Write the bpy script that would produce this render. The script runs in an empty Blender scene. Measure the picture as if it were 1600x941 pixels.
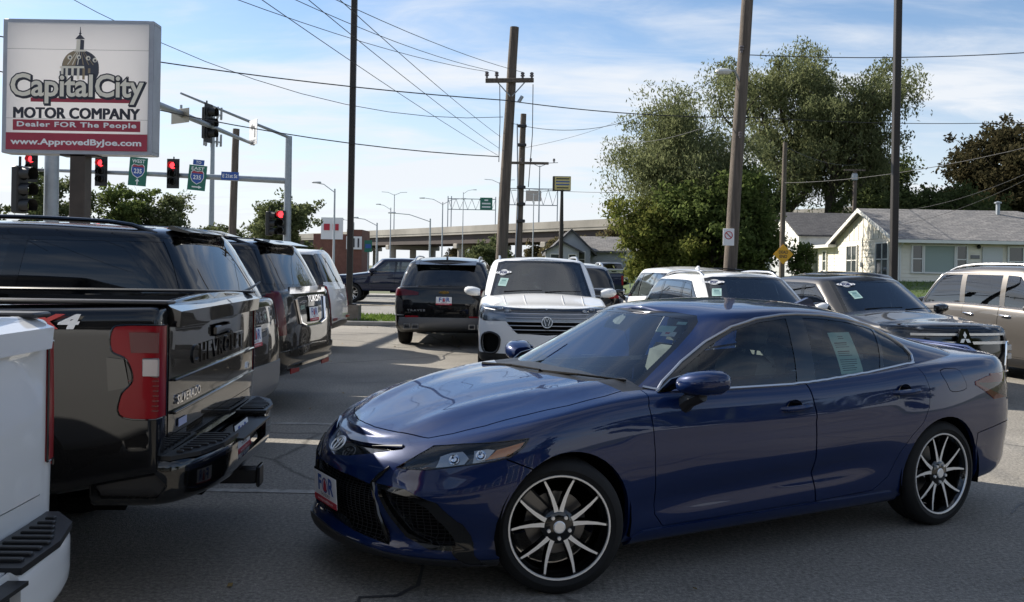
import bpy, bmesh, math, random
from mathutils import Vector, Matrix
from math import radians as R, sin, cos, pi, atan2, sqrt

S = bpy.context.scene
COL = S.collection

# ---------------------------------------------------------------- camera
cam_d = bpy.data.cameras.new('camera')
cam = bpy.data.objects.new('camera', cam_d)
COL.objects.link(cam)
cam_d.sensor_width = 36.0
cam_d.lens = 1430 / 1600 * 36
cam_d.shift_y = -52.5 / 1600
cam_d.clip_start = 0.05
cam_d.clip_end = 6000
cam.matrix_world = Matrix.Translation((0, 0, 1.6)) @ Matrix.Rotation(R(90), 4, 'X') @ Matrix.Rotation(R(1.0), 4, 'Z')
S.camera = cam

# ---------------------------------------------------------------- light
SUN_AZ = R(56.0)      # measured from +Y towards -X (sun stands ahead and to the left)
SUN_EL = R(33.0)
world = bpy.data.worlds.new('World')
S.world = world
world.use_nodes = True
def build_world():
    nt = world.node_tree
    for n in list(nt.nodes):
        nt.nodes.remove(n)
    N = nt.nodes.new
    L = nt.links.new
    out = N('ShaderNodeOutputWorld')
    bg = N('ShaderNodeBackground')
    bg.inputs['Strength'].default_value = 0.085
    sky = N('ShaderNodeTexSky')
    sky.sky_type = 'NISHITA'
    sky.sun_disc = False
    sky.sun_elevation = SUN_EL
    sky.sun_rotation = -SUN_AZ
    sky.altitude = 250
    sky.air_density = 1.0
    sky.dust_density = 0.45
    sky.ozone_density = 3.0
    tc = N('ShaderNodeTexCoord')
    sep = N('ShaderNodeSeparateXYZ')
    L(tc.outputs['Generated'], sep.inputs[0])
    # cloud sheet: project the view direction on a plane high above
    zc = N('ShaderNodeMath'); zc.operation = 'MAXIMUM'; zc.inputs[1].default_value = 0.0
    L(sep.outputs['Z'], zc.inputs[0])
    za = N('ShaderNodeMath'); za.operation = 'ADD'; za.inputs[1].default_value = 0.16
    L(zc.outputs[0], za.inputs[0])
    dx = N('ShaderNodeMath'); dx.operation = 'DIVIDE'
    dy = N('ShaderNodeMath'); dy.operation = 'DIVIDE'
    L(sep.outputs['X'], dx.inputs[0]); L(za.outputs[0], dx.inputs[1])
    L(sep.outputs['Y'], dy.inputs[0]); L(za.outputs[0], dy.inputs[1])
    cmb = N('ShaderNodeCombineXYZ')
    L(dx.outputs[0], cmb.inputs[0]); L(dy.outputs[0], cmb.inputs[1])
    mp = N('ShaderNodeMapping')
    mp.inputs['Rotation'].default_value = (0, 0, R(-24))
    mp.inputs['Scale'].default_value = (0.55, 1.25, 1)
    mp.inputs['Location'].default_value = (3.1, 1.7, 0)
    L(cmb.outputs[0], mp.inputs['Vector'])
    n1 = N('ShaderNodeTexNoise')
    n1.inputs['Scale'].default_value = 1.15
    n1.inputs['Detail'].default_value = 9
    n1.inputs['Roughness'].default_value = 0.56
    n1.inputs['Distortion'].default_value = 0.55
    L(mp.outputs[0], n1.inputs['Vector'])
    n2 = N('ShaderNodeTexNoise')
    n2.inputs['Scale'].default_value = 4.2
    n2.inputs['Detail'].default_value = 8
    n2.inputs['Roughness'].default_value = 0.6
    n2.inputs['Distortion'].default_value = 0.8
    L(mp.outputs[0], n2.inputs['Vector'])
    mx = N('ShaderNodeMath'); mx.operation = 'MULTIPLY_ADD'; mx.inputs[1].default_value = 0.38
    L(n2.outputs['Fac'], mx.inputs[0]); L(n1.outputs['Fac'], mx.inputs[2])
    rp = N('ShaderNodeMapRange')
    rp.interpolation_type = 'SMOOTHSTEP'
    rp.inputs['From Min'].default_value = 0.575
    rp.inputs['From Max'].default_value = 0.92
    rp.inputs['To Max'].default_value = 0.85
    L(mx.outputs[0], rp.inputs['Value'])
    # the layer gets denser to the eye towards the horizon (longer path)
    hz = N('ShaderNodeMapRange')
    hz.interpolation_type = 'SMOOTHSTEP'
    hz.inputs['From Min'].default_value = 0.27
    hz.inputs['From Max'].default_value = 0.0
    hz.inputs['To Min'].default_value = 0.0
    hz.inputs['To Max'].default_value = 0.78
    L(sep.outputs['Z'], hz.inputs['Value'])
    ad = N('ShaderNodeMath'); ad.operation = 'ADD'; ad.use_clamp = True
    L(rp.outputs[0], ad.inputs[0]); L(hz.outputs[0], ad.inputs[1])
    mn = N('ShaderNodeMath'); mn.operation = 'MINIMUM'; mn.inputs[1].default_value = 0.95
    L(ad.outputs[0], mn.inputs[0])
    mix = N('ShaderNodeMix'); mix.data_type = 'RGBA'
    mix.inputs[7].default_value = (5.7, 5.95, 6.3, 1)
    L(mn.outputs[0], mix.inputs[0]); L(sky.outputs[0], mix.inputs[6])
    L(mix.outputs[2], bg.inputs['Color'])
    L(bg.outputs[0], out.inputs['Surface'])
build_world()

sun_d = bpy.data.lights.new('sun', 'SUN')
sun_d.energy = 5.0
sun_d.angle = R(0.53)
sun_d.color = (1.0, 0.93, 0.82)
sun = bpy.data.objects.new('sun', sun_d)
COL.objects.link(sun)
_sd = Vector((-sin(SUN_AZ) * cos(SUN_EL), cos(SUN_AZ) * cos(SUN_EL), sin(SUN_EL)))
sun.rotation_euler = (-_sd).to_track_quat('-Z', 'Y').to_euler()
sun.location = _sd * 60

S.view_settings.view_transform = 'Standard'
S.view_settings.look = 'None'
S.view_settings.exposure = 0.88
S.view_settings.gamma = 1.0
S.view_settings.use_curve_mapping = False
S.cycles.max_bounces = 8
S.cycles.transparent_max_bounces = 24
S.cycles.caustics_reflective = False
S.cycles.caustics_refractive = False
S.cycles.sample_clamp_indirect = 6

# ---------------------------------------------------------------- helpers
def spl(pts):
    """monotone cubic through (x, v) pairs; flat outside"""
    pts = sorted(pts)
    X = [p[0] for p in pts]; V = [p[1] for p in pts]
    n = len(X)
    if n == 1:
        return lambda x: V[0]
    d = [(V[i + 1] - V[i]) / (X[i + 1] - X[i]) for i in range(n - 1)]
    m = [d[0]] + [0.0 if d[i - 1] * d[i] <= 0 else 2 * d[i - 1] * d[i] / (d[i - 1] + d[i]) for i in range(1, n - 1)] + [d[-1]]
    def f(x):
        if x <= X[0]: return V[0]
        if x >= X[-1]: return V[-1]
        lo, hi = 0, n - 1
        while hi - lo > 1:
            k = (lo + hi) // 2
            if X[k] <= x: lo = k
            else: hi = k
        h = X[hi] - X[lo]; t = (x - X[lo]) / h
        t2, t3 = t * t, t * t * t
        return ((2 * t3 - 3 * t2 + 1) * V[lo] + (t3 - 2 * t2 + t) * h * m[lo]
                + (-2 * t3 + 3 * t2) * V[hi] + (t3 - t2) * h * m[hi])
    return f

def link(o, parent=None):
    COL.objects.link(o)
    if parent is not None:
        o.parent = parent
    return o

def tag(o, label=None, cat=None, group=None, kind=None):
    if label: o['label'] = label
    if cat: o['category'] = cat
    if group: o['group'] = group
    if kind: o['kind'] = kind
    return o

def empty(name, loc=(0, 0, 0), rz=0.0, parent=None):
    o = bpy.data.objects.new(name, None)
    o.empty_display_size = 0.2
    link(o, parent)
    o.location = loc
    o.rotation_euler = (0, 0, rz)
    return o

def mesh_obj(name, verts, faces, mats, parent=None, fm=None, smooth=True, angle=35, normals=None):
    me = bpy.data.meshes.new(name)
    me.from_pydata([tuple(v) for v in verts], [], faces)
    if not isinstance(mats, (list, tuple)): mats = [mats]
    for m in mats: me.materials.append(m)
    if fm: me.polygons.foreach_set('material_index', fm)
    if smooth:
        me.polygons.foreach_set('use_smooth', [True] * len(me.polygons))
        if normals is not None:
            me.normals_split_custom_set_from_vertices([tuple(n) for n in normals])
        else:
            me.set_sharp_from_angle(angle=R(angle))
    me.update()
    return link(bpy.data.objects.new(name, me), parent)

class MB:
    """collects shapes, builds ONE mesh object"""
    def __init__(s):
        s.v = []; s.f = []; s.m = []; s.cm = 0; s.M = Matrix.Identity(4)
    def add(s, vs, fs):
        b = len(s.v)
        s.v += [s.M @ Vector(v) for v in vs]
        s.f += [tuple(i + b for i in f) for f in fs]
        s.m += [s.cm] * len(fs)
        return s
    def box(s, c, d, rz=0, bev=0.0, M=None):
        hx, hy, hz = d[0] / 2, d[1] / 2, d[2] / 2
        if bev > 0:
            b = min(bev, hx * .99, hy * .99, hz * .99)
            vs = []
            for sz in (-1, 1):
                for k, (ex, ey, ez) in enumerate(((hx - b, hy - b, hz), (hx, hy, hz - b))):
                    pass
            # three nested rectangles per end: chamfered box
            vs = []; 
            for (ax, ay, az) in ((hx - b, hy - b, -hz), (hx, hy, -hz + b), (hx, hy, hz - b), (hx - b, hy - b, hz)):
                c8 = [(ax, ay - b), (ax - b, ay), (-ax + b, ay), (-ax, ay - b), (-ax, -ay + b), (-ax + b, -ay), (ax - b, -ay), (ax, -ay + b)]
                vs += [(x, y, az) for x, y in c8]
            fs = [tuple(range(7, -1, -1)), tuple(range(24, 32))]
            for k in range(3):
                for i in range(8):
                    j = (i + 1) % 8
                    fs.append((k * 8 + i, k * 8 + j, k * 8 + 8 + j, k * 8 + 8 + i))
        else:
            vs = [(-hx, -hy, -hz), (hx, -hy, -hz), (hx, hy, -hz), (-hx, hy, -hz), (-hx, -hy, hz), (hx, -hy, hz), (hx, hy, hz), (-hx, hy, hz)]
            fs = [(3, 2, 1, 0), (4, 5, 6, 7), (0, 1, 5, 4), (1, 2, 6, 5), (2, 3, 7, 6), (3, 0, 4, 7)]
        T = Matrix.Translation(c) @ (M if M is not None else Matrix.Rotation(rz, 4, 'Z'))
        return s.add([T @ Vector(v) for v in vs], fs)
    def prism(s, poly, axis, a, b):
        """polygon (2-D) extruded along axis: 'x' poly=(y,z); 'y' poly=(x,z); 'z' poly=(x,y)"""
        n = len(poly)
        def P(p, t):
            return {'x': (t, p[0], p[1]), 'y': (p[0], t, p[1]), 'z': (p[0], p[1], t)}[axis]
        vs = [P(p, a) for p in poly] + [P(p, b) for p in poly]
        fs = [tuple(range(n)), tuple(range(2 * n - 1, n - 1, -1))]
        fs += [(i, i + n, (i + 1) % n + n, (i + 1) % n) for i in range(n)]
        ar = sum(poly[i][0] * poly[(i + 1) % n][1] - poly[(i + 1) % n][0] * poly[i][1] for i in range(n))
        flip = (ar > 0) == (b > a)
        if axis == 'y': flip = not flip
        if flip: fs = [f[::-1] for f in fs]
        return s.add(vs, fs)
    def tube(s, pts, r, seg=8, cap=True):
        """r: number or list"""
        pts = [Vector(p) for p in pts]; n = len(pts)
        rr = r if isinstance(r, (list, tuple)) else [r] * n
        vs = []; up = None
        for i, p in enumerate(pts):
            t = (pts[min(i + 1, n - 1)] - pts[max(i - 1, 0)])
            if t.length < 1e-9: t = Vector((0, 0, 1))
            t.normalize()
            if up is None:
                up = Vector((0, 0, 1)) if abs(t.z) < 0.9 else Vector((1, 0, 0))
            a = t.cross(up)
            if a.length < 1e-6: a = t.orthogonal()
            a.normalize(); b = a.cross(t).normalized(); up = b
            for k in range(seg):
                an = 2 * pi * k / seg
                vs.append(p + (a * cos(an) + b * sin(an)) * rr[i])
        fs = []
        for i in range(n - 1):
            for k in range(seg):
                j = (k + 1) % seg
                fs.append((i * seg + k, i * seg + j, (i + 1) * seg + j, (i + 1) * seg + k))
        if cap:
            fs.append(tuple(range(seg - 1, -1, -1)))
            fs.append(tuple((n - 1) * seg + k for k in range(seg)))
        return s.add(vs, fs)
    def lathe(s, prof, seg=24, M=None, closed=False):
        """prof: (r, z) pairs turned round the z axis"""
        vs = []; n = len(prof)
        for k in range(seg):
            a = 2 * pi * k / seg
            vs += [(r * cos(a), r * sin(a), z) for r, z in prof]
        fs = []
        for k in range(seg):
            j = (k + 1) % seg
            for i in range(n if closed else n - 1):
                q = (i + 1) % n
                fs.append((k * n + i, j * n + i, j * n + q, k * n + q))
        if M is not None: vs = [M @ Vector(v) for v in vs]
        return s.add(vs, fs)
    def quad(s, a, b, c, d):
        return s.add([a, b, c, d], [(0, 1, 2, 3)])
    def build(s, name, mats, parent=None, smooth=True, angle=35):
        return mesh_obj(name, s.v, s.f, mats, parent, s.m if isinstance(mats, (list, tuple)) and len(mats) > 1 else None, smooth, angle)

def copy_tree(o, parent=None):
    c = o.copy()
    COL.objects.link(c)
    c.parent = parent
    for ch in list(o.children):
        copy_tree(ch, c)
    return c

_glyph = {}
def text_mesh(txt, size=1.0, bold=0.0, extrude=0.0, spacing=1.0, shear=0.0, align='CENTER', sx=1.0):
    """verts, faces of flat lettering in the xy plane, centred"""
    key = (txt, size, bold, extrude, spacing, shear, align, sx)
    if key in _glyph: return _glyph[key]
    cu = bpy.data.curves.new('lettering', 'FONT')
    cu.body = txt; cu.size = size; cu.offset = bold; cu.extrude = extrude
    cu.space_character = spacing; cu.shear = shear
    cu.align_x = align; cu.align_y = 'CENTER'
    cu.resolution_u = 3
    ob = bpy.data.objects.new('lettering', cu)
    COL.objects.link(ob)
    dg = bpy.context.evaluated_depsgraph_get()
    me = bpy.data.meshes.new_from_object(ob.evaluated_get(dg))
    vs = [(v.co.x * sx, v.co.y, v.co.z) for v in me.vertices]
    fs = [tuple(p.vertices) for p in me.polygons]
    bpy.data.objects.remove(ob); bpy.data.curves.remove(cu); bpy.data.meshes.remove(me)
    _glyph[key] = (vs, fs)
    return vs, fs

def frame(o, xdir, up):
    """matrix with x along xdir, y along up, z out of the face"""
    x = Vector(xdir).normalized(); z = x.cross(Vector(up)).normalized(); y = z.cross(x)
    M = Matrix((x, y, z)).transposed().to_4x4()
    M.translation = Vector(o)
    return M

# ---------------------------------------------------------------- materials
MATS = {}
def pbr(name, col, rough=0.5, metal=0.0, coat=0.0, spec=0.5, emit=None, es=0.0, noise=None, bump=None, coat_rough=0.03, trans=0.0):
    """noise = (scale, amount, detail): colour mottling; bump = (scale, strength, distance)"""
    if name in MATS: return MATS[name]
    m = bpy.data.materials.new(name); m.use_nodes = True
    nt = m.node_tree; b = nt.nodes['Principled BSDF']
    c = tuple(col) + (1,)
    b.inputs['Base Color'].default_value = c
    b.inputs['Roughness'].default_value = rough
    b.inputs['Metallic'].default_value = metal
    b.inputs['Specular IOR Level'].default_value = spec
    b.inputs['Coat Weight'].default_value = coat
    b.inputs['Coat Roughness'].default_value = coat_rough
    if emit:
        b.inputs['Emission Color'].default_value = tuple(emit) + (1,)
        b.inputs['Emission Strength'].default_value = es
    if noise or bump:
        tc = nt.nodes.new('ShaderNodeTexCoord')
    if noise:
        nz = nt.nodes.new('ShaderNodeTexNoise')
        nz.inputs['Scale'].default_value = noise[0]
        nz.inputs['Detail'].default_value = noise[2] if len(noise) > 2 else 6
        nz.inputs['Roughness'].default_value = 0.62
        nt.links.new(tc.outputs['Object'], nz.inputs['Vector'])
        mr = nt.nodes.new('ShaderNodeMapRange')
        mr.inputs['From Min'].default_value = 0.3; mr.inputs['From Max'].default_value = 0.7
        mr.inputs['To Min'].default_value = 1 - noise[1]; mr.inputs['To Max'].default_value = 1 + noise[1]
        nt.links.new(nz.outputs['Fac'], mr.inputs['Value'])
        mu = nt.nodes.new('ShaderNodeVectorMath'); mu.operation = 'SCALE'
        mu.inputs[0].default_value = col
        nt.links.new(mr.outputs[0], mu.inputs['Scale'])
        nt.links.new(mu.outputs[0], b.inputs['Base Color'])
    if bump:
        nb = nt.nodes.new('ShaderNodeTexNoise')
        nb.inputs['Scale'].default_value = bump[0]; nb.inputs['Detail'].default_value = 5
        nt.links.new(tc.outputs['Object'], nb.inputs['Vector'])
        bp = nt.nodes.new('ShaderNodeBump')
        bp.inputs['Strength'].default_value = bump[1]; bp.inputs['Distance'].default_value = bump[2]
        nt.links.new(nb.outputs['Fac'], bp.inputs['Height'])
        nt.links.new(bp.outputs[0], b.inputs['Normal'])
    MATS[name] = m
    return m

def paint(name, col, metal=0.0, rough=0.35):
    """clear-coated car paint with a faint orange peel and road dust"""
    if name in MATS: return MATS[name]
    m = pbr(name, col, rough, metal, coat=1.0, coat_rough=0.02, spec=0.08)
    nt = m.node_tree; b = nt.nodes['Principled BSDF']
    tc = nt.nodes.new('ShaderNodeTexCoord')
    nz = nt.nodes.new('ShaderNodeTexNoise'); nz.inputs['Scale'].default_value = 2.2; nz.inputs['Detail'].default_value = 2
    bp = nt.nodes.new('ShaderNodeBump'); bp.inputs['Strength'].default_value = 0.012; bp.inputs['Distance'].default_value = 0.05
    nt.links.new(tc.outputs['Object'], nz.inputs['Vector'])
    nt.links.new(nz.outputs['Fac'], bp.inputs['Height'])
    nt.links.new(bp.outputs[0], b.inputs['Coat Normal'])
    nd = nt.nodes.new('ShaderNodeTexNoise'); nd.inputs['Scale'].default_value = 5.0; nd.inputs['Detail'].default_value = 7
    nt.links.new(tc.outputs['Object'], nd.inputs['Vector'])
    mr = nt.nodes.new('ShaderNodeMapRange')
    mr.inputs['From Min'].default_value = 0.4; mr.inputs['From Max'].default_value = 0.8
    mr.inputs['To Min'].default_value = 0.012; mr.inputs['To Max'].default_value = 0.05
    nt.links.new(nd.outputs['Fac'], mr.inputs['Value'])
    nt.links.new(mr.outputs[0], b.inputs['Coat Roughness'])
    return m

def thin_glass(name, tint, refl=1.0, k=1.15, add=0.0):
    """a single pane: Fresnel mirror over tinted see-through"""
    if name in MATS: return MATS[name]
    m = bpy.data.materials.new(name); m.use_nodes = True
    nt = m.node_tree; nt.nodes.clear()
    out = nt.nodes.new('ShaderNodeOutputMaterial')
    mix = nt.nodes.new('ShaderNodeMixShader')
    tr = nt.nodes.new('ShaderNodeBsdfTransparent'); tr.inputs[0].default_value = tuple(tint) + (1,)
    gl = nt.nodes.new('ShaderNodeBsdfGlossy'); gl.inputs['Roughness'].default_value = 0.01
    gl.inputs['Color'].default_value = (refl, refl, refl, 1)
    fr = nt.nodes.new('ShaderNodeFresnel'); fr.inputs[0].default_value = 1.5
    mm = nt.nodes.new('ShaderNodeMath'); mm.operation = 'MULTIPLY_ADD'; mm.inputs[1].default_value = k; mm.inputs[2].default_value = add; mm.use_clamp = True
    nt.links.new(fr.outputs[0], mm.inputs[0])
    nt.links.new(mm.outputs[0], mix.inputs[0])
    nt.links.new(tr.outputs[0], mix.inputs[1]); nt.links.new(gl.outputs[0], mix.inputs[2])
    nt.links.new(mix.outputs[0], out.inputs[0])
    MATS[name] = m
    return m

M_wtint = thin_glass('light_windshield', (0.5, 0.55, 0.54), k=1.8, add=.035)
M_navy = paint('navy_paint', (0.0035, 0.0150, 0.070), 0.15, 0.35)
M_navy.node_tree.nodes['Principled BSDF'].inputs['Coat IOR'].default_value = 1.54
M_black = paint('black_paint', (0.004, 0.004, 0.0045), 0.0, 0.35)
M_white = paint('white_paint', (0.74, 0.74, 0.73))
M_greyp = paint('graphite_paint', (0.045, 0.043, 0.042), 0.5, 0.35)
M_tanp = paint('bronze_paint', (0.115, 0.106, 0.098), 0.5, 0.35)
M_bluep = paint('deep_blue_paint', (0.008, 0.014, 0.04), 0.2, 0.35)
M_silverp = paint('silver_paint', (0.42, 0.43, 0.44), 0.6, 0.35)
M_bplastic = pbr('black_plastic', (0.012, 0.012, 0.013), 0.45, bump=(220, 0.15, 0.002))
M_gloss = pbr('gloss_black_trim', (0.004, 0.004, 0.004), 0.08, coat=0.5)
M_dark = pbr('dark_cavity', (0.004, 0.004, 0.004), 0.85, spec=0.1)
M_rubber = pbr('tyre_rubber', (0.013, 0.013, 0.013), 0.75, spec=0.3, noise=(9, 0.25))
M_chrome = pbr('chrome', (0.78, 0.78, 0.8), 0.06, 1.0)
M_satin = pbr('satin_silver', (0.55, 0.55, 0.56), 0.28, 1.0)
M_machined = pbr('machined_alloy', (.85, .85, .84), .3, .55)
M_greyplastic = pbr('grey_bumper_plastic', (0.16, 0.165, 0.175), 0.42, 0.3)
M_redlens = pbr('red_lens', (0.22, 0.003, 0.008), 0.3, coat=.15, spec=.15)
M_darkred = pbr('smoked_red_lens', (0.085, 0.003, 0.007), 0.2, coat=.35, spec=.2)
M_amber = pbr('amber_reflector', (0.9, 0.30, 0.05), 0.2, coat=.4)
M_lampsilver = pbr('lamp_reflector', (0.50, 0.50, 0.50), 0.22, 0.45)
M_clear = thin_glass('clear_lens', (0.9, 0.92, 0.93))
M_glass = thin_glass('window_glass', (0.74, 0.82, 0.80))
M_wglass = thin_glass('windshield_glass', (0.72, 0.80, 0.79), k=1.3, add=.01)
M_privacy = thin_glass('privacy_glass', (0.045, 0.05, 0.055), k=1.4, add=.01)
M_tint = thin_glass('tinted_glass', (0.25, 0.28, 0.28), k=1.7, add=.03)
M_interior = pbr('charcoal_upholstery', (0.05, 0.05, 0.052), 0.7, noise=(14, 0.2))
M_paper = pbr('paper', (0.74, 0.76, 0.74), 0.8)
M_mint = pbr('mint_paper', (0.46, 0.66, 0.6), 0.8)
M_ink = pbr('ink', (0.03, 0.03, 0.04), 0.7)
M_pwhite = pbr('white_print', (0.78, 0.78, 0.78), 0.5)
M_pred = pbr('red_print', (0.45, 0.02, 0.04), 0.5)
M_pblue = pbr('blue_print', (0.03, 0.09, 0.33), 0.5)
# ---------------------------------------------------------------- ground, street, lawn
def asphalt(name, base, speck=.25, crack=True):
    m = bpy.data.materials.new(name); m.use_nodes = True
    nt = m.node_tree; b = nt.nodes['Principled BSDF']; N = nt.nodes.new; L = nt.links.new
    b.inputs['Roughness'].default_value = .82
    b.inputs['Specular IOR Level'].default_value = .3
    tc = N('ShaderNodeTexCoord')
    fine = N('ShaderNodeTexNoise'); fine.inputs['Scale'].default_value = 42; fine.inputs['Detail'].default_value = 3
    big = N('ShaderNodeTexNoise'); big.inputs['Scale'].default_value = .35; big.inputs['Detail'].default_value = 7; big.inputs['Roughness'].default_value = .62
    L(tc.outputs['Object'], fine.inputs['Vector']); L(tc.outputs['Object'], big.inputs['Vector'])
    vor = N('ShaderNodeTexVoronoi'); vor.inputs['Scale'].default_value = 110
    L(tc.outputs['Object'], vor.inputs['Vector'])
    st = N('ShaderNodeMath'); st.operation = 'MULTIPLY_ADD'; st.inputs[1].default_value = speck * 5.0; st.inputs[2].default_value = 1.0 - speck * 2.5
    L(fine.outputs['Fac'], st.inputs[0])
    vv = N('ShaderNodeMapRange'); vv.inputs['From Min'].default_value = 0; vv.inputs['From Max'].default_value = .5; vv.inputs['To Min'].default_value = 1.35; vv.inputs['To Max'].default_value = .8
    L(vor.outputs['Distance'], vv.inputs['Value'])
    bg = N('ShaderNodeMapRange'); bg.inputs['From Min'].default_value = .3; bg.inputs['From Max'].default_value = .7; bg.inputs['To Min'].default_value = .70; bg.inputs['To Max'].default_value = 1.28
    L(big.outputs['Fac'], bg.inputs['Value'])
    m1 = N('ShaderNodeMath'); m1.operation = 'MULTIPLY'; L(st.outputs[0], m1.inputs[0]); L(bg.outputs[0], m1.inputs[1])
    m2 = N('ShaderNodeMath'); m2.operation = 'MULTIPLY'; L(m1.outputs[0], m2.inputs[0]); L(vv.outputs[0], m2.inputs[1])
    # oil drips and stains
    oi = N('ShaderNodeTexNoise'); oi.inputs['Scale'].default_value = 1.1; oi.inputs['Detail'].default_value = 4
    L(tc.outputs['Object'], oi.inputs['Vector'])
    om = N('ShaderNodeMapRange'); om.inputs['From Min'].default_value = .66; om.inputs['From Max'].default_value = .74; om.inputs['To Min'].default_value = 1; om.inputs['To Max'].default_value = .62
    L(oi.outputs['Fac'], om.inputs['Value'])
    mo = N('ShaderNodeMath'); mo.operation = 'MULTIPLY'; L(m2.outputs[0], mo.inputs[0]); L(om.outputs[0], mo.inputs[1])
    m2 = mo
    last = m2
    if crack:
        # thin wandering cracks, darker; and pale worn streaks
        vo = N('ShaderNodeTexVoronoi'); vo.feature = 'DISTANCE_TO_EDGE'; vo.inputs['Scale'].default_value = .22
        dist = N('ShaderNodeTexNoise'); dist.inputs['Scale'].default_value = 1.6; dist.inputs['Detail'].default_value = 6
        L(tc.outputs['Object'], dist.inputs['Vector'])
        mxv = N('ShaderNodeMix'); mxv.data_type = 'VECTOR'; mxv.inputs[0].default_value = .18
        L(tc.outputs['Object'], mxv.inputs[4]); L(dist.outputs['Color'], mxv.inputs[5])
        sc = N('ShaderNodeVectorMath'); sc.operation = 'SCALE'; sc.inputs['Scale'].default_value = 1.0
        L(mxv.outputs[1], sc.inputs[0]); L(sc.outputs[0], vo.inputs['Vector'])
        cr = N('ShaderNodeMapRange'); cr.inputs['From Min'].default_value = .0; cr.inputs['From Max'].default_value = .006; cr.inputs['To Min'].default_value = .45; cr.inputs['To Max'].default_value = 1
        L(vo.outputs['Distance'], cr.inputs['Value'])
        m3 = N('ShaderNodeMath'); m3.operation = 'MULTIPLY'; L(m2.outputs[0], m3.inputs[0]); L(cr.outputs[0], m3.inputs[1])
        last = m3
    col = N('ShaderNodeVectorMath'); col.operation = 'SCALE'; col.inputs[0].default_value = base
    L(last.outputs[0], col.inputs['Scale']); L(col.outputs[0], b.inputs['Base Color'])
    bp = N('ShaderNodeBump'); bp.inputs['Strength'].default_value = .55; bp.inputs['Distance'].default_value = .006
    L(vor.outputs['Distance'], bp.inputs['Height']); L(bp.outputs[0], b.inputs['Normal'])
    MATS[name] = m
    return m
M_lot = asphalt('lot_asphalt', (.245, .228, .200), .36)
M_street = asphalt('street_concrete', (.25, .24, .22), .16)
M_kerb = pbr('concrete', (.30, .285, .26), .85, noise=(3.0, .22), bump=(60, .3, .004))
M_turf = pbr('turf', (.062, .095, .025), .9, noise=(1.2, .35), bump=(40, .6, .03))
M_earth = pbr('meadow', (.09, .10, .045), .95, noise=(.05, .35))
M_paintline = pbr('worn_white_paint', (.262, .25, .228), .85, noise=(9, .5))

def sheet(name, x0, x1, y0, y1, z, mat, kind='structure', nx=1, ny=1, zf=None):
    vs = []; fs = []
    for j in range(ny + 1):
        for i in range(nx + 1):
            x = x0 + (x1 - x0) * i / nx; y = y0 + (y1 - y0) * j / ny
            vs.append((x, y, zf(x, y) if zf else z))
    for j in range(ny):
        for i in range(nx):
            a = j * (nx + 1) + i
            fs.append((a, a + 1, a + nx + 2, a + nx + 1))
    o = mesh_obj(name, vs, fs, mat, smooth=bool(zf), angle=80)
    tag(o, kind=kind); return o
sheet('ground', -1800, 1800, -600, 3000, -.03, M_earth)
sheet('parking_lot', -60, 45, -40, 24.02, 0.0, M_lot)
sheet('street', -140, 140, 27.6, 46.0, -.012, M_street)
sheet('cross_street', -34, -14.5, 46.0, 240, -.014, M_street)
def lawn_z(x, y):
    t = max(0, min(1, (y - 27.0) / 17.0)); k = max(0, min(1, (x - 5.0) / 7.0))
    return -.02 + 1.32 * (t * t * (3 - 2 * t)) * (k * k * (3 - 2 * k))
sheet('lawn', 4.6, 60, 26.6, 90, 0, M_turf, nx=28, ny=34, zf=lambda x, y: lawn_z(x, y) + .03)
sheet('verge', -140, 4.6, 24.17, 27.45, .0, M_turf, zf=lambda x, y: .10, nx=1, ny=1)
sheet('verge', 4.6, 60, 24.17, 26.62, .0, M_turf, zf=lambda x, y: .10 if y < 26 else .03, nx=1, ny=3)
mb = MB(); mb.box((-7.5, 24.095, .055), (105, .15, .13), bev=.02); tag(mb.build('kerb', M_kerb), kind='structure')
mb = MB(); mb.box((-67.7, 27.53, .045), (144.6, .15, .13), bev=.02); tag(mb.build('kerb', M_kerb), kind='structure')
mb = MB(); mb.box((60, 46.07, .05), (149, .15, .13), bev=.02); tag(mb.build('kerb', M_kerb), kind='structure')
mb = MB(); mb.box((-87, 46.07, .05), (105.6, .15, .13), bev=.02); tag(mb.build('kerb', M_kerb), kind='structure')
sheet('sidewalk', -14.3, 140, 46.16, 48.2, .10, M_kerb)
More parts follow.
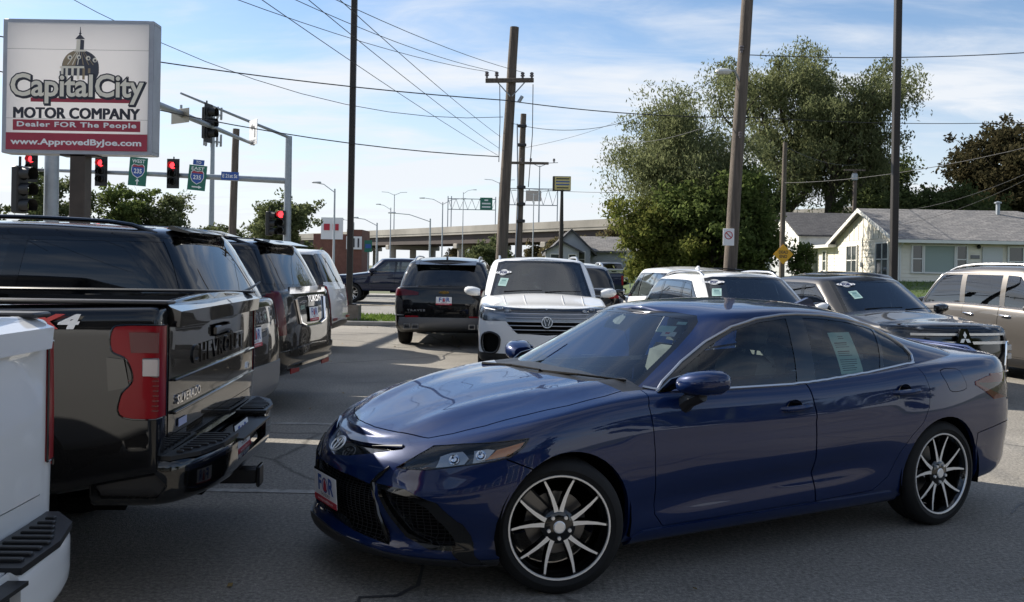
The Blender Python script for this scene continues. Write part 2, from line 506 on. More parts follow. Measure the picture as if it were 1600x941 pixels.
# painted stall lines of the lot, a street centre line
for k, yy in enumerate((6.42, 9.15)):
    sheet('stall_line', -7.2, -.35 + .12 * k, yy - .045, yy + .045, .004, M_paintline)
for xx in (2.6,):
    sheet('stall_line', xx - .045, xx + .045, 17.6, 23.2, .004, M_paintline)
sheet('centre_line', -140, 140, 36.7, 36.82, -.008, pbr('yellow_paint', (.5, .33, .05), .8, noise=(9, .3)))
import numpy as np
def leaf_cloud(name, pts, size, mat, parent=None, seed=0, droop=None, kind=None, aspect=.5, vary=.4):
    """one small folded leaf quad per point (numpy arrays straight into a mesh)"""
    rng = np.random.default_rng(seed)
    P_ = np.asarray(pts, dtype=np.float32); n = len(P_)
    d = rng.normal(size=(n, 3)).astype(np.float32)
    if droop is not None: d = d * droop[0] + np.array([0, 0, -1], np.float32) * droop[1]
    d /= np.linalg.norm(d, axis=1, keepdims=True) + 1e-6
    e = rng.normal(size=(n, 3)).astype(np.float32)
    e -= d * (d * e).sum(1, keepdims=True); e /= np.linalg.norm(e, axis=1, keepdims=True) + 1e-6
    s = (size * (1 + vary * rng.uniform(-1, 1, (n, 1)))).astype(np.float32)
    a = P_ - d * s; b = P_ + e * s * aspect; c = P_ + d * s; f = P_ - e * s * aspect
    V = np.stack([a, b, c, f], 1).reshape(-1, 3)
    me = bpy.data.meshes.new(name)
    me.vertices.add(4 * n); me.vertices.foreach_set('co', V.ravel())
    me.loops.add(4 * n); me.loops.foreach_set('vertex_index', np.arange(4 * n, dtype=np.int32))
    me.polygons.add(n); me.polygons.foreach_set('loop_start', np.arange(0, 4 * n, 4, dtype=np.int32))
    me.update(calc_edges=True)
    me.materials.append(mat)
    o = link(bpy.data.objects.new(name, me), parent)
    if kind: o['kind'] = kind
    return o
def leafmat(name, col, col2, trans=.35):
    if name in MATS: return MATS[name]
    m = bpy.data.materials.new(name); m.use_nodes = True
    nt = m.node_tree; nt.nodes.clear(); N = nt.nodes.new; L = nt.links.new
    out = N('ShaderNodeOutputMaterial'); df = N('ShaderNodeBsdfDiffuse'); tr = N('ShaderNodeBsdfTranslucent'); mx = N('ShaderNodeMixShader'); mx.inputs[0].default_value = trans
    ge = N('ShaderNodeNewGeometry'); mc = N('ShaderNodeMix'); mc.data_type = 'RGBA'
    mc.inputs[6].default_value = tuple(col) + (1,); mc.inputs[7].default_value = tuple(col2) + (1,)
    L(ge.outputs['Random Per Island'], mc.inputs[0])
    L(mc.outputs[2], df.inputs[0]); L(mc.outputs[2], tr.inputs[0])
    L(df.outputs[0], mx.inputs[1]); L(tr.outputs[0], mx.inputs[2]); L(mx.outputs[0], out.inputs[0])
    MATS[name] = m
    return m
# grass blades on the verge and lawn
rg = np.random.default_rng(3)
gp = [(x, y, .13) for x, y in zip(rg.uniform(-9, 2.5, 9000), rg.uniform(24.2, 27.4, 9000))]
gx = rg.uniform(6, 20, 16000); gy = 27 + 20 * rg.uniform(0, 1, 16000) ** 1.4
gp += [(x, y, lawn_z(x, y) + .06) for x, y in zip(gx, gy)]
g = leaf_cloud('grass', gp, .06, leafmat('grass_blade', (.07, .13, .02), (.16, .22, .05)), None, 5, (.5, -1.0), 'stuff', .18)
tag(g, 'short green grass on the verge and sloping lawn', 'grass')

# tar-filled cracks wander over the lot; a few fallen leaves and grit
def tar_seam(pts, w):
    rng = random.Random(int(pts[0][0] * 100)); q = []
    for (x0, y0), (x1, y1) in zip(pts, pts[1:]):
        n = 14
        for i in range(n):
            f = i / n; q.append((x0 + (x1 - x0) * f + rng.uniform(-.05, .05), y0 + (y1 - y0) * f + rng.uniform(-.05, .05)))
    vs = []; fs = []
    for i, (x, y) in enumerate(q):
        a, b = q[max(i - 1, 0)], q[min(i + 1, len(q) - 1)]
        dx, dy = b[0] - a[0], b[1] - a[1]; L = math.hypot(dx, dy) + 1e-6; ww = w * rng.uniform(.5, 1.3)
        vs += [(x - dy / L * ww, y + dx / L * ww, .004), (x + dy / L * ww, y - dx / L * ww, .004)]
    fs = [(2 * i + 1, 2 * i + 3, 2 * i + 2, 2 * i) for i in range(len(q) - 1)]
    tag(mesh_obj('tar_seam', vs, fs, pbr('tar', (.045, .044, .045), .55), smooth=False), kind='structure')
for pts, w in (([(-1.6, 3.6), (-.4, 4.6), (-.9, 7.5), (.3, 10.5)], .012), ([(-2.2, 12.4), (-.4, 12.9), (2.5, 12.2)], .014), ([(1.0, 3.1), (2.6, 4.5), (5.5, 5.2)], .012), ([(3.4, 6.2), (5.5, 8.2), (9, 8.8)], .014), ([(-4, 21.5), (-1, 21.0), (3, 21.8)], .02), ([(-1.2, 15.5), (-1.0, 19), (-1.6, 23.5)], .016)):
    tar_seam(pts, w)
fl = np.stack([rg.uniform(-4, 7, 150), rg.uniform(2.6, 23, 150), np.full(150, .012)], 1)
fl2 = np.stack([rg.uniform(-4, 6, 120), rg.uniform(23.2, 24.0, 120), np.full(120, .012)], 1)
lv = leaf_cloud('fallen_leaves', np.concatenate([fl, fl2]), .022, leafmat('dry_leaf', (.20, .13, .05), (.32, .24, .11), .2), None, 9, (1.0, 0.0), 'stuff', .6)
for v_ in lv.data.vertices: v_.co.z = max(.006, min(v_.co.z, .02))
tag(lv, 'scattered dry leaves on the asphalt', 'leaves')
# ---------------------------------------------------------------- trees
M_bark = pbr('bark', (.055, .045, .037), .95, noise=(6, .35), bump=(14, .8, .03))
def branch_tree(rng, base, height, spread, n_limbs, first=.25, lean=(0, 0), wob=.12, levels=2, upward=.55, r0=.3, forks=3):
    """limb polylines; returns (list of (points, radii)), tips"""
    limbs = []; tips = []
    def grow(p, d, L, r, lev):
        pts = [p.copy()]; rad = [r]
        n = 6
        for i in range(n):
            d = (d + Vector(rng.normal(0, wob, 3)) + Vector((0, 0, .03 if lev == 0 else (.02 if upward > 0 else -.05)))).normalized()
            p = p + d * (L / n)
            pts.append(p.copy()); rad.append(r * (1 - .62 * (i + 1) / n))
        limbs.append((pts, rad))
        return pts, rad, d
    trunk, tr, d = grow(Vector(base), Vector((lean[0], lean[1], 1)).normalized(), height * .72, r0, 0)
    def sub(pts, rad, lev, L):
        k = n_limbs if lev == 1 else forks
        for i in range(k):
            t = first + (1 - first) * (i + rng.uniform(0, 1)) / k if lev == 1 else rng.uniform(.35, 1)
            j = min(int(t * (len(pts) - 1)), len(pts) - 2); f = t * (len(pts) - 1) - j
            p = pts[j].lerp(pts[j + 1], f); r = (rad[j] * (1 - f) + rad[j + 1] * f) * .62
            a = rng.uniform(0, 2 * pi) if lev > 1 else 2 * pi * (i * .382 + rng.uniform(-.08, .08))
            up = upward * (1 - .3 * rng.uniform())
            dd = Vector((cos(a), sin(a), up + (.5 * t if lev == 1 else 0))).normalized()
            l2 = L * rng.uniform(.75, 1.15) * (1 if lev > 1 else (1.15 - .55 * t))
            q, rr, _ = grow(p, dd, l2, max(r, .02), lev)
            tips.extend(q[2:])
            if lev < levels: sub(q, rr, lev + 1, L * .55)
    sub(trunk, tr, 1, spread)
    tips.extend(trunk[-3:])
    return limbs, tips

def tree(name, label, base, height, spread, seed, leaf, n_leaf, size, n_limbs=9, cat='tree', willow=0.0, clump=.9, first=.25, r0=.3, upward=.55, group=None, lean=(0, 0), levels=2, wob=.12, forks=3, flat=.75, aspect=.5):
    rng = np.random.default_rng(seed)
    o = empty(name, base); tag(o, label, cat, group)
    limbs, tips = branch_tree(rng, (0, 0, 0), height, spread, n_limbs, first, lean, wob, levels, upward, r0, forks)
    mb = MB()
    for pts, rad in limbs:
        mb.tube(pts, [max(r, .012) for r in rad], 7 if rad[0] > .1 else 5, False)
    mb.build('trunk', M_bark, o)
    T = np.array([tuple(t) for t in tips], np.float32)
    # leaf clumps round the twig ends
    nc = max(30, n_leaf // 55)
    idx = rng.integers(0, len(T), nc)
    C = T[idx] + rng.normal(0, clump * .45, (nc, 3)) * np.array([1, 1, flat])
    k = rng.integers(0, nc, n_leaf)
    Rr = clump * rng.uniform(.35, .85, nc)
    off = rng.normal(0, 1, (n_leaf, 3)); off /= np.linalg.norm(off, axis=1, keepdims=True); off *= (rng.uniform(0, 1, (n_leaf, 1)) ** .45)
    Pn = C[k] + off * Rr[k][:, None] * np.array([1, 1, flat])
    if willow > 0:
        # hanging strands
        hang = rng.integers(0, nc, n_leaf // 2)
        t = rng.uniform(0, 1, len(hang)) ** .8
        L = willow * (.35 + rng.uniform(0, 1, nc))[hang]
        sway = rng.normal(0, .10, (nc, 2))[hang]
        Hs = C[hang] + rng.normal(0, .07, (len(hang), 3))
        # several strands per clump
        sid = rng.integers(0, 5, len(hang)); so = rng.normal(0, clump * .42, (nc, 5, 2))[hang, sid]
        Hs[:, 0] += so[:, 0] + sway[:, 0] * t * 3; Hs[:, 1] += so[:, 1] + sway[:, 1] * t * 3; Hs[:, 2] -= t * L
        Pn = np.concatenate([Pn[: n_leaf // 2], Hs])
    Pn = Pn[Pn[:, 2] > .25]
    leaf_cloud('crown', Pn, size, leaf, o, seed + 1, (.6, .8) if willow else None, aspect=aspect)
    return o
L_willow = leafmat('willow_leaf', (.105, .125, .058), (.20, .215, .108), .5)
L_green = leafmat('green_leaf', (.065, .092, .026), (.14, .175, .06), .48)
L_dark = leafmat('dark_leaf', (.045, .062, .024), (.09, .11, .045), .45)
L_red = leafmat('maroon_leaf', (.036, .036, .019), (.08, .068, .036), .35)
L_yel = leafmat('yellowing_leaf', (.08, .105, .026), (.18, .185, .055), .45)
L_far = leafmat('far_leaf', (.07, .09, .04), (.15, .17, .08), .4)
L_dry = leafmat('dry_scrub', (.14, .11, .06), (.20, .18, .09), .3)
lz = lambda x, y: lawn_z(x, y)
tree('willow_tree', 'tall willow with hanging pale green strands behind the leaning lamp pole', (9.6, 47.5, lz(9.9, 47)), 10.8, 4.2, 11, L_willow, 60000, .10, 11, willow=3.4, clump=1.0, r0=.34, upward=.5, lean=(-.12, 0), aspect=.3)
tree('locust_tree', 'tallest open-crowned tree with dark forking limbs behind the white house', (18.7, 66, lz(20, 66)), 17.8, 7.2, 21, L_willow, 56000, .125, 10, willow=1.3, clump=1.05, first=.30, r0=.62, upward=.75, wob=.16, forks=4, aspect=.35)
tree('locust_tree', 'slimmer forked tree beside the tallest open-crowned tree, partly behind the dark lamp pole', (23.0, 67, lz(26, 67)), 16.0, 6.2, 33, L_willow, 44000, .125, 9, willow=1.4, clump=1.0, first=.35, r0=.55, upward=.7, wob=.18, forks=4, aspect=.35, lean=(-.1, 0))
tree('maple_tree', 'dark brownish-leaved tree rising over the roof at the edge of the picture', (38.5, 70, lz(38, 70)), 12.5, 5.4, 41, L_red, 52000, .16, 12, clump=1.5, first=.12, r0=.4, upward=.45)
tree('maple_tree', 'dark leafy tree closing the gap between the forked trees and the brownish tree', (30.0, 74, lz(31, 74)), 9.5, 5.0, 43, L_dark, 30000, .15, 10, clump=1.4, first=.1, r0=.35, upward=.4)
tree('bush_tree', 'sunlit bushy tree with yellowing leaves at the left edge of the dark thicket', (7.2, 45.5, lz(7, 45)), 5.4, 2.2, 51, L_yel, 22000, .11, 10, clump=.9, first=.05, r0=.2, upward=.4)
tree('bush_tree', 'dense dark tree under the willow, its foliage reaching the ground', (9.9, 44.5, lz(10, 44)), 5.6, 2.3, 52, L_green, 26000, .12, 11, clump=1.0, first=.04, r0=.2, upward=.35)
tree('bush_tree', 'dense dark tree behind the no-parking pole', (10.9, 46.8, lz(11, 46)), 6.2, 1.9, 53, L_dark, 26000, .13, 11, clump=1.1, first=.04, r0=.2, upward=.35)
tree('bush_tree', 'dark thicket tree against the garage gable', (16.3, 63.5, lz(16, 63)), 6.6, 3.2, 54, L_dark, 20000, .14, 10, clump=1.2, first=.04, r0=.2, upward=.35)
tree('bush_tree', 'dark hedge-like tree behind the white house roof', (28.5, 62, lz(28, 62)), 5.6, 4.4, 57, L_dark, 22000, .15, 10, clump=1.3, first=.04, r0=.2, upward=.3)
tree('shrub', 'small round shrub at the foot of the dead end post', (13.25, 43.0, lz(13, 43)), 1.7, .7, 55, L_green, 3000, .07, 8, 'shrub', clump=.45, first=.02, r0=.05, upward=.6)
tree('far_tree', 'round leafy tree behind the far signal pole', (-21.5, 86, 0), 8.4, 3.2, 61, L_far, 17000, .17, 10, clump=1.1, first=.2, r0=.25, upward=.5)
for k, (x, y, h, sp, lab) in enumerate(((-46, 92, 11.0, 4.4, 'leafy tree right behind the big dealer sign'), (-40.5, 96, 10.2, 4.0, 'leafy tree beside the green west sign'), (-35.5, 97, 8.8, 3.4, 'low leafy tree left of the cell mast'), (-54, 90, 6.5, 4.0, 'low tree at the left edge of the picture'), (-31.5, 98, 5.2, 2.4, 'smallest tree of the row, under the leaning wooden stub'))):
    tree('far_tree', lab, (x, y, 0), h, sp, 70 + k, L_far if k != 1 else L_green, 11000, .19, 9, clump=1.2, first=.1, r0=.25, upward=.45, group='trees across the junction')
for k, (x, y, h) in enumerate(((-12, 190, 5.5), (4, 165, 6.5), (9.5, 118, 6.0), (6.0, 120, 5.0), (13, 122, 7.0), (-3, 120, 4.0))):
    tree('scrub', ('brown scrub on the bank below the overpass, far end', 'brown scrub on the bank below the overpass, near end', 'tall dry scrub behind the pale grey house', 'dry scrub beside the second utility pole', 'dry scrub between the pale grey house and the thicket', 'low green scrub under the overpass piers')[k], (x, y, 0), h, 3.2, 90 + k, L_dry if k != 5 else L_far, 7000, .2, 9, 'scrub', clump=1.1, first=.02, r0=.1, upward=.5)
# ---------------------------------------------------------------- helpers for flat signs
def put_text(mb, M, txt, size, x, y, z=.0, bold=0.0, spacing=1.0, sx=1.0, shear=0.0, fit=None):
    vs, fs = text_mesh(txt, size, bold, 0.0, spacing, shear, 'CENTER', sx)
    if fit:
        w = max(v[0] for v in vs) - min(v[0] for v in vs); h = max(v[1] for v in vs) - min(v[1] for v in vs)
        cx = (max(v[0] for v in vs) + min(v[0] for v in vs)) / 2; cy = (max(v[1] for v in vs) + min(v[1] for v in vs)) / 2
        kx = fit[0] / w; ky = fit[1] / h if fit[1] else kx
        vs = [((v[0] - cx) * kx, (v[1] - cy) * ky, 0) for v in vs]
    old = mb.M; mb.M = M @ Matrix.Translation((x, y, z)); mb.add(vs, fs); mb.M = old

def flat_poly(mb, M, pts, z):
    old = mb.M; mb.M = M
    n = len(pts)
    ar = sum(pts[i][0] * pts[(i + 1) % n][1] - pts[(i + 1) % n][0] * pts[i][1] for i in range(n))
    q = pts if ar > 0 else pts[::-1]
    mb.add([(x, y, z) for x, y in q], [tuple(range(n))]); mb.M = old

M_steel = pbr('galvanised_steel', (.30, .33, .36), .5, .6, noise=(4, .12))
M_bronze = pbr('dark_bronze_steel', (.022, .018, .016), .5, .3)
M_brownpost = pbr('brown_steel', (.05, .038, .03), .6, .2, noise=(3, .2))
M_wood = pbr('weathered_pole_wood', (.115, .093, .075), .9, noise=(3, .42), bump=(30, .9, .02))
for n_ in M_wood.node_tree.nodes:
    if n_.type == 'TEX_NOISE':
        mp_ = M_wood.node_tree.nodes.new('ShaderNodeMapping'); mp_.inputs['Scale'].default_value = (4, 4, .25)
        src = n_.inputs['Vector'].links[0].from_socket
        M_wood.node_tree.links.new(src, mp_.inputs['Vector']); M_wood.node_tree.links.new(mp_.outputs[0], n_.inputs['Vector'])
M_wire = pbr('wire', (.02, .02, .022), .6)
M_signal = pbr('signal_black', (.008, .008, .008), .5)
M_redlit = pbr('red_signal_lens', (.5, .02, .02), .3, emit=(1, .03, .04), es=2.2)
M_sgreen = pbr('sign_green', (.005, .13, .085), .4)
M_sblue = pbr('sign_blue', (.02, .08, .32), .4)
M_syellow = pbr('sign_yellow', (.75, .36, .02), .4)
M_shieldred = pbr('shield_red', (.35, .03, .05), .4)
M_conc = pbr('bridge_concrete', (.30, .28, .25), .85, noise=(.15, .25))
M_weather = pbr('weathering_steel', (.045, .03, .028), .7, noise=(.3, .2))

# ---------------------------------------------------------------- dealer sign
def dealer_sign():
    o = empty('dealer_sign', (-8.60, 18.0, 0)); tag(o, 'large dealer sign with a golden dome picture on a brown post', 'sign')
    W_, H_, D_ = 2.96, 2.64, .37
    zc = 3.68 + H_ / 2
    mb = MB()
    for dz in (-1, 1): mb.box((0, D_ / 2, zc + dz * (H_ / 2 - .035)), (W_, D_, .07), bev=.01)
    for dx in (-1, 1): mb.box((dx * (W_ / 2 - .035), D_ / 2, zc), (.07, D_ - .004, H_ - .14))
    for dy in (.004, D_ - .004):
        for dx in (-1, 1): mb.box((dx * (W_ / 2 - .05), dy, zc), (.10, .012, H_ - .02))
        for dz in (-1, 1): mb.box((0, dy, zc + dz * (H_ / 2 - .05)), (W_ - .2, .012, .10))
    mb.build('cabinet', pbr('cabinet_metal', (.36, .37, .40), .5, .5, noise=(3, .1)), o)
    def acrylic():
        m = bpy.data.materials.new('sign_acrylic'); m.use_nodes = True; nt = m.node_tree; nt.nodes.clear()
        out_ = nt.nodes.new('ShaderNodeOutputMaterial'); a_ = nt.nodes.new('ShaderNodeBsdfDiffuse'); b_ = nt.nodes.new('ShaderNodeBsdfTranslucent'); x_ = nt.nodes.new('ShaderNodeMixShader'); x_.inputs[0].default_value = .5
        a_.inputs[0].default_value = (.86, .85, .86, 1); b_.inputs[0].default_value = (.90, .88, .87, 1)
        nt.links.new(a_.outputs[0], x_.inputs[1]); nt.links.new(b_.outputs[0], x_.inputs[2]); nt.links.new(x_.outputs[0], out_.inputs[0]); return m
    M_acr = acrylic()
    mb = MB(); mb.add([(-W_ / 2 + .08, D_ - .02, zc - H_ / 2 + .08), (W_ / 2 - .08, D_ - .02, zc - H_ / 2 + .08), (W_ / 2 - .08, D_ - .02, zc + H_ / 2 - .08), (-W_ / 2 + .08, D_ - .02, zc + H_ / 2 - .08)], [(3, 2, 1, 0)]); mb.build('rear_face', M_acr, o, smooth=False)
    F = frame((0, -.012, zc), (1, 0, 0), (0, 0, 1))
    fw, fh = 2.78, 2.50
    mb = MB(); flat_poly(mb, F, [(-fw / 2, -fh / 2), (fw / 2, -fh / 2), (fw / 2, fh / 2), (-fw / 2, fh / 2)], .006); face = mb.build('sign_face', M_acr, o, smooth=False)
    U = lambda zx: ((zx - 20) / 935 - .5) * fw
    V = lambda zy: (.5 - (zy - 60) / 825) * fh
    M_sred = pbr('sign_crimson', (.33, .025, .05), .45); M_sblk = pbr('sign_black', (.018, .018, .03), .45); M_cream = pbr('sign_cream', (.80, .73, .60), .45)
    M_gold = pbr('dome_gold', (.30, .225, .135), .45); M_slate = pbr('dome_slate', (.05, .05, .065), .45)
    z = .0075
    def rect(mb, a, b, c, d, zz=z):
        flat_poly(mb, F, [(U(a), V(b)), (U(c), V(b)), (U(c), V(d)), (U(a), V(d))], zz)
    mb = MB(); rect(mb, 20, 775, 955, 885); mb.build('red_band', M_sred, o, smooth=False)
    mb = MB(); rect(mb, 65, 690, 908, 760); mb.build('red_band', M_sred, o, smooth=False)
    mb = MB(); rect(mb, 180, 546, 870, 574); mb.build('red_stripe', M_sred, o, smooth=False)
    for zy in (232, 682):
        mb = MB(); rect(mb, 20, zy - 1, 955, zy + 1, .0066); mb.build('panel_joint', M_greyplastic, o, smooth=False)
    mb = MB(); put_text(mb, F, 'www.ApprovedByJoe.com', .2, U(484), V(838), z + .002, .006, 1.0, fit=((865 / 935) * fw, (52 / 825) * fh)); mb.build('web_address', M_pwhite, o, smooth=False)
    mb = MB(); put_text(mb, F, 'Dealer FOR The People', .2, U(487), V(724), z + .002, .006, 1.12, fit=((790 / 935) * fw, (44 / 825) * fh)); mb.build('slogan', M_pwhite, o, smooth=False)
    mb = MB(); [put_text(mb, F, 'MOTOR COMPANY', .3, U(485) + dx * .007, V(645) + dy * .006, z + .0003 * (dx + 2 * dy + 3), .0, 1.0, fit=((830 / 935) * fw, (68 / 825) * fh)) for dx in (-2, -1, 0, 1, 2) for dy in (-1, 1)]; mb.build('company_lettering', M_sblk, o, smooth=False)
    # dome drawing
    def poly(mat, name, pts, zz):
        mb = MB(); flat_poly(mb, F, [(U(x), V(y)), ] if False else [(U(x), V(y)) for x, y in pts], zz); return mb.build(name, mat, o, smooth=False)
    arc = [(500 + 128 * cos(a) * (1 if cos(a) > 0 else .92), 345 - 112 * sin(a)) for a in [pi * k / 18 for k in range(19)]]
    poly(M_slate, 'dome_shade', arc + [(385, 345), (390, 395), (615, 400), (628, 372)], z)
    poly(M_slate, 'drum_shade', [(368, 372), (630, 375), (622, 400), (600, 440), (585, 450), (580, 400), (370, 400)], z + .0004)
    arcl = [(478 + 92 * cos(a), 338 - 98 * sin(a)) for a in [pi * (.42 + .58 * k / 12) for k in range(13)]]
    poly(M_gold, 'dome_light', arcl + [(388, 338), (470, 336), (492, 250)], z + .0008)
    for (x, y) in ((434, 282), (494, 280), (556, 286), (600, 298)):
        poly(M_cream, 'dome_window', [(x + 15 * cos(2 * pi * k / 12), y + 15 * sin(2 * pi * k / 12)) for k in range(12)], z + .0012)
        poly(M_slate, 'dome_window_eye', [(x + 2 + 7 * cos(2 * pi * k / 10), y + 2 + 8 * sin(2 * pi * k / 10)) for k in range(10)], z + .0016)
    for xa in (420, 452, 486, 524, 560, 590):
        poly(M_cream if xa < 500 else M_gold, 'dome_rib', [(500 + (xa - 500) * .25, 242), (500 + (xa - 500) * .25 + 4, 242), (xa + 4, 330), (xa - 3, 330)], z + .0010)
    for k, xa in enumerate((378, 408, 446, 484, 520, 556)):
        poly(M_cream if k < 4 else M_gold, 'drum_column', [(xa, 352), (xa + 16, 352), (xa + 15, 425), (xa - 1, 425)], z + .0014)
    poly(M_cream, 'drum_cornice', [(372, 340), (530, 338), (532, 352), (368, 354)], z + .0018)
    poly(M_cream, 'lantern', [(474, 232), (478, 168), (500, 160), (512, 168), (508, 232)], z + .0006)
    poly(M_slate, 'lantern_shade', [(500, 232), (503, 165), (528, 170), (526, 232)], z + .0010)
    poly(M_slate, 'lantern_cap', [(468, 164), (480, 150), (500, 130), (520, 150), (534, 164)], z + .0014)
    poly(M_slate, 'finial', [(497, 132), (500, 84), (503, 84), (507, 132)], z + .0016)
    poly(M_slate, 'finial_knob', [(491, 128), (500, 118), (511, 128), (500, 138)], z + .0018)
    poly(M_cream, 'lantern_base', [(464, 232), (536, 232), (540, 244), (460, 244)], z + .0016)
    # script: dark outline under cream letters
    for (txt, cx, wd) in (('Capital', 318, 535), ('City', 765, 312)):
        for nm, mat, b, dx, dy, zz in (('script_shadow', M_sblk, .034, 7, 7, .0030), ('script_outline', M_sblk, .030, 0, 0, .0034), ('script_lettering', M_cream, .010, 0, 0, .0042)):
            vs, fs = text_mesh(txt, .5, b, 0, .98, .0)
            w0 = text_mesh(txt, .5, 0.0, 0, .98, .0)[0]
            xs = [v[0] for v in w0]; ys = [v[1] for v in w0]
            kx = (wd / 935) * fw / (max(xs) - min(xs)); ky = (185 / 825) * fh / (max(ys) - min(ys))
            mx, my = (max(xs) + min(xs)) / 2, (max(ys) + min(ys)) / 2
            mb = MB(); mb.M = F @ Matrix.Translation((U(cx + dx), V(487 + dy), z + zz)); mb.add([((v[0] - mx) * kx, (v[1] - my) * ky, 0) for v in vs], fs); mb.build(nm, mat, o, smooth=False)
    mb = MB(); mb.box((0, D_ / 2, 1.86), (.30, .30, 3.72), bev=.01); mb.build('post', M_brownpost, o)
    mb = MB(); mb.box((0, D_ / 2, 3.665), (.7, .3, .04)); mb.build('mounting_plate', M_bronze, o)
dealer_sign()

# ---------------------------------------------------------------- signals and street signs
def signal_head(name, label, loc, rz, lit=None, n=3, group=None, plate=True):
    """faces local -y"""
    o = empty(name, loc, rz); tag(o, label, 'traffic light', group)
    h = .36 * n
    mb = MB(); mb.box((0, .09, -h / 2), (.34, .20, h), bev=.03); mb.build('housing', M_signal, o)
    if plate:
        mb = MB(); mb.box((0, .02, -h / 2), (.56, .012, h + .24), bev=.005); mb.build('back_plate', M_signal, o)
    for k in range(n):
        z = -.18 - .36 * k
        mb = MB(); mb.lathe([(0, .0), (.10, .006), (.145, .02)], 18, Matrix.Translation((0, -.035, z)) @ Matrix.Rotation(R(-90), 4, 'X')); mb.build('lens', M_redlit if k == lit else M_dark, o)
        vs = []
        m_ = 12
        for i in range(m_ + 1):
            a = -.25 * pi + 1.5 * pi * i / m_
            vs += [(.16 * cos(a), -.02, z + .16 * sin(a)), (.16 * cos(a), -.28, z + .155 * sin(a) + .0)]
        mb = MB(); mb.add(vs, [(2 * i, 2 * i + 1, 2 * i + 3, 2 * i + 2) for i in range(m_)]); mb.build('visor', M_signal, o)
    mb = MB(); mb.tube([(0, .09, -.02), (0, .09, .22)], .03, 6); mb.build('hanger', M_signal, o)
    return o
def pole_tube(parent, name, pts, r, mat, seg=12):
    mb = MB(); mb.tube(pts, r, seg); return mb.build(name, mat, parent)
sp = empty('signal_pole', (-10.1, 41, 0)); tag(sp, 'grey signal pole across the street with a long level mast arm', 'signal pole')
pole_tube(sp, 'shaft', [(0, 0, 0), (0, 0, 7.3)], [.19, .15], M_steel)
pole_tube(sp, 'mast_arm', [(0, 0, 5.30), (-6, 0, 5.50), (-12.2, 0, 5.62)], [.14, .11, .06], M_steel)
pole_tube(sp, 'luminaire_arm', [(0, 0, 7.25), (-1.6, -2.6, 7.75), (-2.9, -5.4, 8.15)], [.07, .055, .04], M_steel)
sn = empty('signal_pole', (-10.75, 21.3, 0)); tag(sn, 'grey signal pole beside the dealer sign post, arm reaching over the street', 'signal pole')
pole_tube(sn, 'shaft', [(0, 0, 0), (0, 0, 7.0)], [.165, .15], M_steel)
pole_tube(sn, 'mast_arm', [(0, 0, 6.15), (.35, 7, 6.2), (.65, 14.2, 6.2)], [.13, .10, .055], M_steel)
signal_head('traffic_light', 'red traffic light under the mast arm between the post and the green west sign', (-18.35, 40.7, 6.10), 0, 0)
signal_head('traffic_light', 'red traffic light between the two green route signs', (-15.15, 40.7, 6.05), 0, 0)
signal_head('traffic_light', 'red traffic light at the outer end of the level mast arm', (-21.45, 40.7, 6.22), 0, 0)
signal_head('traffic_light', 'black traffic light seen from its side left of the dealer sign post', (-11.2, 20.9, 3.72), R(75), None, 3, None, False)
signal_head('traffic_light', 'black traffic light seen from its side on the near mast arm', (-10.35, 31.0, 6.85), R(80), None)
signal_head('traffic_light', 'red traffic light low on the far signal pole', (-10.28, 40.6, 3.95), 0, 0, 3, None, False)
signal_head('traffic_light', 'dark traffic light turned away on the far signal pole', (-10.75, 40.7, 3.9), R(70), None, 3, None, False)
def shield(mb, M, cx, cy, s, z):
    pts = [(-.42, .30), (-.30, .42), (0, .36), (.30, .42), (.42, .30), (.44, -.05), (.30, -.32), (0, -.5), (-.30, -.32), (-.44, -.05)]
    flat_poly(mb, M, [(cx + x * s, cy + y * s) for x, y in pts], z)
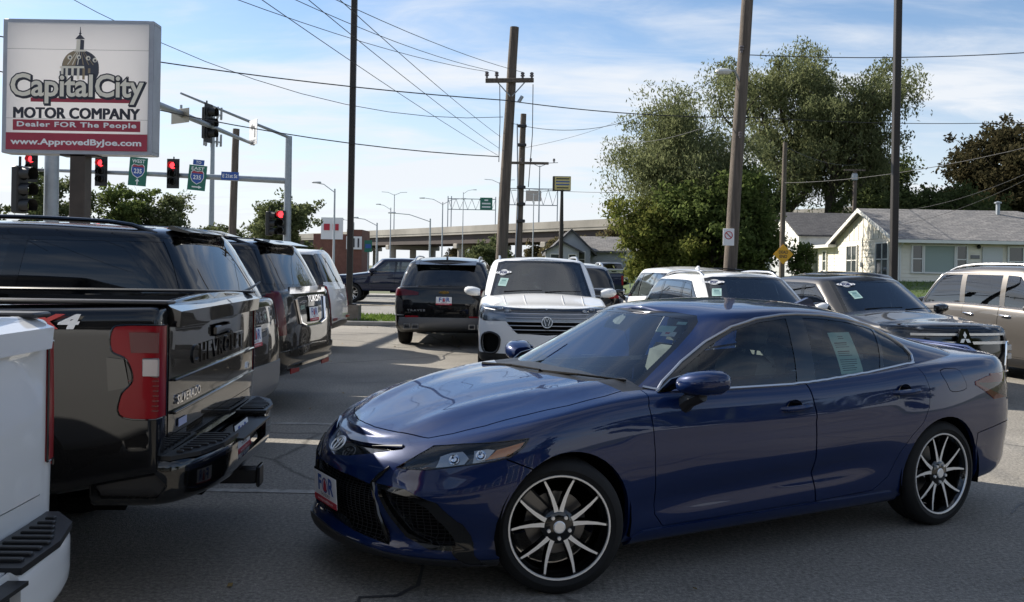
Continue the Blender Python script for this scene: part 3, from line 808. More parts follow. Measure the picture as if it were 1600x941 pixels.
def route_sign(label, loc, w, h, tilt, top, arrow, extra=None):
    o = empty('route_sign', loc); tag(o, label, 'road sign')
    F = frame((0, 0, 0), (cos(tilt), 0, sin(tilt)), (0, 0, 1)) 
    mb = MB(); mb.M = F; mb.box((0, 0, -.01), (w, h, .02)); mb.build('panel', M_sgreen, o, smooth=False)
    mb = MB()
    put_text(mb, F, top, .3, 0, h * .37, .004, .006, 1.05, fit=(w * .72, h * .13)); mb.build('legend', M_pwhite, o, smooth=False); mb = MB()
    if arrow == 'up':
        flat_poly(mb, F, [(-.02, -h * .46), (.03, -h * .46), (.03, -h * .34), (.10, -h * .34), (.005, -h * .24), (-.09, -h * .34), (-.02, -h * .34)], .004)
    else:
        flat_poly(mb, F, [(-.20, -h * .39), (.10, -h * .39), (.10, -h * .43), (.24, -h * .365), (.10, -h * .30), (.10, -h * .34), (-.20, -h * .34)], .004)
    mb.build('arrow', M_pwhite, o, smooth=False)
    mb = MB(); put_text(mb, F, '235', .3, 0, h * .02, .012, .006, 1.0, fit=(w * .44, h * .17)); mb.build('route_number', M_pwhite, o, smooth=False)
    mb = MB(); shield(mb, F, 0, h * .04, w * .86, .004); mb.build('shield_border', M_pwhite, o, smooth=False)
    mb = MB(); shield(mb, F, 0, h * .04, w * .78, .007); mb.build('shield_field', M_sblue, o, smooth=False)
    mb = MB(); flat_poly(mb, F, [(-w * .32, h * .04 + w * .235), (-w * .235, h * .04 + w * .33), (0, h * .04 + w * .28), (w * .235, h * .04 + w * .33), (w * .32, h * .04 + w * .235), (w * .33, h * .04 + w * .19), (-w * .33, h * .04 + w * .19)], .0095); mb.build('shield_crown', M_shieldred, o, smooth=False)
    if extra:
        mb = MB(); mb.M = F; mb.box((0, h * .5 + .13, -.01), (w * .62, .23, .02)); mb.build('direction_plate', M_sblue, o, smooth=False)
        mb = MB(); put_text(mb, F, extra, .3, 0, h * .5 + .13, .004, .006, fit=(w * .3, .13)); mb.build('direction_legend', M_pwhite, o, smooth=False)
    mb = MB(); mb.box((0, .06, .0), (.08, .09, h * .9)); mb.build('bracket', M_steel, o)
    return o
route_sign('green west interstate sign with an up arrow on the mast arm', (-16.72, 40.72, 5.57), .80, 1.26, R(-4), 'WEST', 'up')
route_sign('green east interstate sign with a blue to plate on the mast arm', (-14.08, 40.72, 5.34), .80, 1.12, R(-5), 'EAST', 'right', 'TO')
o = empty('street_sign', (-12.62, 40.72, 5.45)); tag(o, 'blue street name sign on the mast arm by the far pole', 'street sign')
F = frame((0, 0, 0), (1, 0, -.03), (0, 0, 1))
mb = MB(); mb.M = F; mb.box((0, 0, -.01), (.78, .36, .02)); mb.build('panel', M_sblue, o, smooth=False)
mb = MB(); put_text(mb, F, 'E 21st St', .3, 0, 0, .004, .008, fit=(.66, .17)); mb.build('legend', M_pwhite, o, smooth=False)
o = empty('turn_sign', (-10.05, 35.2, 6.62), R(-52)); tag(o, 'white left-turn-only sign at the tip of the near mast arm', 'road sign')
F = frame((0, 0, 0), (1, 0, 0), (0, 0, 1))
mb = MB(); mb.M = F; mb.box((0, 0, -.01), (.76, .95, .02), bev=.005); mb.build('panel', M_pwhite, o, smooth=False)
mb = MB(); flat_poly(mb, F, [(.14, -.2), (.21, -.2), (.21, .10), (.12, .24), (-.06, .24), (-.06, .32), (-.24, .2), (-.06, .08), (-.06, .17), (.09, .17), (.14, .08)], .004); put_text(mb, F, 'ONLY', .3, 0, -.35, .004, .006, fit=(.5, .13)); mb.build('legend', M_ink, o, smooth=False)
o = empty('road_sign', (-10.45, 28.6, 6.15), R(-35)); tag(o, 'back of a tan sign hung under the near mast arm', 'road sign')
mb = MB(); mb.box((0, 0, 0), (.9, .02, .45), bev=.004); mb.build('panel', pbr('sign_back', (.33, .30, .24), .5, .3), o); mb = MB(); mb.box((0, .03, .2), (.06, .05, .3)); mb.build('bracket', M_steel, o)

# ---------------------------------------------------------------- lamp poles of the lot
def lot_light(label, loc):
    o = empty('lamp_post', loc); tag(o, label, 'lamp post')
    mb = MB(); mb.prism([(-.29, -.24), (.29, -.24), (.29, .24), (-.29, .24)], 'z', 0, .52); mb.build('concrete_base', pbr('old_concrete', (.17, .145, .12), .9, noise=(5, .3), bump=(25, .6, .01)), o, smooth=False)
    mb = MB(); mb.box((0, 0, .535), (.34, .34, .03)); mb.build('base_plate', M_bronze, o)
    mb = MB(); mb.box((0, 0, 5.5), (.155, .155, 10.0), bev=.012); mb.build('shaft', M_bronze, o)
    for s in (-1, 1):
        mb = MB(); mb.box((.48 * s, 0, 10.42), (.62, .34, .14), bev=.03); mb.build('luminaire', M_bronze, o)
    mb = MB(); mb.box((0, 0, 10.42), (.5, .08, .08)); mb.build('crossbar', M_bronze, o)
lot_light('tall dark lamp post on a concrete block behind the left row of SUVs', (-4.36, 24.6, 0))
lot_light('tall dark lamp post in front of the white house', (9.17, 22.0, 0))

# ---------------------------------------------------------------- utility poles
def upole(label, base, top, r0, r1, name='utility_pole'):
    o = empty(name, base); tag(o, label, 'utility pole')
    b, t = Vector(base), Vector(top) - Vector(base)
    mb = MB(); n = 8; rng = random.Random(7)
    mb.tube([t * (i / n) + Vector((rng.uniform(-.01, .01), rng.uniform(-.01, .01), 0)) for i in range(n + 1)], [r0 + (r1 - r0) * i / n for i in range(n + 1)], 14)
    mb.build('shaft', M_wood, o)
    return o, t
def insulator(o, p, s=1.0):
    mb = MB(); mb.lathe([(0, 0), (.03 * s, 0), (.03 * s, .05 * s), (.055 * s, .06 * s), (.055 * s, .09 * s), (.03 * s, .10 * s), (.05 * s, .12 * s), (.05 * s, .15 * s), (.02 * s, .17 * s), (0, .17 * s)], 10, Matrix.Translation(p)); return mb.build('insulator', pbr('porcelain', (.12, .10, .10), .3), o)
main, t = upole('leaning bare-topped utility pole with a crossarm in the middle of the sky', (-.38, 26.3, 0), (-.05, 26.3, 8.5), .185, .13)
zc_ = 6.93; cx_ = .33 * zc_ / 8.5
mb = MB(); mb.box((cx_ - .05, -.2, zc_), (1.38, .10, .12), rz=R(4), bev=.01, M=Matrix.Rotation(R(-1.5), 4, 'Y')); mb.build('crossarm', M_wood, main)
for dx in (-.70, -.42, .32, .58): insulator(main, (cx_ + dx, -.2, zc_ + .06), 1.1)
mb = MB(); mb.tube([(cx_ - .4, -.2, zc_ - .05), (cx_ - .03, -.19, zc_ - .45)], .018, 6); mb.tube([(cx_ + .38, -.2, zc_ - .05), (cx_ + .03, -.19, zc_ - .45)], .018, 6); mb.build('brace', M_steel, main)
mb = MB(); mb.lathe([(0, 0), (.05, 0), (.05, .20), (0, .20)], 10, Matrix.Translation((cx_ + .22, -.22, zc_ - .62)) @ Matrix.Rotation(R(30), 4, 'Y')); mb.build('fuse_cutout', M_steel, main)
for dx, z1 in ((-.33, 4.6), (.62, 3.9)):
    mb = MB(); mb.tube([(cx_ + dx, -.2, zc_ - .1), (cx_ + dx * .98 + .02, -.18, (zc_ + z1) / 2), (cx_ + dx * .9 - .02, -.18, z1)], .012, 5); mb.build('drop_wire', M_wire, main)
sec, t = upole('second utility pole right behind the leaning one, cluttered with hardware', (.25, 43.5, 0), (.42, 43.5, 8.9), .19, .14)
mb = MB(); mb.box((.45, -.18, 6.55), (1.9, .10, .12), bev=.01); mb.build('crossarm', M_wood, sec)
for dx in (-.35, .1, 1.2): insulator(sec, (.45 + dx, -.18, 6.6), 1.1)
for z in (8.3, 7.4, 5.4, 4.6, 3.8): 
    mb = MB(); mb.box((.12, -.2, z), (.42, .12, .16), bev=.03); mb.build('pole_hardware', M_wire, sec)
mb = MB(); mb.tube([(-.16, -.17, .5), (-.02, -.17, 4.5), (-.12, -.2, 8.4)], .035, 6); mb.build('riser_pipe', M_steel, sec)
right, t = upole('thick leaning utility pole with a cobra-head lamp and a no-parking sign', (5.85, 24.9, 0), (6.36, 24.9, 10.6), .185, .15)
ax = lambda z: .51 * z / 10.6
mb = MB(); mb.tube([(ax(6.75) - .1, -.1, 6.75), (ax(6.9) - .28, -.3, 6.98), (ax(6.9) - .5, -.45, 6.98)], [.03, .03, .025], 8); mb.build('lamp_arm', M_steel, right)
mb = MB(); mb.M = Matrix.Translation((ax(6.9) - .63, -.5, 6.94)); mb.lathe([(0, .06), (.06, .055), (.11, .02), (.12, -.03), (.08, -.09), (0, -.10)], 12, Matrix.Diagonal((1.9, 1, 1, 1))); mb.build('lamp_head', pbr('lamp_grey', (.55, .56, .55), .5), right)
mb = MB(); mb.box((ax(2.5) - .14, -.20, 2.52), (.30, .02, .46), bev=.004); ns = mb.build('no_parking_sign', M_pwhite, right)
mb = MB(); mb.tube([(ax(2.5) - .14 + .10 * cos(2 * pi * k / 20), -.214, 2.57 + .10 * sin(2 * pi * k / 20)) for k in range(21)], .012, 5, False); mb.tube([(ax(2.5) - .21, -.214, 2.64), (ax(2.5) - .07, -.214, 2.50)], .012, 5); mb.build('prohibition_ring', M_pred, ns)
insulator(right, (ax(7.5) - .12, -.2, 7.5), 1.2); insulator(right, (ax(5.2), -.2, 5.2), 1.0)
dead, t = upole('slim wooden post carrying the yellow dead end diamond', (10.6, 36.0, lawn_z(10.6, 36)), (10.66, 36.0, 6.7), .11, .085, 'sign_post')
o = empty('warning_sign', (10.62, 35.85, 2.30)); tag(o, 'yellow diamond dead end sign on the slim wooden post', 'road sign')
F = frame((0, 0, 0), (1, 0, 0), (0, 0, 1))
mb = MB(); mb.M = F @ Matrix.Rotation(R(45), 4, 'Z'); mb.box((0, 0, -.01), (.56, .56, .015), bev=.004); mb.build('panel', M_syellow, o)
mb = MB(); put_text(mb, F, 'DEAD', .3, 0, .085, .004, .006, fit=(.36, .12)); put_text(mb, F, 'END', .3, 0, -.085, .004, .006, fit=(.30, .12)); mb.build('legend', M_ink, o, smooth=False)
far1, t = upole('dark utility pole between the forked trees', (22.3, 60, lawn_z(22, 60)), (22.4, 60, 8.4), .16, .12)
mb = MB(); mb.box((0, -.15, 6.6), (.35, .3, .5), bev=.06); mb.build('transformer', M_steel, far1)
mb = MB(); mb.box((0, -.15, 7.05), (1.4, .1, .1)); mb.build('crossarm', M_wood, far1)
stub, t = upole('leaning wooden stub pole between the green signs and the far signal pole', (-15.35, 50, 0), (-15.2, 50, 8.9), .22, .18)

# ---------------------------------------------------------------- overhead wires
def wire(label, pts, sag=.0, r=.012):
    a, b = Vector(pts[0]), Vector(pts[1])
    def off(p):
        u_, v_ = 800 + 1430 * p.x / p.y, 418 - 1430 * (p.z - 1.6) / p.y
        return u_ < 160 or u_ > 1590 or v_ < 0
    t0, t1 = (-1.4 if off(a) else 0.0), (2.4 if off(b) else 1.0)
    n = 24; q = []
    for i in range(n + 1):
        f = t0 + (t1 - t0) * i / n; p = a + (b - a) * f; p.z -= 4 * sag * f * (1 - f); q.append(p)
    mb = MB(); mb.tube(q, r * .72, 5, False)
    o = mb.build('overhead_wire', M_wire); tag(o, label, 'wire', 'overhead wires')
P1 = lambda x, y, D: (lambda u, v: ((u * cos(R(1)) - v * sin(R(1))) * D, D, 1.6 + (u * sin(R(1)) + v * cos(R(1))) * D))((x - 800) / 1430, (418 - y) / 1430)
arm = lambda dx: (-.38 + cx_ + dx, 26.1, zc_ + .24)
wire('wire from the bare-topped pole crossarm end to the upper left, lowest of the three', [arm(-.70), P1(345, -10, 15)], .15, .010)
wire('wire from the bare-topped pole crossarm to the upper left, middle of the three', [arm(-.42), P1(440, -10, 15)], .15, .010)
wire('wire from the bare-topped pole crossarm to the upper left, topmost of the three', [arm(.32), P1(500, -12, 15)], .12, .010)
wire('heavy cable crossing the whole sky from the dealer sign past the bare-topped pole', [P1(150, 82, 22), P1(790, 157, 26.2)], .12, .022)
wire('heavy cable running on from the bare-topped pole into the willow', [P1(790, 157, 26.2), P1(1170, 184, 25)], .12, .02)
wire('thin cable from the dealer sign top sagging to the bare-topped pole', [P1(60, -30, 20), P1(786, 183, 26.2)], .9, .012)
wire('thin cable from the bare-topped pole up to the lamp pole top', [P1(790, 190, 26.2), P1(1160, 92, 25)], .9, .011)
wire('lower heavy cable from the sign to the hook on the bare-topped pole', [P1(150, 150, 22), P1(780, 245, 26.1)], .25, .02)
wire('steep thin wire from the top edge down to the second utility pole, left one', [P1(395, -10, 18), P1(778, 243, 43)], .1, .013)
wire('steep thin wire from the top edge down to the second utility pole, middle one', [P1(470, -10, 18), P1(780, 232, 43)], .1, .013)
wire('steep thin wire from the top edge down to the second utility pole, rightmost one', [P1(520, -10, 18), P1(782, 214, 43)], .1, .013)
wire('line from the lamp pole to the right edge above the forked trees', [P1(1170, 86, 25), P1(1640, 80, 24)], .12, .018)
wire('line from the lamp pole to the right edge through the tree crowns', [P1(1155, 182, 25), P1(1640, 190, 26)], .12, .014)
wire('service drop from the slim post to the dark lamp post and beyond', [P1(1224, 286, 36), P1(1640, 222, 24)], .25, .015)
wire('short line from the slim post up to the dark pole between the trees', [P1(1224, 228, 36), P1(1345, 256, 60)], .35, .016)
wire('low line across the street from the second pole to the thicket', [P1(812, 294, 43), P1(1000, 300, 48)], .1, .013)
wire('far thin line over the overpass signs', [P1(815, 232, 43), P1(965, 190, 60)], .15, .012)
wire('line from the thicket to the thick leaning pole', [P1(940, 215, 52), P1(1155, 178, 25)], .5, .012)
wire('faint line descending over the brownish tree', [P1(1400, 330, 44), P1(1640, 255, 30)], .3, .013)
wire('faint lower line above the white house roof', [P1(1400, 352, 44), P1(1640, 262, 30)], .3, .011)
# ---------------------------------------------------------------- vehicle shells
def shell(sp):
    """A closed-sided skin: plan outlines stacked from zb(x) to zt(x), capped by a crowned deck.
    sp: xf, xr, W(x), rings [(g, dy, dxf, dxr)], df/nf, dr/nr (plan curvature of nose and tail),
    zb, zt, crown (functions of x), nr_, ns, nfr, nre. Returns a bmesh."""
    xf, xr, W = sp['xf'], sp['xr'], sp['W']
    rg = sp['rings']; m = len(rg)
    K = sp.get('nrings', 22)
    ip = [spl([(i, r[c]) for i, r in enumerate(rg)]) for c in range(4)]
    zlim = sp.get('zlim')
    nfr, ns, nre = sp.get('nfr', 14), sp.get('ns', 44), sp.get('nre', 12)
    bm = bmesh.new()
    sculpt = sp.get('sculpt')
    rows = []
    for k in range(K):
        t = k * (m - 1) / (K - 1)
        g, dy, dxf, dxr = (f(t) for f in ip)
        XF, XR = xf + dxf, xr - dxr
        df, nf, dr, nr = sp['df'], sp['nf'], sp['dr'], sp['nr']
        pl = []
        for i in range(nfr):
            a = (pi / 2) * i / nfr
            pl.append((XF - df * (1 - cos(a) ** (2 / nf)), sin(a) ** (2 / nf)))
        x0, x1 = XF - df, XR + dr
        for i in range(ns + 1):
            pl.append((x0 + (x1 - x0) * i / ns, 1.0))
        for i in range(nre - 1, -1, -1):
            a = (pi / 2) * i / nre
            pl.append((XR + dr * (1 - cos(a) ** (2 / nr)), sin(a) ** (2 / nr)))
        row = []
        for x, s in pl:
            w = (W(x) + dy)
            xs = min(max(x, zlim[0]), zlim[1]) if zlim else x
            z0 = sp['zb'](x); z = z0 + g * (sp['zt'](xs) - z0)
            y = s * w
            if sculpt: x, y, z = sculpt(x, y, z, g)
            row.append((x, y, z))
        rows.append(row)
    n = len(rows[0])
    VL = [[bm.verts.new(p) for p in row] for row in rows]
    VR = [[(VL[k][i] if i in (0, n - 1) else bm.verts.new((p[0], -p[1], p[2]))) for i, p in enumerate(row)] for k, row in enumerate(rows)]
    for k in range(K - 1):
        for i in range(n - 1):
            bm.faces.new((VL[k][i], VL[k][i + 1], VL[k + 1][i + 1], VL[k + 1][i]))
            bm.faces.new((VR[k][i + 1], VR[k][i], VR[k + 1][i], VR[k + 1][i + 1]))
    def cap(V, Vr, crown, C, flip):
        prevL = prevR = None
        for i in range(n):
            a, b = V[i], Vr[i]
            if i in (0, n - 1):
                rl = rr = [a] * (C + 1)
            else:
                x, y, z = a.co
                mid = []
                for q in range(1, C + 1):
                    f = 1 - q / C
                    h = crown(x) * (1 - f * f)
                    mid.append((x, y * f, z + h, q == C))
                rl = [a]; rr = [b]
                for (px_, py_, pz_, last) in mid:
                    v = bm.verts.new((px_, py_, pz_)); rl.append(v)
                    rr.append(v if last else bm.verts.new((px_, -py_, pz_)))
            if prevL is not None:
                for q in range(C):
                    for (P, Q, s) in ((prevL, rl, 1), (prevR, rr, -1)):
                        vs = []
                        for v in (P[q], Q[q], Q[q + 1], P[q + 1]):
                            if v not in vs: vs.append(v)
                        if len(vs) >= 3:
                            if (s < 0) != flip: vs = vs[::-1]
                            try: bm.faces.new(vs)
                            except ValueError: pass
            prevL, prevR = rl, rr
    if sp.get('cap', True): cap(VL[-1], VR[-1], sp['crown'], sp.get('ncap', 10), False)
    if sp.get('floor'): cap(VL[0], VR[0], lambda x: 0.0, 2, True)
    bm.normal_update()
    bmesh.ops.recalc_face_normals(bm, faces=bm.faces[:])
    # outward: the face with the largest y must point to +y
    fmax = max(bm.faces, key=lambda f: f.calc_center_median().y)
    if fmax.normal.y < 0:
        bmesh.ops.reverse_faces(bm, faces=bm.faces[:])
    bm.faces.layers.int.new('region')
    bm.normal_update()
    return bm

_VIEW = {'L': (0, 2, 1, 1), 'R': (0, 2, 1, -1), 'F': (1, 2, 0, 1), 'B': (1, 2, 0, -1), 'T': (0, 1, 2, 1)}
def _inside(poly, px, py):
    c = False; n = len(poly); j = n - 1
    for i in range(n):
        xi, yi = poly[i]; xj, yj = poly[j]
        if (yi > py) != (yj > py) and px < (xj - xi) * (py - yi) / (yj - yi) + xi:
            c = not c
        j = i
    return c

def cut(bm, poly, view, rid, ok=None, minn=0.08, only=None):
    """score the outline poly into the skin (seen along view) and mark the faces inside with rid"""
    a, b, d, sg = _VIEW[view]
    lay = bm.faces.layers.int['region']
    xs = [p[0] for p in poly]; ys = [p[1] for p in poly]
    bx = (min(xs) - .01, max(xs) + .01, min(ys) - .01, max(ys) + .01)
    def cand():
        out = []
        for f in bm.faces:
            if only is not None and f[lay] not in only: continue
            c0 = f.verts[0].co
            if c0[a] < bx[0] - .35 or c0[a] > bx[1] + .35 or c0[b] < bx[2] - .35 or c0[b] > bx[3] + .35: continue
            if f.normal[d] * sg < minn: continue
            c = f.calc_center_median()
            if view in 'LR' and c.y * sg < 0.02: continue
            if ok and not ok(c): continue
            lo_a = min(v.co[a] for v in f.verts); hi_a = max(v.co[a] for v in f.verts)
            if hi_a < bx[0] or lo_a > bx[1]: continue
            lo_b = min(v.co[b] for v in f.verts); hi_b = max(v.co[b] for v in f.verts)
            if hi_b < bx[2] or lo_b > bx[3]: continue
            out.append((f, lo_a, hi_a, lo_b, hi_b))
        return out
    n = len(poly)
    cs = cand()
    for i in range(n):
        p, q = poly[i], poly[(i + 1) % n]
        e = (q[0] - p[0], q[1] - p[1]); L = math.hypot(*e)
        if L < 1e-6: continue
        no = [0, 0, 0]; no[a] = -e[1] / L; no[b] = e[0] / L
        co = [0, 0, 0]; co[a] = p[0]; co[b] = p[1]
        x0, x1 = min(p[0], q[0]) - 1e-4, max(p[0], q[0]) + 1e-4
        y0, y1 = min(p[1], q[1]) - 1e-4, max(p[1], q[1]) + 1e-4
        hit = [f for (f, la, ha, lb, hb) in cs if f.is_valid and ha >= x0 and la <= x1 and hb >= y0 and lb <= y1]
        if not hit: continue
        hs = set(hit)
        geom = set(hit)
        for f in hit:
            geom.update(f.edges); geom.update(f.verts)
        r = bmesh.ops.bisect_plane(bm, geom=list(geom), dist=1e-5, plane_co=co, plane_no=no)
        cs = [t for t in cs if t[0].is_valid and t[0] not in hs]
        for f in set(g for g in r['geom'] if isinstance(g, bmesh.types.BMFace)) | set(f for f in hs if f.is_valid):
            va = [v.co[a] for v in f.verts]; vb = [v.co[b] for v in f.verts]
            cs.append((f, min(va), max(va), min(vb), max(vb)))
    cnt = 0
    for t in cs:
        f = t[0]
        if not f.is_valid: continue
        f.normal_update()
        c = f.calc_center_median()
        if f.normal[d] * sg >= minn and _inside(poly, c[a], c[b]):
            f[lay] = rid; cnt += 1
    return cnt

def cut_both(bm, poly, rid, ok=None, minn=0.08, rid2=None, only=None):
    cut(bm, poly, 'L', rid, ok, minn, only)
    cut(bm, poly, 'R', rid if rid2 is None else rid2, ok, minn, only)

def mirror_y(poly):
    return [(-y, z) for y, z in poly]

def inset(poly, d):
    """polygon shrunk by d (counter-clockwise or clockwise)"""
    n = len(poly)
    ar = sum(poly[i][0] * poly[(i + 1) % n][1] - poly[(i + 1) % n][0] * poly[i][1] for i in range(n))
    s = 1 if ar > 0 else -1
    out = []
    for i in range(n):
        p0, p1, p2 = Vector(poly[i - 1]), Vector(poly[i]), Vector(poly[(i + 1) % n])
        e1 = (p1 - p0).normalized(); e2 = (p2 - p1).normalized()
        n1 = Vector((-e1.y, e1.x)) * s; n2 = Vector((-e2.y, e2.x)) * s
        k = 1 + n1.dot(n2)
        out.append(tuple(p1 + (n1 + n2) * (d / max(k, 0.35))))
    return out

def smooth_poly(pts, sub=4, sharp=()):
    """closed Catmull-Rom through pts; indices in sharp stay corners"""
    n = len(pts); out = []
    for i in range(n):
        p0, p1, p2, p3 = (Vector(pts[(i + k) % n]) for k in (-1, 0, 1, 2))
        if i in sharp: p0 = p1 * 2 - p2
        if (i + 1) % n in sharp: p3 = p2 * 2 - p1
        for k in range(sub):
            t = k / sub
            out.append(tuple(0.5 * ((2 * p1) + (p2 - p0) * t + (2 * p0 - 5 * p1 + 4 * p2 - p3) * t * t + (3 * p1 - p0 - 3 * p2 + p3) * t ** 3)))
    return out

def circle_poly(cx, cz, r, n=36, zmin=0.0):
    """wheel-arch outline: an arc over the wheel, open downwards"""
    m = max(8, int(n * .6)); out = []
    for i in range(m + 1):
        a = R(-18) + R(216) * i / m
        out.append((cx + r * cos(a), cz + r * sin(a)))
    return [(out[0][0] - .02, zmin)] + out + [(out[-1][0] + .02, zmin)]

def take(bm, rids, name, mats, parent, off=0.0, skirt=0.0, normals=True, skirt_mat=None):
    """the faces of these regions as a mesh object of their own"""
    lay = bm.faces.layers.int['region']
    rs = rids if isinstance(rids, (set, list, tuple)) else (rids,)
    fs = [f for f in bm.faces if f[lay] in rs]
    if not fs: return None
    idx = {}; vs = []; ns = []
    faces = []
    for f in fs:
        q = []
        for v in f.verts:
            if v not in idx:
                idx[v] = len(vs)
                vs.append(v.co + v.normal * off); ns.append(v.normal.copy())
            q.append(idx[v])
        faces.append(tuple(q))
    nf = len(faces); fmi = [0] * nf
    if skirt:
        S_ = set(fs)
        for f in fs:
            for l in f.loops:
                e = l.edge
                if sum(1 for g in e.link_faces if g in S_) == 1:
                    a, b = l.vert, l.link_loop_next.vert
                    pa, pb = vs[idx[a]], vs[idx[b]]
                    k = len(vs)
                    out = (pb - pa).cross(f.normal)
                    if out.length > 1e-9: out.normalize()
                    for p in (pa, pb, pb - b.normal * skirt, pa - a.normal * skirt):
                        vs.append(p.copy()); ns.append(out.copy())
                    faces.append((k + 1, k, k + 3, k + 2)); fmi.append(1 if skirt_mat else 0)
    if skirt_mat: mats = [mats, skirt_mat]
    return mesh_obj(name, vs, faces, mats, parent, fmi if skirt_mat else None, True, 35, ns if normals else None)

def outline_tube(bm, rids, name, mat, parent, r=0.006, off=0.003, seg=6, ok=None):
    """a thin moulding along the border of a region"""
    lay = bm.faces.layers.int['region']
    rs = rids if isinstance(rids, (set, list, tuple)) else (rids,)
    fs = set(f for f in bm.faces if f[lay] in rs)
    adj = {}
    for f in fs:
        for e in f.edges:
            if sum(1 for g in e.link_faces if g in fs) == 1:
                a, b = e.verts
                adj.setdefault(a, []).append(b); adj.setdefault(b, []).append(a)
    mb = MB(); seen = set()
    for st in sorted(adj, key=lambda v: len(adj[v])):
        if st in seen: continue
        chain = [st]; seen.add(st); cur = st
        while True:
            nx = [v for v in adj[cur] if v not in seen]
            if not nx: break
            cur = nx[0]; seen.add(cur); chain.append(cur)
        closed = len(chain) > 3 and chain[0] in adj[chain[-1]]
        pts = [v.co + v.normal * off for v in chain] + ([chain[0].co + chain[0].normal * off] if closed else [])
        if ok: pts = [p for p in pts if ok(p)]
        q = [pts[0]] if pts else []
        for p in pts[1:]:
            if (p - q[-1]).length > 0.004: q.append(p)
        if len(q) > 2: mb.tube(q, r, seg)
    return mb.build(name, mat, parent) if mb.v else None

# ---------------------------------------------------------------- wheels
def wheel(parent, x, y, r, width, side, rim_r, style='split10', rim_mat=None, face_mat=None, steer=0.0, cap_mat=None, camber=0):
    """wheel > tyre, rim, disc; side=+1 outer face towards +y"""
    o = empty('wheel', (x, y, r), 0, parent)
    o.rotation_euler = (0, 0, steer + (0 if side > 0 else pi))
    M = Matrix.Rotation(R(-90), 4, 'X')          # lathe axis z -> +y
    w = width / 2
    key = ('tyre', round(r, 3), round(width, 3), round(rim_r, 3))
    if key not in _wc:
        mb = MB()
        pr = [(rim_r - .012, -w + .02), (rim_r + .004, -w + .004), (rim_r + .03, -w - .004), (r - .05, -w - .006), (r - .022, -w + .004), (r - .006, -w + .022), (r, -w + .05)]
        for k in range(3):
            c0 = -w + .05 + (2 * w - .10) * (k + .5) / 3
            pr += [(r, c0 - .012), (r - .008, c0 - .009), (r - .008, c0 + .005), (r, c0 + .008)]
        pr += [(r, w - .05), (r - .006, w - .022), (r - .022, w - .004), (r - .05, w + .006), (rim_r + .03, w + .004), (rim_r + .004, w - .004), (rim_r - .012, w - .02)]
        mb.lathe(pr, 56, M)
        t = mb.build('tyre', M_rubber, o, angle=50); _wc[key] = t.data
    else:
        t = link(bpy.data.objects.new('tyre', _wc[key]), o)
    key = ('rim', style, round(rim_r, 3), round(width, 3), rim_mat.name, face_mat.name)
    if key not in _wc:
        mb = MB()
        mb.cm = 0
        mb.lathe([(rim_r - .010, -w + .015), (rim_r - .03, -w + .03), (rim_r - .045, 0), (rim_r - .03, w - .05), (rim_r - .022, w - .022), (rim_r - .014, w - .008)], 48, M)
        mb.cm = 1
        mb.lathe([(rim_r - .009, w - .008), (rim_r - .006, w - .002), (rim_r + .001, w - .001), (rim_r + .003, w - .006)], 56, M)
        f = w - .022
        def spoke(a0, a1, hw0, hw1, r0, r1, dip=0.012, cmf=1):
            # a tapered bar from (r0,a0) to (r1,a1), face at y=f
            n = 5; top = []; bot = []
            for i in range(n):
                t = i / (n - 1)
                rr = r0 + (r1 - r0) * t
                a = a0 + (a1 - a0) * t
                hw = hw0 + (hw1 - hw0) * t
                cx, cz = rr * sin(a), rr * cos(a)
                tx, tz = cos(a), -sin(a)
                yy = f - dip * sin(pi * t) * .6 + (.012 * (t - .3))
                top.append(((cx - tx * hw, yy, cz - tz * hw), (cx + tx * hw, yy, cz + tz * hw)))
                h2 = hw + .008
                bot.append(((cx - tx * h2, yy - .035, cz - tz * h2), (cx + tx * h2, yy - .035, cz + tz * h2)))
            for i in range(n - 1):
                mb.cm = cmf
                mb.quad(top[i][0], top[i][1], top[i + 1][1], top[i + 1][0])
                mb.cm = 0
                mb.quad(top[i][1], bot[i][1], bot[i + 1][1], top[i + 1][1])
                mb.quad(bot[i][0], top[i][0], top[i + 1][0], bot[i + 1][0])
                mb.quad(bot[i][1], bot[i][0], bot[i + 1][0], bot[i + 1][1])
        R1 = rim_r - .012
        if style == 'camry':
            for k in range(5):
                b = 2 * pi * k / 5 + .02
                for s in (-1, 1):
                    spoke(b + s * .13, b + s * .315, .0125, .0050, .045, R1, .004)
        elif style == 'ten':
            for k in range(5):
                b = 2 * pi * k / 5
                for s in (-1, 1):
                    spoke(b + s * .13, b + s * .24, .022, .016, .05, R1, .008)
        else:
            for k in range(6):
                b = 2 * pi * k / 6
                spoke(b, b, .04, .028, .05, R1, .01)
        mb.cm = 0
        mb.lathe([(0, f + .006), (.03, f + .006), (.066, f + .002), (.085, f - .01), (.09, f - .04), (.0, f - .05)], 30, M)
        mb.cm = 1
        mb.lathe([(.0, f + .012), (.026, f + .012), (.031, f + .008), (.031, f)], 24, M)
        for k in range(5):
            a = 2 * pi * (k + .5) / 5
            mb.lathe([(0, f + .012), (.009, f + .012), (.011, f)], 8, Matrix.Translation((.055 * sin(a), 0, .055 * cos(a))) @ M)
        rm = mb.build('rim', [rim_mat, face_mat], o, angle=30); _wc[key] = rm.data
    else:
        rm = link(bpy.data.objects.new('rim', _wc[key]), o)
    key = ('disc', round(rim_r, 2))
    if key not in _wc:
        mb = MB()
        mb.lathe([(.05, .0), (.155, .0), (.155, -.02), (.05, -.02)], 32, M, True)
        mb.box((rim_r * .45, -.005, rim_r * .42), (.08, .07, .16), M=Matrix.Rotation(R(45), 4, 'Y'), bev=.01)
        d = mb.build('brake_disc', pbr('brake_steel', (.18, .175, .17), .4, .9), o); _wc[key] = d.data
    else:
        link(bpy.data.objects.new('brake_disc', _wc[key]), o)
    return o
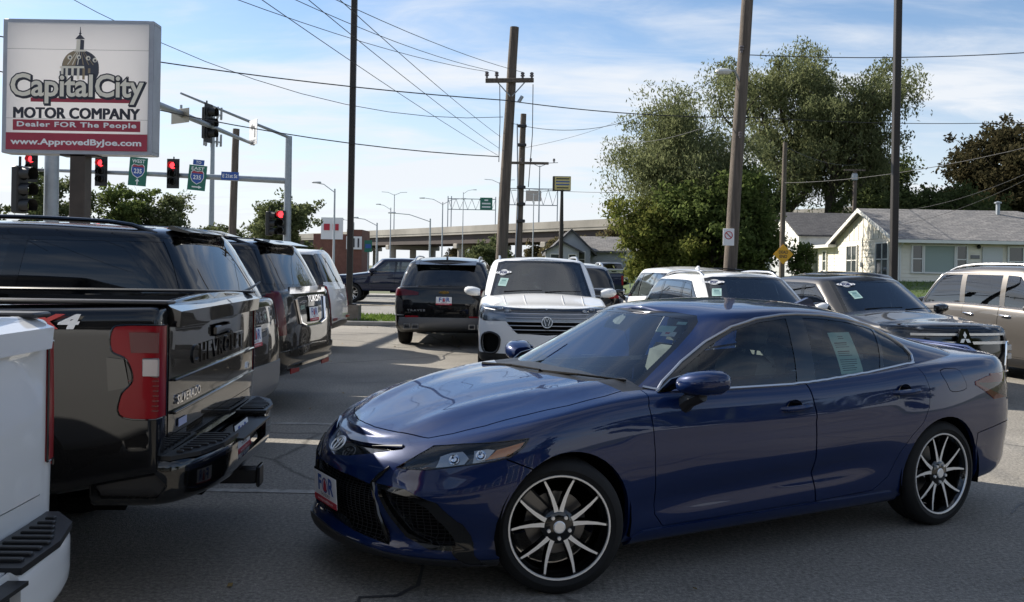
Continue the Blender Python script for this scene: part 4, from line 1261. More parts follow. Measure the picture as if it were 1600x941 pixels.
_wc = {}

def well(parent, x, y_out, r, depth=.34, z=None, side=1):
    """dark wheel-house liner behind an arch opening"""
    mb = MB(); n = 18; z = z if z is not None else r
    vs = []; 
    for i in range(n + 1):
        a = pi * 1.16 * i / n - .08 * pi
        for yy in (y_out, y_out - depth):
            vs.append((x + r * cos(a), yy * side, z + r * sin(a)))
    fs = [(2 * i, 2 * i + 1, 2 * i + 3, 2 * i + 2) for i in range(n)]
    mb.add(vs, fs)
    b = len(vs)
    mb.add([vs[2 * i + 1] for i in range(n + 1)], [tuple(range(n + 1))])
    return mb.build('wheel_liner', M_dark, parent)

# ---------------------------------------------------------------- small vehicle parts
def licence_plate(parent, loc, rz=0.0, tilt=0.0, w=.31, h=.155, txt=True):
    """dealer plate: white with big letters, emblem and a red strip; faces local +x turned by rz"""
    o = empty('licence_plate', loc, rz, parent)
    o.rotation_euler = (0, tilt, rz)
    mb = MB(); mb.box((0, 0, 0), (.006, w + .02, h + .02), bev=.003)
    mb.build('plate_frame', M_dark, o)
    mb = MB(); mb.box((.004, 0, .0), (.004, w, h), bev=.0015); mb.build('plate_sheet', M_pwhite, o)
    mb = MB()
    mb.cm = 0; mb.box((.007, 0, -h * .41), (.003, w * 1.0, h * .20))
    F = frame((.0075, 0, h * .12), (0, 1, 0), (0, 0, 1))
    def put(txt_, size, off, bold, cm):
        vs, fs = text_mesh(txt_, size, bold)
        mb.cm = cm; mb.M = F @ Matrix.Translation(off); mb.add(vs, fs); mb.M = Matrix.Identity(4)
    put('F', h * .72, (-w * .24, 0, 0), .004, 1)
    put('R', h * .72, (w * .25, 0, 0), .004, 1)
    mb.cm = 1
    mb.lathe([(h * .20, 0), (h * .26, 0)], 20, F @ Matrix.Translation((0, 0, .0)))
    mb.cm = 0
    mb.prism([(-h * .14, -h * .2), (h * .14, -h * .2), (h * .12, h * .05), (0, h * .24), (-h * .12, h * .05)], 'z', 0, .0004)
    k = len(mb.v) - 10
    for i in range(k, len(mb.v)): mb.v[i] = F @ (mb.v[i] + Vector((0, 0, .0004)))
    put('THE PEOPLE', h * .15, (0, -h * .34, 0), .0, 2)
    F2 = frame((.0088, 0, -h * .41), (0, 1, 0), (0, 0, 1)); F, F_ = F2, F
    put('www.ApprovedByJoe.com', h * .13, (0, 0, 0), .0, 3)
    mb.build('plate_lettering', [M_pred, M_pblue, M_ink, M_pwhite], o, smooth=False)
    return o

def wing_mirror(parent, loc, side, cap_mat, s=1.0, chrome=None):
    """door mirror: stalk + shaped housing"""
    o = empty('door_mirror', loc, 0, parent)
    bm = bmesh.new()
    secs = [(-.0, .05, .048), (.05, .082, .066), (.12, .09, .070), (.18, .08, .062), (.215, .055, .042), (.23, .02, .015)]
    n = 14; rows = []
    for (yy, hx, hz) in secs:
        row = []
        for k in range(n):
            a = 2 * pi * k / n
            cx = abs(cos(a)) ** .7 * (1 if cos(a) > 0 else -1); cz = abs(sin(a)) ** .7 * (1 if sin(a) > 0 else -1)
            row.append(bm.verts.new(((cx * hx + (.035 if cx > 0 else 0) * (1 - yy * 2) - yy * .22) * s, side * yy * s, (cz * hz * (1 - .25 * (cx > 0) * abs(cx)) + yy * .12) * s)))
        rows.append(row)
    for i in range(len(rows) - 1):
        for k in range(n):
            bm.faces.new((rows[i][k], rows[i][(k + 1) % n], rows[i + 1][(k + 1) % n], rows[i + 1][k]))
    bm.faces.new(rows[0]); bm.faces.new(rows[-1][::-1])
    bmesh.ops.recalc_face_normals(bm, faces=bm.faces[:])
    me = bpy.data.meshes.new('mirror_cap'); bm.to_mesh(me); bm.free()
    me.materials.append(cap_mat)
    me.polygons.foreach_set('use_smooth', [True] * len(me.polygons))
    me.set_sharp_from_angle(angle=R(50))
    link(bpy.data.objects.new('mirror_cap', me), o)
    mb = MB(); mb.tube([(.03 * s, -side * .05 * s, -.15 * s), (.01, side * .02 * s, -.085 * s), (-.01, side * .10 * s, -.045 * s)], [.05 * s, .04 * s, .04 * s], 10)
    mb.build('mirror_stalk', M_bplastic, o)
    mb = MB(); mb.box((-.085 * s, side * .11 * s, .012), (.01, .16 * s, .085 * s), bev=.004); mb.build('mirror_glass', M_chrome, o)
    return o

def door_handle(parent, loc, side, mat, L=.2, rz=0.0):
    mb = MB()
    x, y, z = loc
    mb.tube([(x + L / 2, y - side * .012, z - .004), (x + L * .42, y + side * .022, z - .001), (x, y + side * .034, z + .002), (x - L * .42, y + side * .024, z + .006), (x - L / 2, y - side * .012, z + .007)], [.012, .016, .017, .017, .013], 8)
    return mb.build('handle', mat, parent)

def seats(parent, x_front, x_rear, zseat, half, mat, steer_side=1, dash=None, head=.3):
    """interior: front seats, rear bench, dashboard, wheel"""
    o = empty('interior', (0, 0, 0), 0, parent)
    def seat(x, y, w, nm):
        mb = MB()
        mb.box((x + .02, y, zseat - .02), (.5, w, .2), bev=.05)
        mb.box((x - .27, y, zseat + .28), (.16, w * .96, .62), bev=.06, M=Matrix.Rotation(R(-16), 4, 'Y'))
        mb.box((x - .385, y, zseat + .70), (.10, min(w * .52, .28), head * .62), bev=.045, M=Matrix.Rotation(R(-10), 4, 'Y'))
        mb.tube([(x - .36, y - .05, zseat + .52), (x - .38, y - .05, zseat + .66)], .007, 6)
        mb.tube([(x - .36, y + .05, zseat + .52), (x - .38, y + .05, zseat + .66)], .007, 6)
        mb.build(nm, mat, o)
    for s in (-1, 1): seat(x_front, s * half * .5, .5, 'seat')
    for s in (-1, 1): seat(x_rear, s * half * .48, .52, 'rear_seat')
    if dash is not None:
        mb = MB()
        mb.prism([(dash + .42, zseat + .18), (dash + .40, zseat + .33), (dash + .12, zseat + .40), (dash - .04, zseat + .34), (dash - .06, zseat + .1), (dash + .05, zseat - .2), (dash + .4, zseat - .2)], 'y', -half * .93, half * .93)
        mb.build('dashboard', M_interior, o)
        mb = MB()
        y0 = steer_side * half * .5
        T = Matrix.Translation((dash - .2, y0, zseat + .27)) @ Matrix.Rotation(R(-66), 4, 'Y')
        ring = [(.185 + .016 * cos(a), .016 * sin(a)) for a in [2 * pi * k / 8 for k in range(8)]]
        mb.lathe(ring, 28, T, True)
        mb.M = T; mb.box((0, 0, -.01), (.14, .10, .05), bev=.02); mb.box((0, 0, 0), (.05, .36, .02)); mb.M = Matrix.Identity(4)
        mb.build('steering_wheel', M_interior, o)
    mb = MB()
    mb.box(((x_front + x_rear) / 2 + .2, 0, zseat - .22), (2.6, half * 1.8, .05)); mb.build('cabin_floor', M_dark, o)
    return o

def wiper(parent, a, b, c):
    mb = MB(); mb.tube([a, b], [.012, .007], 6); mb.tube([b, c], .006, 6)
    return mb.build('wiper', M_dark, parent)

def decal(parent, name, M, w, h, mat, d=.0015):
    mb = MB(); mb.M = M; mb.box((0, 0, 0), (w, h, d)); return mb.build(name, mat, parent, smooth=False)

def split_y(bm, rid, new):
    """faces of region rid on the right-hand side become region new"""
    lay = bm.faces.layers.int['region']
    for f in bm.faces:
        if f[lay] == rid and f.calc_center_median().y < 0: f[lay] = new
# ---------------------------------------------------------------- the blue sedan
CAMRY_LOC, CAMRY_RZ = (-0.14, 5.25, 0), R(209.1)
def sedan_shells():
    W = spl([(.97, .90), (.45, .912), (0, .918), (-.55, .905), (-1.4, .905), (-2.3, .912), (-2.82, .922), (-3.3, .905), (-3.9, .86)])
    low = dict(xf=.945, xr=-3.90, W=W, df=.80, nf=2.15, dr=.55, nr=2.6, floor=True,
        zb=spl([(.97, .20), (.5, .175), (-.4, .185), (-2.4, .195), (-3.3, .24), (-3.9, .31)]),
        zt=spl([(.97, .655), (.8, .70), (.6, .755), (.3, .835), (0, .893), (-.35, .942), (-.6, .958), (-1.5, .962), (-2.2, .99), (-2.8, 1.035), (-3.3, 1.055), (-3.75, 1.06), (-3.92, 1.04)]),
        crown=spl([(.9, .012), (.7, .035), (.3, .065), (-.1, .075), (-.6, .07), (-3.2, .05), (-3.6, .035), (-3.9, .02)]),
        rings=[(0, -.10, -.06, -.10), (.03, -.06, .0, -.05), (.10, -.035, .005, -.015), (.24, -.022, -.03, -.005), (.42, -.003, -.01, .0), (.58, .0, -.005, .0), (.72, -.008, -.03, -.01),
               (.84, -.020, -.050, -.02), (.93, -.042, -.095, -.03), (.985, -.080, -.145, -.05), (1, -.122, -.180, -.075)], nrings=30, ns=56, nfr=18, nre=14, ncap=12)
    def sc(x, y, z, g):
        # body-side sculpture: hollow above the sill, haunch over the rear wheel
        s = 1 if y >= 0 else -1
        a = abs(y)
        if -2.45 < x < -.35 and a > .6:
            t = sin(pi * (x + .35) / -2.1)
            gc_ = .36 + .10 * (x + .35) / -2.1
            a -= .034 * min(1, t * 1.5) * (max(0, 1 - abs(g - gc_ + .10) / .14) ** 1.3)
            a += .010 * min(1, t * 2) * max(0, 1 - abs(g - .76) / .05)
        if a > .6 and -3.5 < x < -2.2:
            a += .012 * math.exp(-((x + 2.8) / .35) ** 2) * math.exp(-((g - .62) / .2) ** 2)
        return x, s * a, z
    low['sculpt'] = sc
    # hood creases
    cab = dict(xf=-.20, xr=-3.70, W=spl([(-.2, .82), (-.6, .838), (-1.5, .845), (-2.4, .83), (-3.1, .77), (-3.7, .70)]),
        df=.52, nf=2.9, dr=.62, nr=2.7, zlim=(-2.62, -1.05),
        zb=lambda x: .88 if x > -2.3 else .88 + min(.12, (-2.3 - x) * .14),
        zt=spl([(-1.05, 1.335), (-1.35, 1.368), (-1.7, 1.378), (-2.1, 1.365), (-2.62, 1.315)]),
        crown=spl([(-.9, .028), (-1.3, .042), (-1.8, .046), (-2.4, .042), (-2.8, .035)]),
        rings=[(0, 0, 0, 0), (.2, -.028, -.185, -.20), (.4, -.064, -.365, -.42), (.6, -.113, -.54, -.65), (.8, -.172, -.705, -.87), (.92, -.217, -.80, -1.02), (.975, -.252, -.845, -1.10), (1, -.295, -.875, -1.15)],
        nrings=26, ns=44, nfr=16, nre=14, ncap=10)
    return low, cab
from mathutils.bvhtree import BVHTree
def seam(poly, bm, view, rid, gap=.006, ok=None, minn=.08, only=None):
    """a panel with an open shut line round it"""
    cut(bm, poly, view, 99, ok, minn, only)
    cut(bm, inset(poly, gap), view, rid, ok, minn, {99})

def sym(poly):
    """half outline (y>=0, from top centre round to bottom centre) closed over y"""
    return poly + [(-y, z) for y, z in reversed(poly) if abs(y) > 1e-6]

def belt_line(Tl, Tc, xs, side):
    """where the cabin skin comes out of the body side"""
    pts = []
    for x in xs:
        best = None
        for i in range(60):
            z = .88 + i * .004
            a = Tl.ray_cast(Vector((x, 2 * side, z)), Vector((0, -side, 0)))[0]
            b = Tc.ray_cast(Vector((x, 2 * side, z)), Vector((0, -side, 0)))[0]
            if b is None: continue
            if a is None or abs(b.y) > abs(a.y) + .001:
                best = Vector((x, b.y, z)); break
        if best: pts.append(best)
    return pts

def build_sedan():
    root = empty('sedan', CAMRY_LOC, CAMRY_RZ)
    tag(root, 'dark blue four-door sedan standing crosswise in front, black and silver split-spoke wheels', 'car')
    low, cab = sedan_shells()
    bl, bc = shell(low), shell(cab)
    # two soft ridges run up the bonnet
    for v in bl.verts:
        x, y, z = v.co
        if x > -.6 and z > .66 and abs(y) < .74:
            yc = .60 - .27 * max(0, min(1, (x + .2) / .95))
            k = max(0, min(1, (.74 - x) / .25))
            v.co.z += k * (.020 * math.exp(-((abs(y) - yc) / .075) ** 2) - .010 * math.exp(-(y / .22) ** 2))
    bl.normal_update()
    Tl, Tc = BVHTree.FromBMesh(bl), BVHTree.FromBMesh(bc)
    # --- scores in the body
    for (cx, r) in ((0, .372), (-2.825, .366)):
        arch = circle_poly(cx, .335, r, 44, .0)
        cut_both(bl, arch, 98, ok=lambda c: abs(c.y) > .35, minn=.0)
    hood_h = [(.725, 0), (.717, .12), (.670, .33), (.595, .54), (.50, .62), (.36, .695), (.154, .745), (-.069, .775), (-.30, .765), (-.43, .735), (-.36, .55), (-.27, .3), (-.235, 0)]
    hood = hood_h + [(x, -y) for x, y in hood_h[-2:0:-1]]
    seam(hood, bl, 'T', 1, .005, minn=.1)
    cowl = [(-.22, 0), (-.26, .3), (-.35, .55), (-.425, .745), (-.60, .76), (-.75, .7), (-.75, -.7), (-.60, -.76), (-.425, -.745), (-.35, -.55), (-.26, -.3)]
    cut(bl, cowl, 'T', 40, minn=.1, only={0, 99})
    df = [(-.545, .99), (-.50, .895), (-.508, .817), (-.517, .684), (-.522, .545), (-.545, .33), (-.60, .262), (-1.722, .268), (-1.692, .45), (-1.686, .60), (-1.69, .80), (-1.675, .93), (-1.66, .99)]
    dr = [(-1.66, .99), (-1.675, .93), (-1.69, .80), (-1.686, .60), (-1.692, .45), (-1.722, .268), (-2.20, .285), (-2.33, .36), (-2.41, .50), (-2.50, .595), (-2.60, .675), (-2.66, .77), (-2.685, .88), (-2.665, .96), (-2.64, 1.02), (-2.6, 1.07)]
    for view, s in (('L', 0), ('R', 1)):
        seam(df, bl, view, 2 + s, .005, minn=.03, only={0})
        seam(dr, bl, view, 4 + s, .005, minn=.03, only={0})
    seam(smooth_poly([(-2.82, .99), (-2.985, .993), (-3.03, .946), (-3.045, .865), (-2.89, .853), (-2.85, .905)], 3), bl, 'L', 6, .004, only={0})
    cab_open = [(-.70, .69), (-2.75, .69), (-3.0, .50), (-3.0, -.50), (-2.75, -.69), (-.70, -.69), (-.56, -.4), (-.52, 0), (-.56, .4)]
    cut(bl, cab_open, 'T', 97, minn=.3, only={0, 40})
    cut_both(bl, [(-.36, .0), (-.40, .232), (-.47, .258), (-2.36, .268), (-2.42, .240), (-2.46, .0)], 36, minn=.02, only={0})
    rb = [(-3.16, .20), (-3.165, .572), (-3.46, .618), (-4.1, .64), (-4.1, .0), (-3.16, .0)]
    for view, s in (('L', 0), ('R', 1)):
        seam(rb, bl, view, 37 + s, .005, minn=.02, only={0})
        cut(bl, [(.335, .695), (.335, .688), (.19, .628), (.19, .635)], view, 99, minn=.02, only={0})
    # front face
    head = [(.755, .626), (.70, .668), (.66, .695), (.60, .732), (.492, .752), (.377, .765), (.215, .782), (.252, .746), (.316, .702), (.399, .683), (.524, .662), (.664, .632)]
    amber = [(.43, .689), (.37, .738), (.235, .772), (.262, .744), (.322, .708)]
    pro1 = [(.635, .645), (.60, .705), (.55, .728), (.51, .735), (.495, .70), (.52, .668)]
    pro2 = [(.485, .672), (.465, .738), (.41, .748), (.38, .742), (.43, .685)]
    for view, s in (('L', 0), ('R', 1)):
        cut(bl, head, view, 10 + s, minn=.02, ok=lambda c: c.x > .1)
        cut(bl, amber, view, 12 + s, minn=.02, only={10 + s})
        cut(bl, pro1, view, 14 + s, minn=.02, only={10 + s})
        cut(bl, pro2, view, 14 + s, minn=.02, only={10 + s})
    cut(bl, sym([(0, .545), (.30, .542), (.43, .53), (.49, .40), (.545, .258), (.45, .270), (.2, .29), (0, .30)]), 'F', 7, minn=.05, only={0})
    cut(bl, sym([(0, .680), (.16, .688), (.35, .702), (.485, .716), (.49, .700), (.30, .652), (.139, .618), (0, .602)]), 'F', 9, minn=.05, only={0})
    out = [(.455, .540), (.611, .536), (.739, .488), (.802, .389), (.822, .195), (.79, .195), (.765, .262), (.70, .262), (.60, .31), (.555, .39), (.475, .525)]
    ven = [(.497, .52), (.619, .506), (.709, .459), (.751, .385), (.772, .285), (.718, .281), (.615, .326), (.577, .395)]
    for o_, v_ in ((out, ven), (mirror_y(out), mirror_y(ven))):
        cut(bl, o_, 'F', 30, minn=.03, only={0})
        cut(bl, v_, 'F', 31, minn=.03, only={30})
    cut(bl, [(-.86, .0), (.86, .0), (.86, .215), (.55, .222), (.3, .245), (0, .258), (-.3, .245), (-.55, .222), (-.86, .215)], 'F', 32, minn=.02, only={0, 7})
    tail = [(-3.185, .912), (-3.287, .932), (-3.431, .944), (-3.62, .95), (-3.95, .95), (-3.95, .80), (-3.62, .775), (-3.52, .782), (-3.36, .832), (-3.214, .878)]
    tred = [(-3.10, .905), (-3.3, .96), (-3.99, .96), (-3.99, .885), (-3.5, .89), (-3.3, .89)]
    for view, s in (('L', 0), ('R', 1)):
        cut(bl, tail, view, 16 + s, minn=.02)
        cut(bl, tred, view, 18 + s, minn=.02, only={16 + s})
    cut(bl, sym([(0, .86), (.5, .86), (.9, .78), (.9, .95), (.5, .93), (0, .90)][::-1]), 'B', 18, minn=.05, only={0})
    cut(bl, sym([(0, .38), (.80, .36), (.80, .0), (0, .0)]), 'B', 33, minn=.05, only={0})
    # --- scores in the cabin
    dlo = [(-.575, .90), (-.60, .94), (-.677, .997), (-.849, 1.096), (-1.06, 1.199), (-1.252, 1.277), (-1.454, 1.322), (-1.666, 1.342), (-1.80, 1.346), (-2.01, 1.338), (-2.23, 1.313), (-2.46, 1.268), (-2.60, 1.205), (-2.675, 1.135), (-2.70, 1.08), (-2.69, 1.045), (-2.60, 1.0), (-2.45, .90)]
    gf = [(-.765, .90), (-.80, 1.045), (-.86, 1.078), (-1.06, 1.177), (-1.252, 1.256), (-1.454, 1.300), (-1.60, 1.314), (-1.695, 1.322), (-1.66, 1.19), (-1.60, .90)]
    gr = [(-1.75, .90), (-1.80, 1.14), (-1.84, 1.324), (-2.01, 1.316), (-2.23, 1.291), (-2.46, 1.245), (-2.40, 1.10), (-2.31, .90)]
    gq = [(-2.34, .90), (-2.43, 1.10), (-2.485, 1.236), (-2.585, 1.188), (-2.652, 1.128), (-2.677, 1.08), (-2.668, 1.052), (-2.58, 1.015), (-2.42, .90)]
    sheet = [(-2.01, 1.238), (-2.213, 1.238), (-2.213, .992), (-2.01, .992)]
    for view, s in (('L', 0), ('R', 10)):
        cut(bc, dlo, view, 50 + s, minn=.05)
        for k, g in enumerate((gf, gr, gq)):
            cut(bc, g, view, 51 + k + s, minn=.05, only={50 + s})
    cut(bc, sheet, 'L', 58, minn=.05, only={52})
    fr = lambda y0: [(0, 1.352), (.30, 1.348), (.47, 1.335), (.52, 1.30), (.60, 1.17), (.69, 1.0), (.755, .86), (0, .86)]
    cut(bc, sym(fr(0)), 'F', 70, minn=.12)
    cut(bc, sym([(0, 1.325), (.30, 1.322), (.455, 1.31), (.50, 1.275), (.575, 1.16), (.665, .99), (.70, .90), (0, .90)]), 'F', 71, minn=.12, only={70})
    cut(bc, sym([(0, 1.335), (.40, 1.325), (.49, 1.29), (.58, 1.14), (.62, 1.02), (.60, .98), (0, .98)]), 'B', 72, minn=.1)
    # --- parts
    split_y(bl, 31, 34); split_y(bl, 30, 35); split_y(bl, 18, 19)
    body = take(bl, 0, 'body', M_navy, root, 0, .03)
    take(bc, 0, 'roof', M_navy, root, 0, .02)
    take(bl, 1, 'hood', M_navy, root, .002, .03)
    split_y(bl, 36, 39)
    for k in (36, 39): take(bl, k, 'side_skirt', M_navy, root, .014, .03)
    take(bl, {37, 38}, 'rear_bumper', M_navy, root, .002, .02)
    take(bl, 40, 'cowl_panel', M_bplastic, root)
    doors = {}
    for s, sd in ((0, 1), (1, -1)):
        for base, nm, hx, hy, hz in ((2, 'front_door', -1.535, .888, .828), (4, 'rear_door', -2.465, .893, .874)):
            d = take(bl, base + s, 'door', M_navy, root, .001, .03)
            doors[(base, s)] = d
            hit = Tl.ray_cast(Vector((hx, 2 * sd, hz)), Vector((0, -sd, 0)))[0]
            door_handle(d, (hx, hit.y, hz), sd, M_navy, .215)
            mb = MB()
            mb.lathe([(0, .0), (.04, .0), (.052, .006)], 20, Matrix.Translation((hx + .012, hit.y - sd * .001, hz - .004)) @ Matrix.Diagonal((1.25, 1, 1, 1)) @ Matrix.Rotation(R(-90 * sd), 4, 'X'))
            mb.build('handle_cup', M_gloss, d)
    take(bl, 6, 'fuel_door', M_navy, root, .001, .01)
    for s, sd in ((0, 1), (1, -1)):
        h = take(bl, {10 + s, 12 + s, 14 + s}, 'headlight', M_clear, root, .002)
        take(bl, {10 + s, 12 + s, 14 + s}, 'bucket', M_gloss, h, -.055)
        take(bl, 12 + s, 'reflector', M_amber, h, -.016, .03)
        take(bl, 14 + s, 'lamp_module', M_lampsilver, h, -.03, .02, normals=False)
        for (x, z) in ((.553, .693), (.445, .715)):
            mb = MB()
            q = Tl.ray_cast(Vector((x, 2 * sd, z)), Vector((0, -sd, 0)))
            nrm = q[1]
            mb.lathe([(0, .012), (.014, .009), (.022, .0), (.026, .004)], 18, Matrix.Translation(q[0] - nrm * .026) @ nrm.to_track_quat('Z', 'Y').to_matrix().to_4x4())
            mb.build('projector_lens', M_chrome, h)
        outline_tube(bl, {10 + s, 12 + s, 14 + s}, 'lamp_bezel', M_gloss, h, .004, .001)
        t = take(bl, {16 + s, 18 + s}, 'taillight', M_clear, root, .004)
        take(bl, 18 + s, 'red_lens', M_redlens, t, -.004, .01)
        take(bl, 16 + s, 'white_lens', pbr('smoked_lens', (.16, .12, .13), .2, .5), t, -.012, .01, normals=False)
    for rid, nm in ((7, 'grille'), (31, 'air_vent'), (34, 'air_vent')):
        g = take(bl, rid, nm, M_dark, root, -.075)
        w = take(bl, rid, 'grille_mesh', M_bplastic, g, -.03, normals=False)
        sb = w.modifiers.new('fine', 'SUBSURF'); sb.subdivision_type = 'SIMPLE'; sb.levels = 1; sb.render_levels = 1; md = w.modifiers.new('wire', 'WIREFRAME'); md.thickness = .0045; md.use_even_offset = False
    take(bl, 30, 'vent_surround', M_gloss, root, .006, .04); take(bl, 35, 'vent_surround', M_gloss, root, .006, .04)
    sl = take(bl, 9, 'upper_grille', M_gloss, root, -.022)
    take(bl, 32, 'lip_spoiler', M_bplastic, root, .012, .03)
    take(bl, 33, 'rear_diffuser', M_bplastic, root, .004)
    # bright wing ends beside the badge and slim dark moulding
    for sd in (1, -1):
        pts = []
        for y, z in ((.475, .718), (.36, .704), (.28, .692)):
            q = Tl.ray_cast(Vector((3, y * sd, z - .006)), Vector((-1, 0, 0)))
            if q[0] is not None: pts.append(q[0] + q[1] * .002)
        if len(pts) > 2:
            mb = MB(); mb.tube(pts, [.009, .004, .001], 6); mb.build('grille_trim', M_satin, root)
        # shoulder of the fascia: crease from headlight corner to the centre grille
        pts = []
        for y, z in ((.50, .622), (.46, .575), (.435, .54), (.49, .40), (.535, .275)):
            q = Tl.ray_cast(Vector((3, y * sd, z)), Vector((-1, 0, 0)))
            if q[0] is not None: pts.append(q[0] + q[1] * .004)
        mb = MB(); mb.tube(pts, [.006, .012, .014, .014, .010], 8); mb.build('grille_trim', M_gloss, root)
    q = Tl.ray_cast(Vector((3, 0, .645)), Vector((-1, 0, 0)))
    mb = MB()
    Tb = frame(q[0] + q[1] * .014, (0, 1, 0), q[1].cross(Vector((0, 1, 0))))
    def ell(a, b, ox, oy, r=.0045):
        ring = [Tb @ Vector((ox + a * cos(t), oy + b * sin(t), .004)) for t in [2 * pi * k / 28 for k in range(29)]]
        mb.tube(ring, r, 6, False)
    ell(.068, .046, 0, 0); ell(.020, .042, 0, -.002, .004); ell(.044, .017, 0, .022, .004)
    mb.build('emblem', M_machined, root)
    licence_plate(root, (.945, .045, .435), R(3), R(4))
    # cabin glass and trim
    for s, sd in ((0, 1), (10, -1)):
        take(bc, 50 + s, 'pillar_trim', M_gloss, root, -.001)
        for k, nm in enumerate(('front', 'rear', 'quarter')):
            take(bc, {51 + k + s, 58} if (k == 1 and s == 0) else 51 + k + s, 'side_window', M_glass, root, -.004)
        outline_tube(bc, {50 + s, 51 + s, 52 + s, 53 + s, 58} if s == 0 else {60, 61, 62, 63}, 'window_trim', M_satin, root, .0085, .002)
        bp = belt_line(Tl, Tc, [-.57 - i * .04 for i in range(54)], sd)
        mb = MB(); mb.tube([p + Vector((0, .004 * sd, .002)) for p in bp], .0095, 6)
        mb.build('belt_trim', M_satin, root)
    sh = take(bc, 58, 'window_sheet', M_mint, root, -.012)
    mb = MB()
    random.seed(4)
    for i in range(17):
        z = 1.215 - i * .0125
        if i in (2, 6, 10): continue
        wdt = (.05 if i < 2 else random.uniform(.10, .16))
        x0 = -2.11 + wdt / 2 + (0 if i < 2 else (.165 - wdt) * .4)
        pts = []
        for x in (x0, x0 - wdt):
            for zz in (z, z - (.006 if i in (3, 7) else .0035)):
                h = Tc.ray_cast(Vector((x, 2, zz)), Vector((0, -1, 0)))
                pts.append(h[0] - h[1] * .0105)
        mb.quad(pts[0], pts[1], pts[3], pts[2])
    mb.build('print', M_ink, sh, smooth=False)
    take(bc, 70, 'windshield_border', M_gloss, root, -.001)
    take(bc, 71, 'windshield', M_wglass, root, -.002)
    take(bc, 72, 'rear_window', M_tint, root, -.002)
    # stickers inside the windshield
    def sticker(y, z, w, h, mat, nm='sticker', rot=0):
        q = Tc.ray_cast(Vector((2, y, z)), Vector((-1, 0, 0)))
        n = q[1]; up = Vector((0, 0, 1)); xd = up.cross(n).normalized()
        F = frame(q[0] - n * .008, xd, n.cross(xd)) @ Matrix.Rotation(rot, 4, 'Z')
        return decal(root, nm, F, w, h, mat)
    sticker(.40, 1.26, .11, .07, M_mint); sticker(.455, 1.235, .09, .05, M_paper); sticker(.44, 1.295, .06, .028, M_mint)
    sticker(.452, 1.24, .05, .018, M_pred)
    for k in range(5): sticker(-.50 - .028 * k, 1.235 - .055 * k, .075, .07, M_mint, rot=R(-30))
    wiper(root, (-.30, .10, 1.0), (-.37, .40, 1.012), (-.52, .64, 1.0))
    wiper(root, (-.25, -.52, .985), (-.29, -.22, 1.005), (-.29, .12, 1.012))
    # roof fin, door mirrors, boot lip
    mb = MB(); mb.prism([(-2.42, 1.375), (-2.62, 1.36), (-2.60, 1.405), (-2.56, 1.422)], 'y', -.016, .016); mb.build('antenna_fin', M_navy, root)
    for sd in (1, -1):
        wing_mirror(root, (-.76, .87 * sd, 1.0), sd, M_navy, 1.0)
        mb = MB(); mb.prism([(-.60, .955), (-.69, 1.02), (-.80, 1.045), (-.77, .955)], 'y', (.80) * sd, (.815) * sd); mb.build('sail_panel', M_gloss, root)
    mb = MB(); mb.tube([(-3.60, .60, 1.062), (-3.70, .46, 1.083), (-3.735, 0, 1.094), (-3.70, -.46, 1.083), (-3.60, -.60, 1.062)], [.006, .011, .013, .011, .006], 8)
    mb.build('boot_spoiler', M_navy, root)
    for (x, y, st) in ((0, .775, R(-19)), (-2.825, .79, 0)):
        for sd in (1, -1):
            w = wheel(root, x, y * sd, .333, .225, sd, .255, 'camry', M_gloss, M_machined, steer=st)
            well(root, x, .895, .385, .34, .335, sd)
    mb = MB(); mb.box((-1.41, 0, .30), (2.0, 1.5, .12)); mb.build('underbody', M_dark, root)
    seats(root, -1.32, -2.12, .50, .70, pbr('grey_upholstery', (.15, .155, .155), .7, noise=(14, .15)), 1, -.75)
    bl.free(); bc.free()
    return root
sedan = build_sedan()
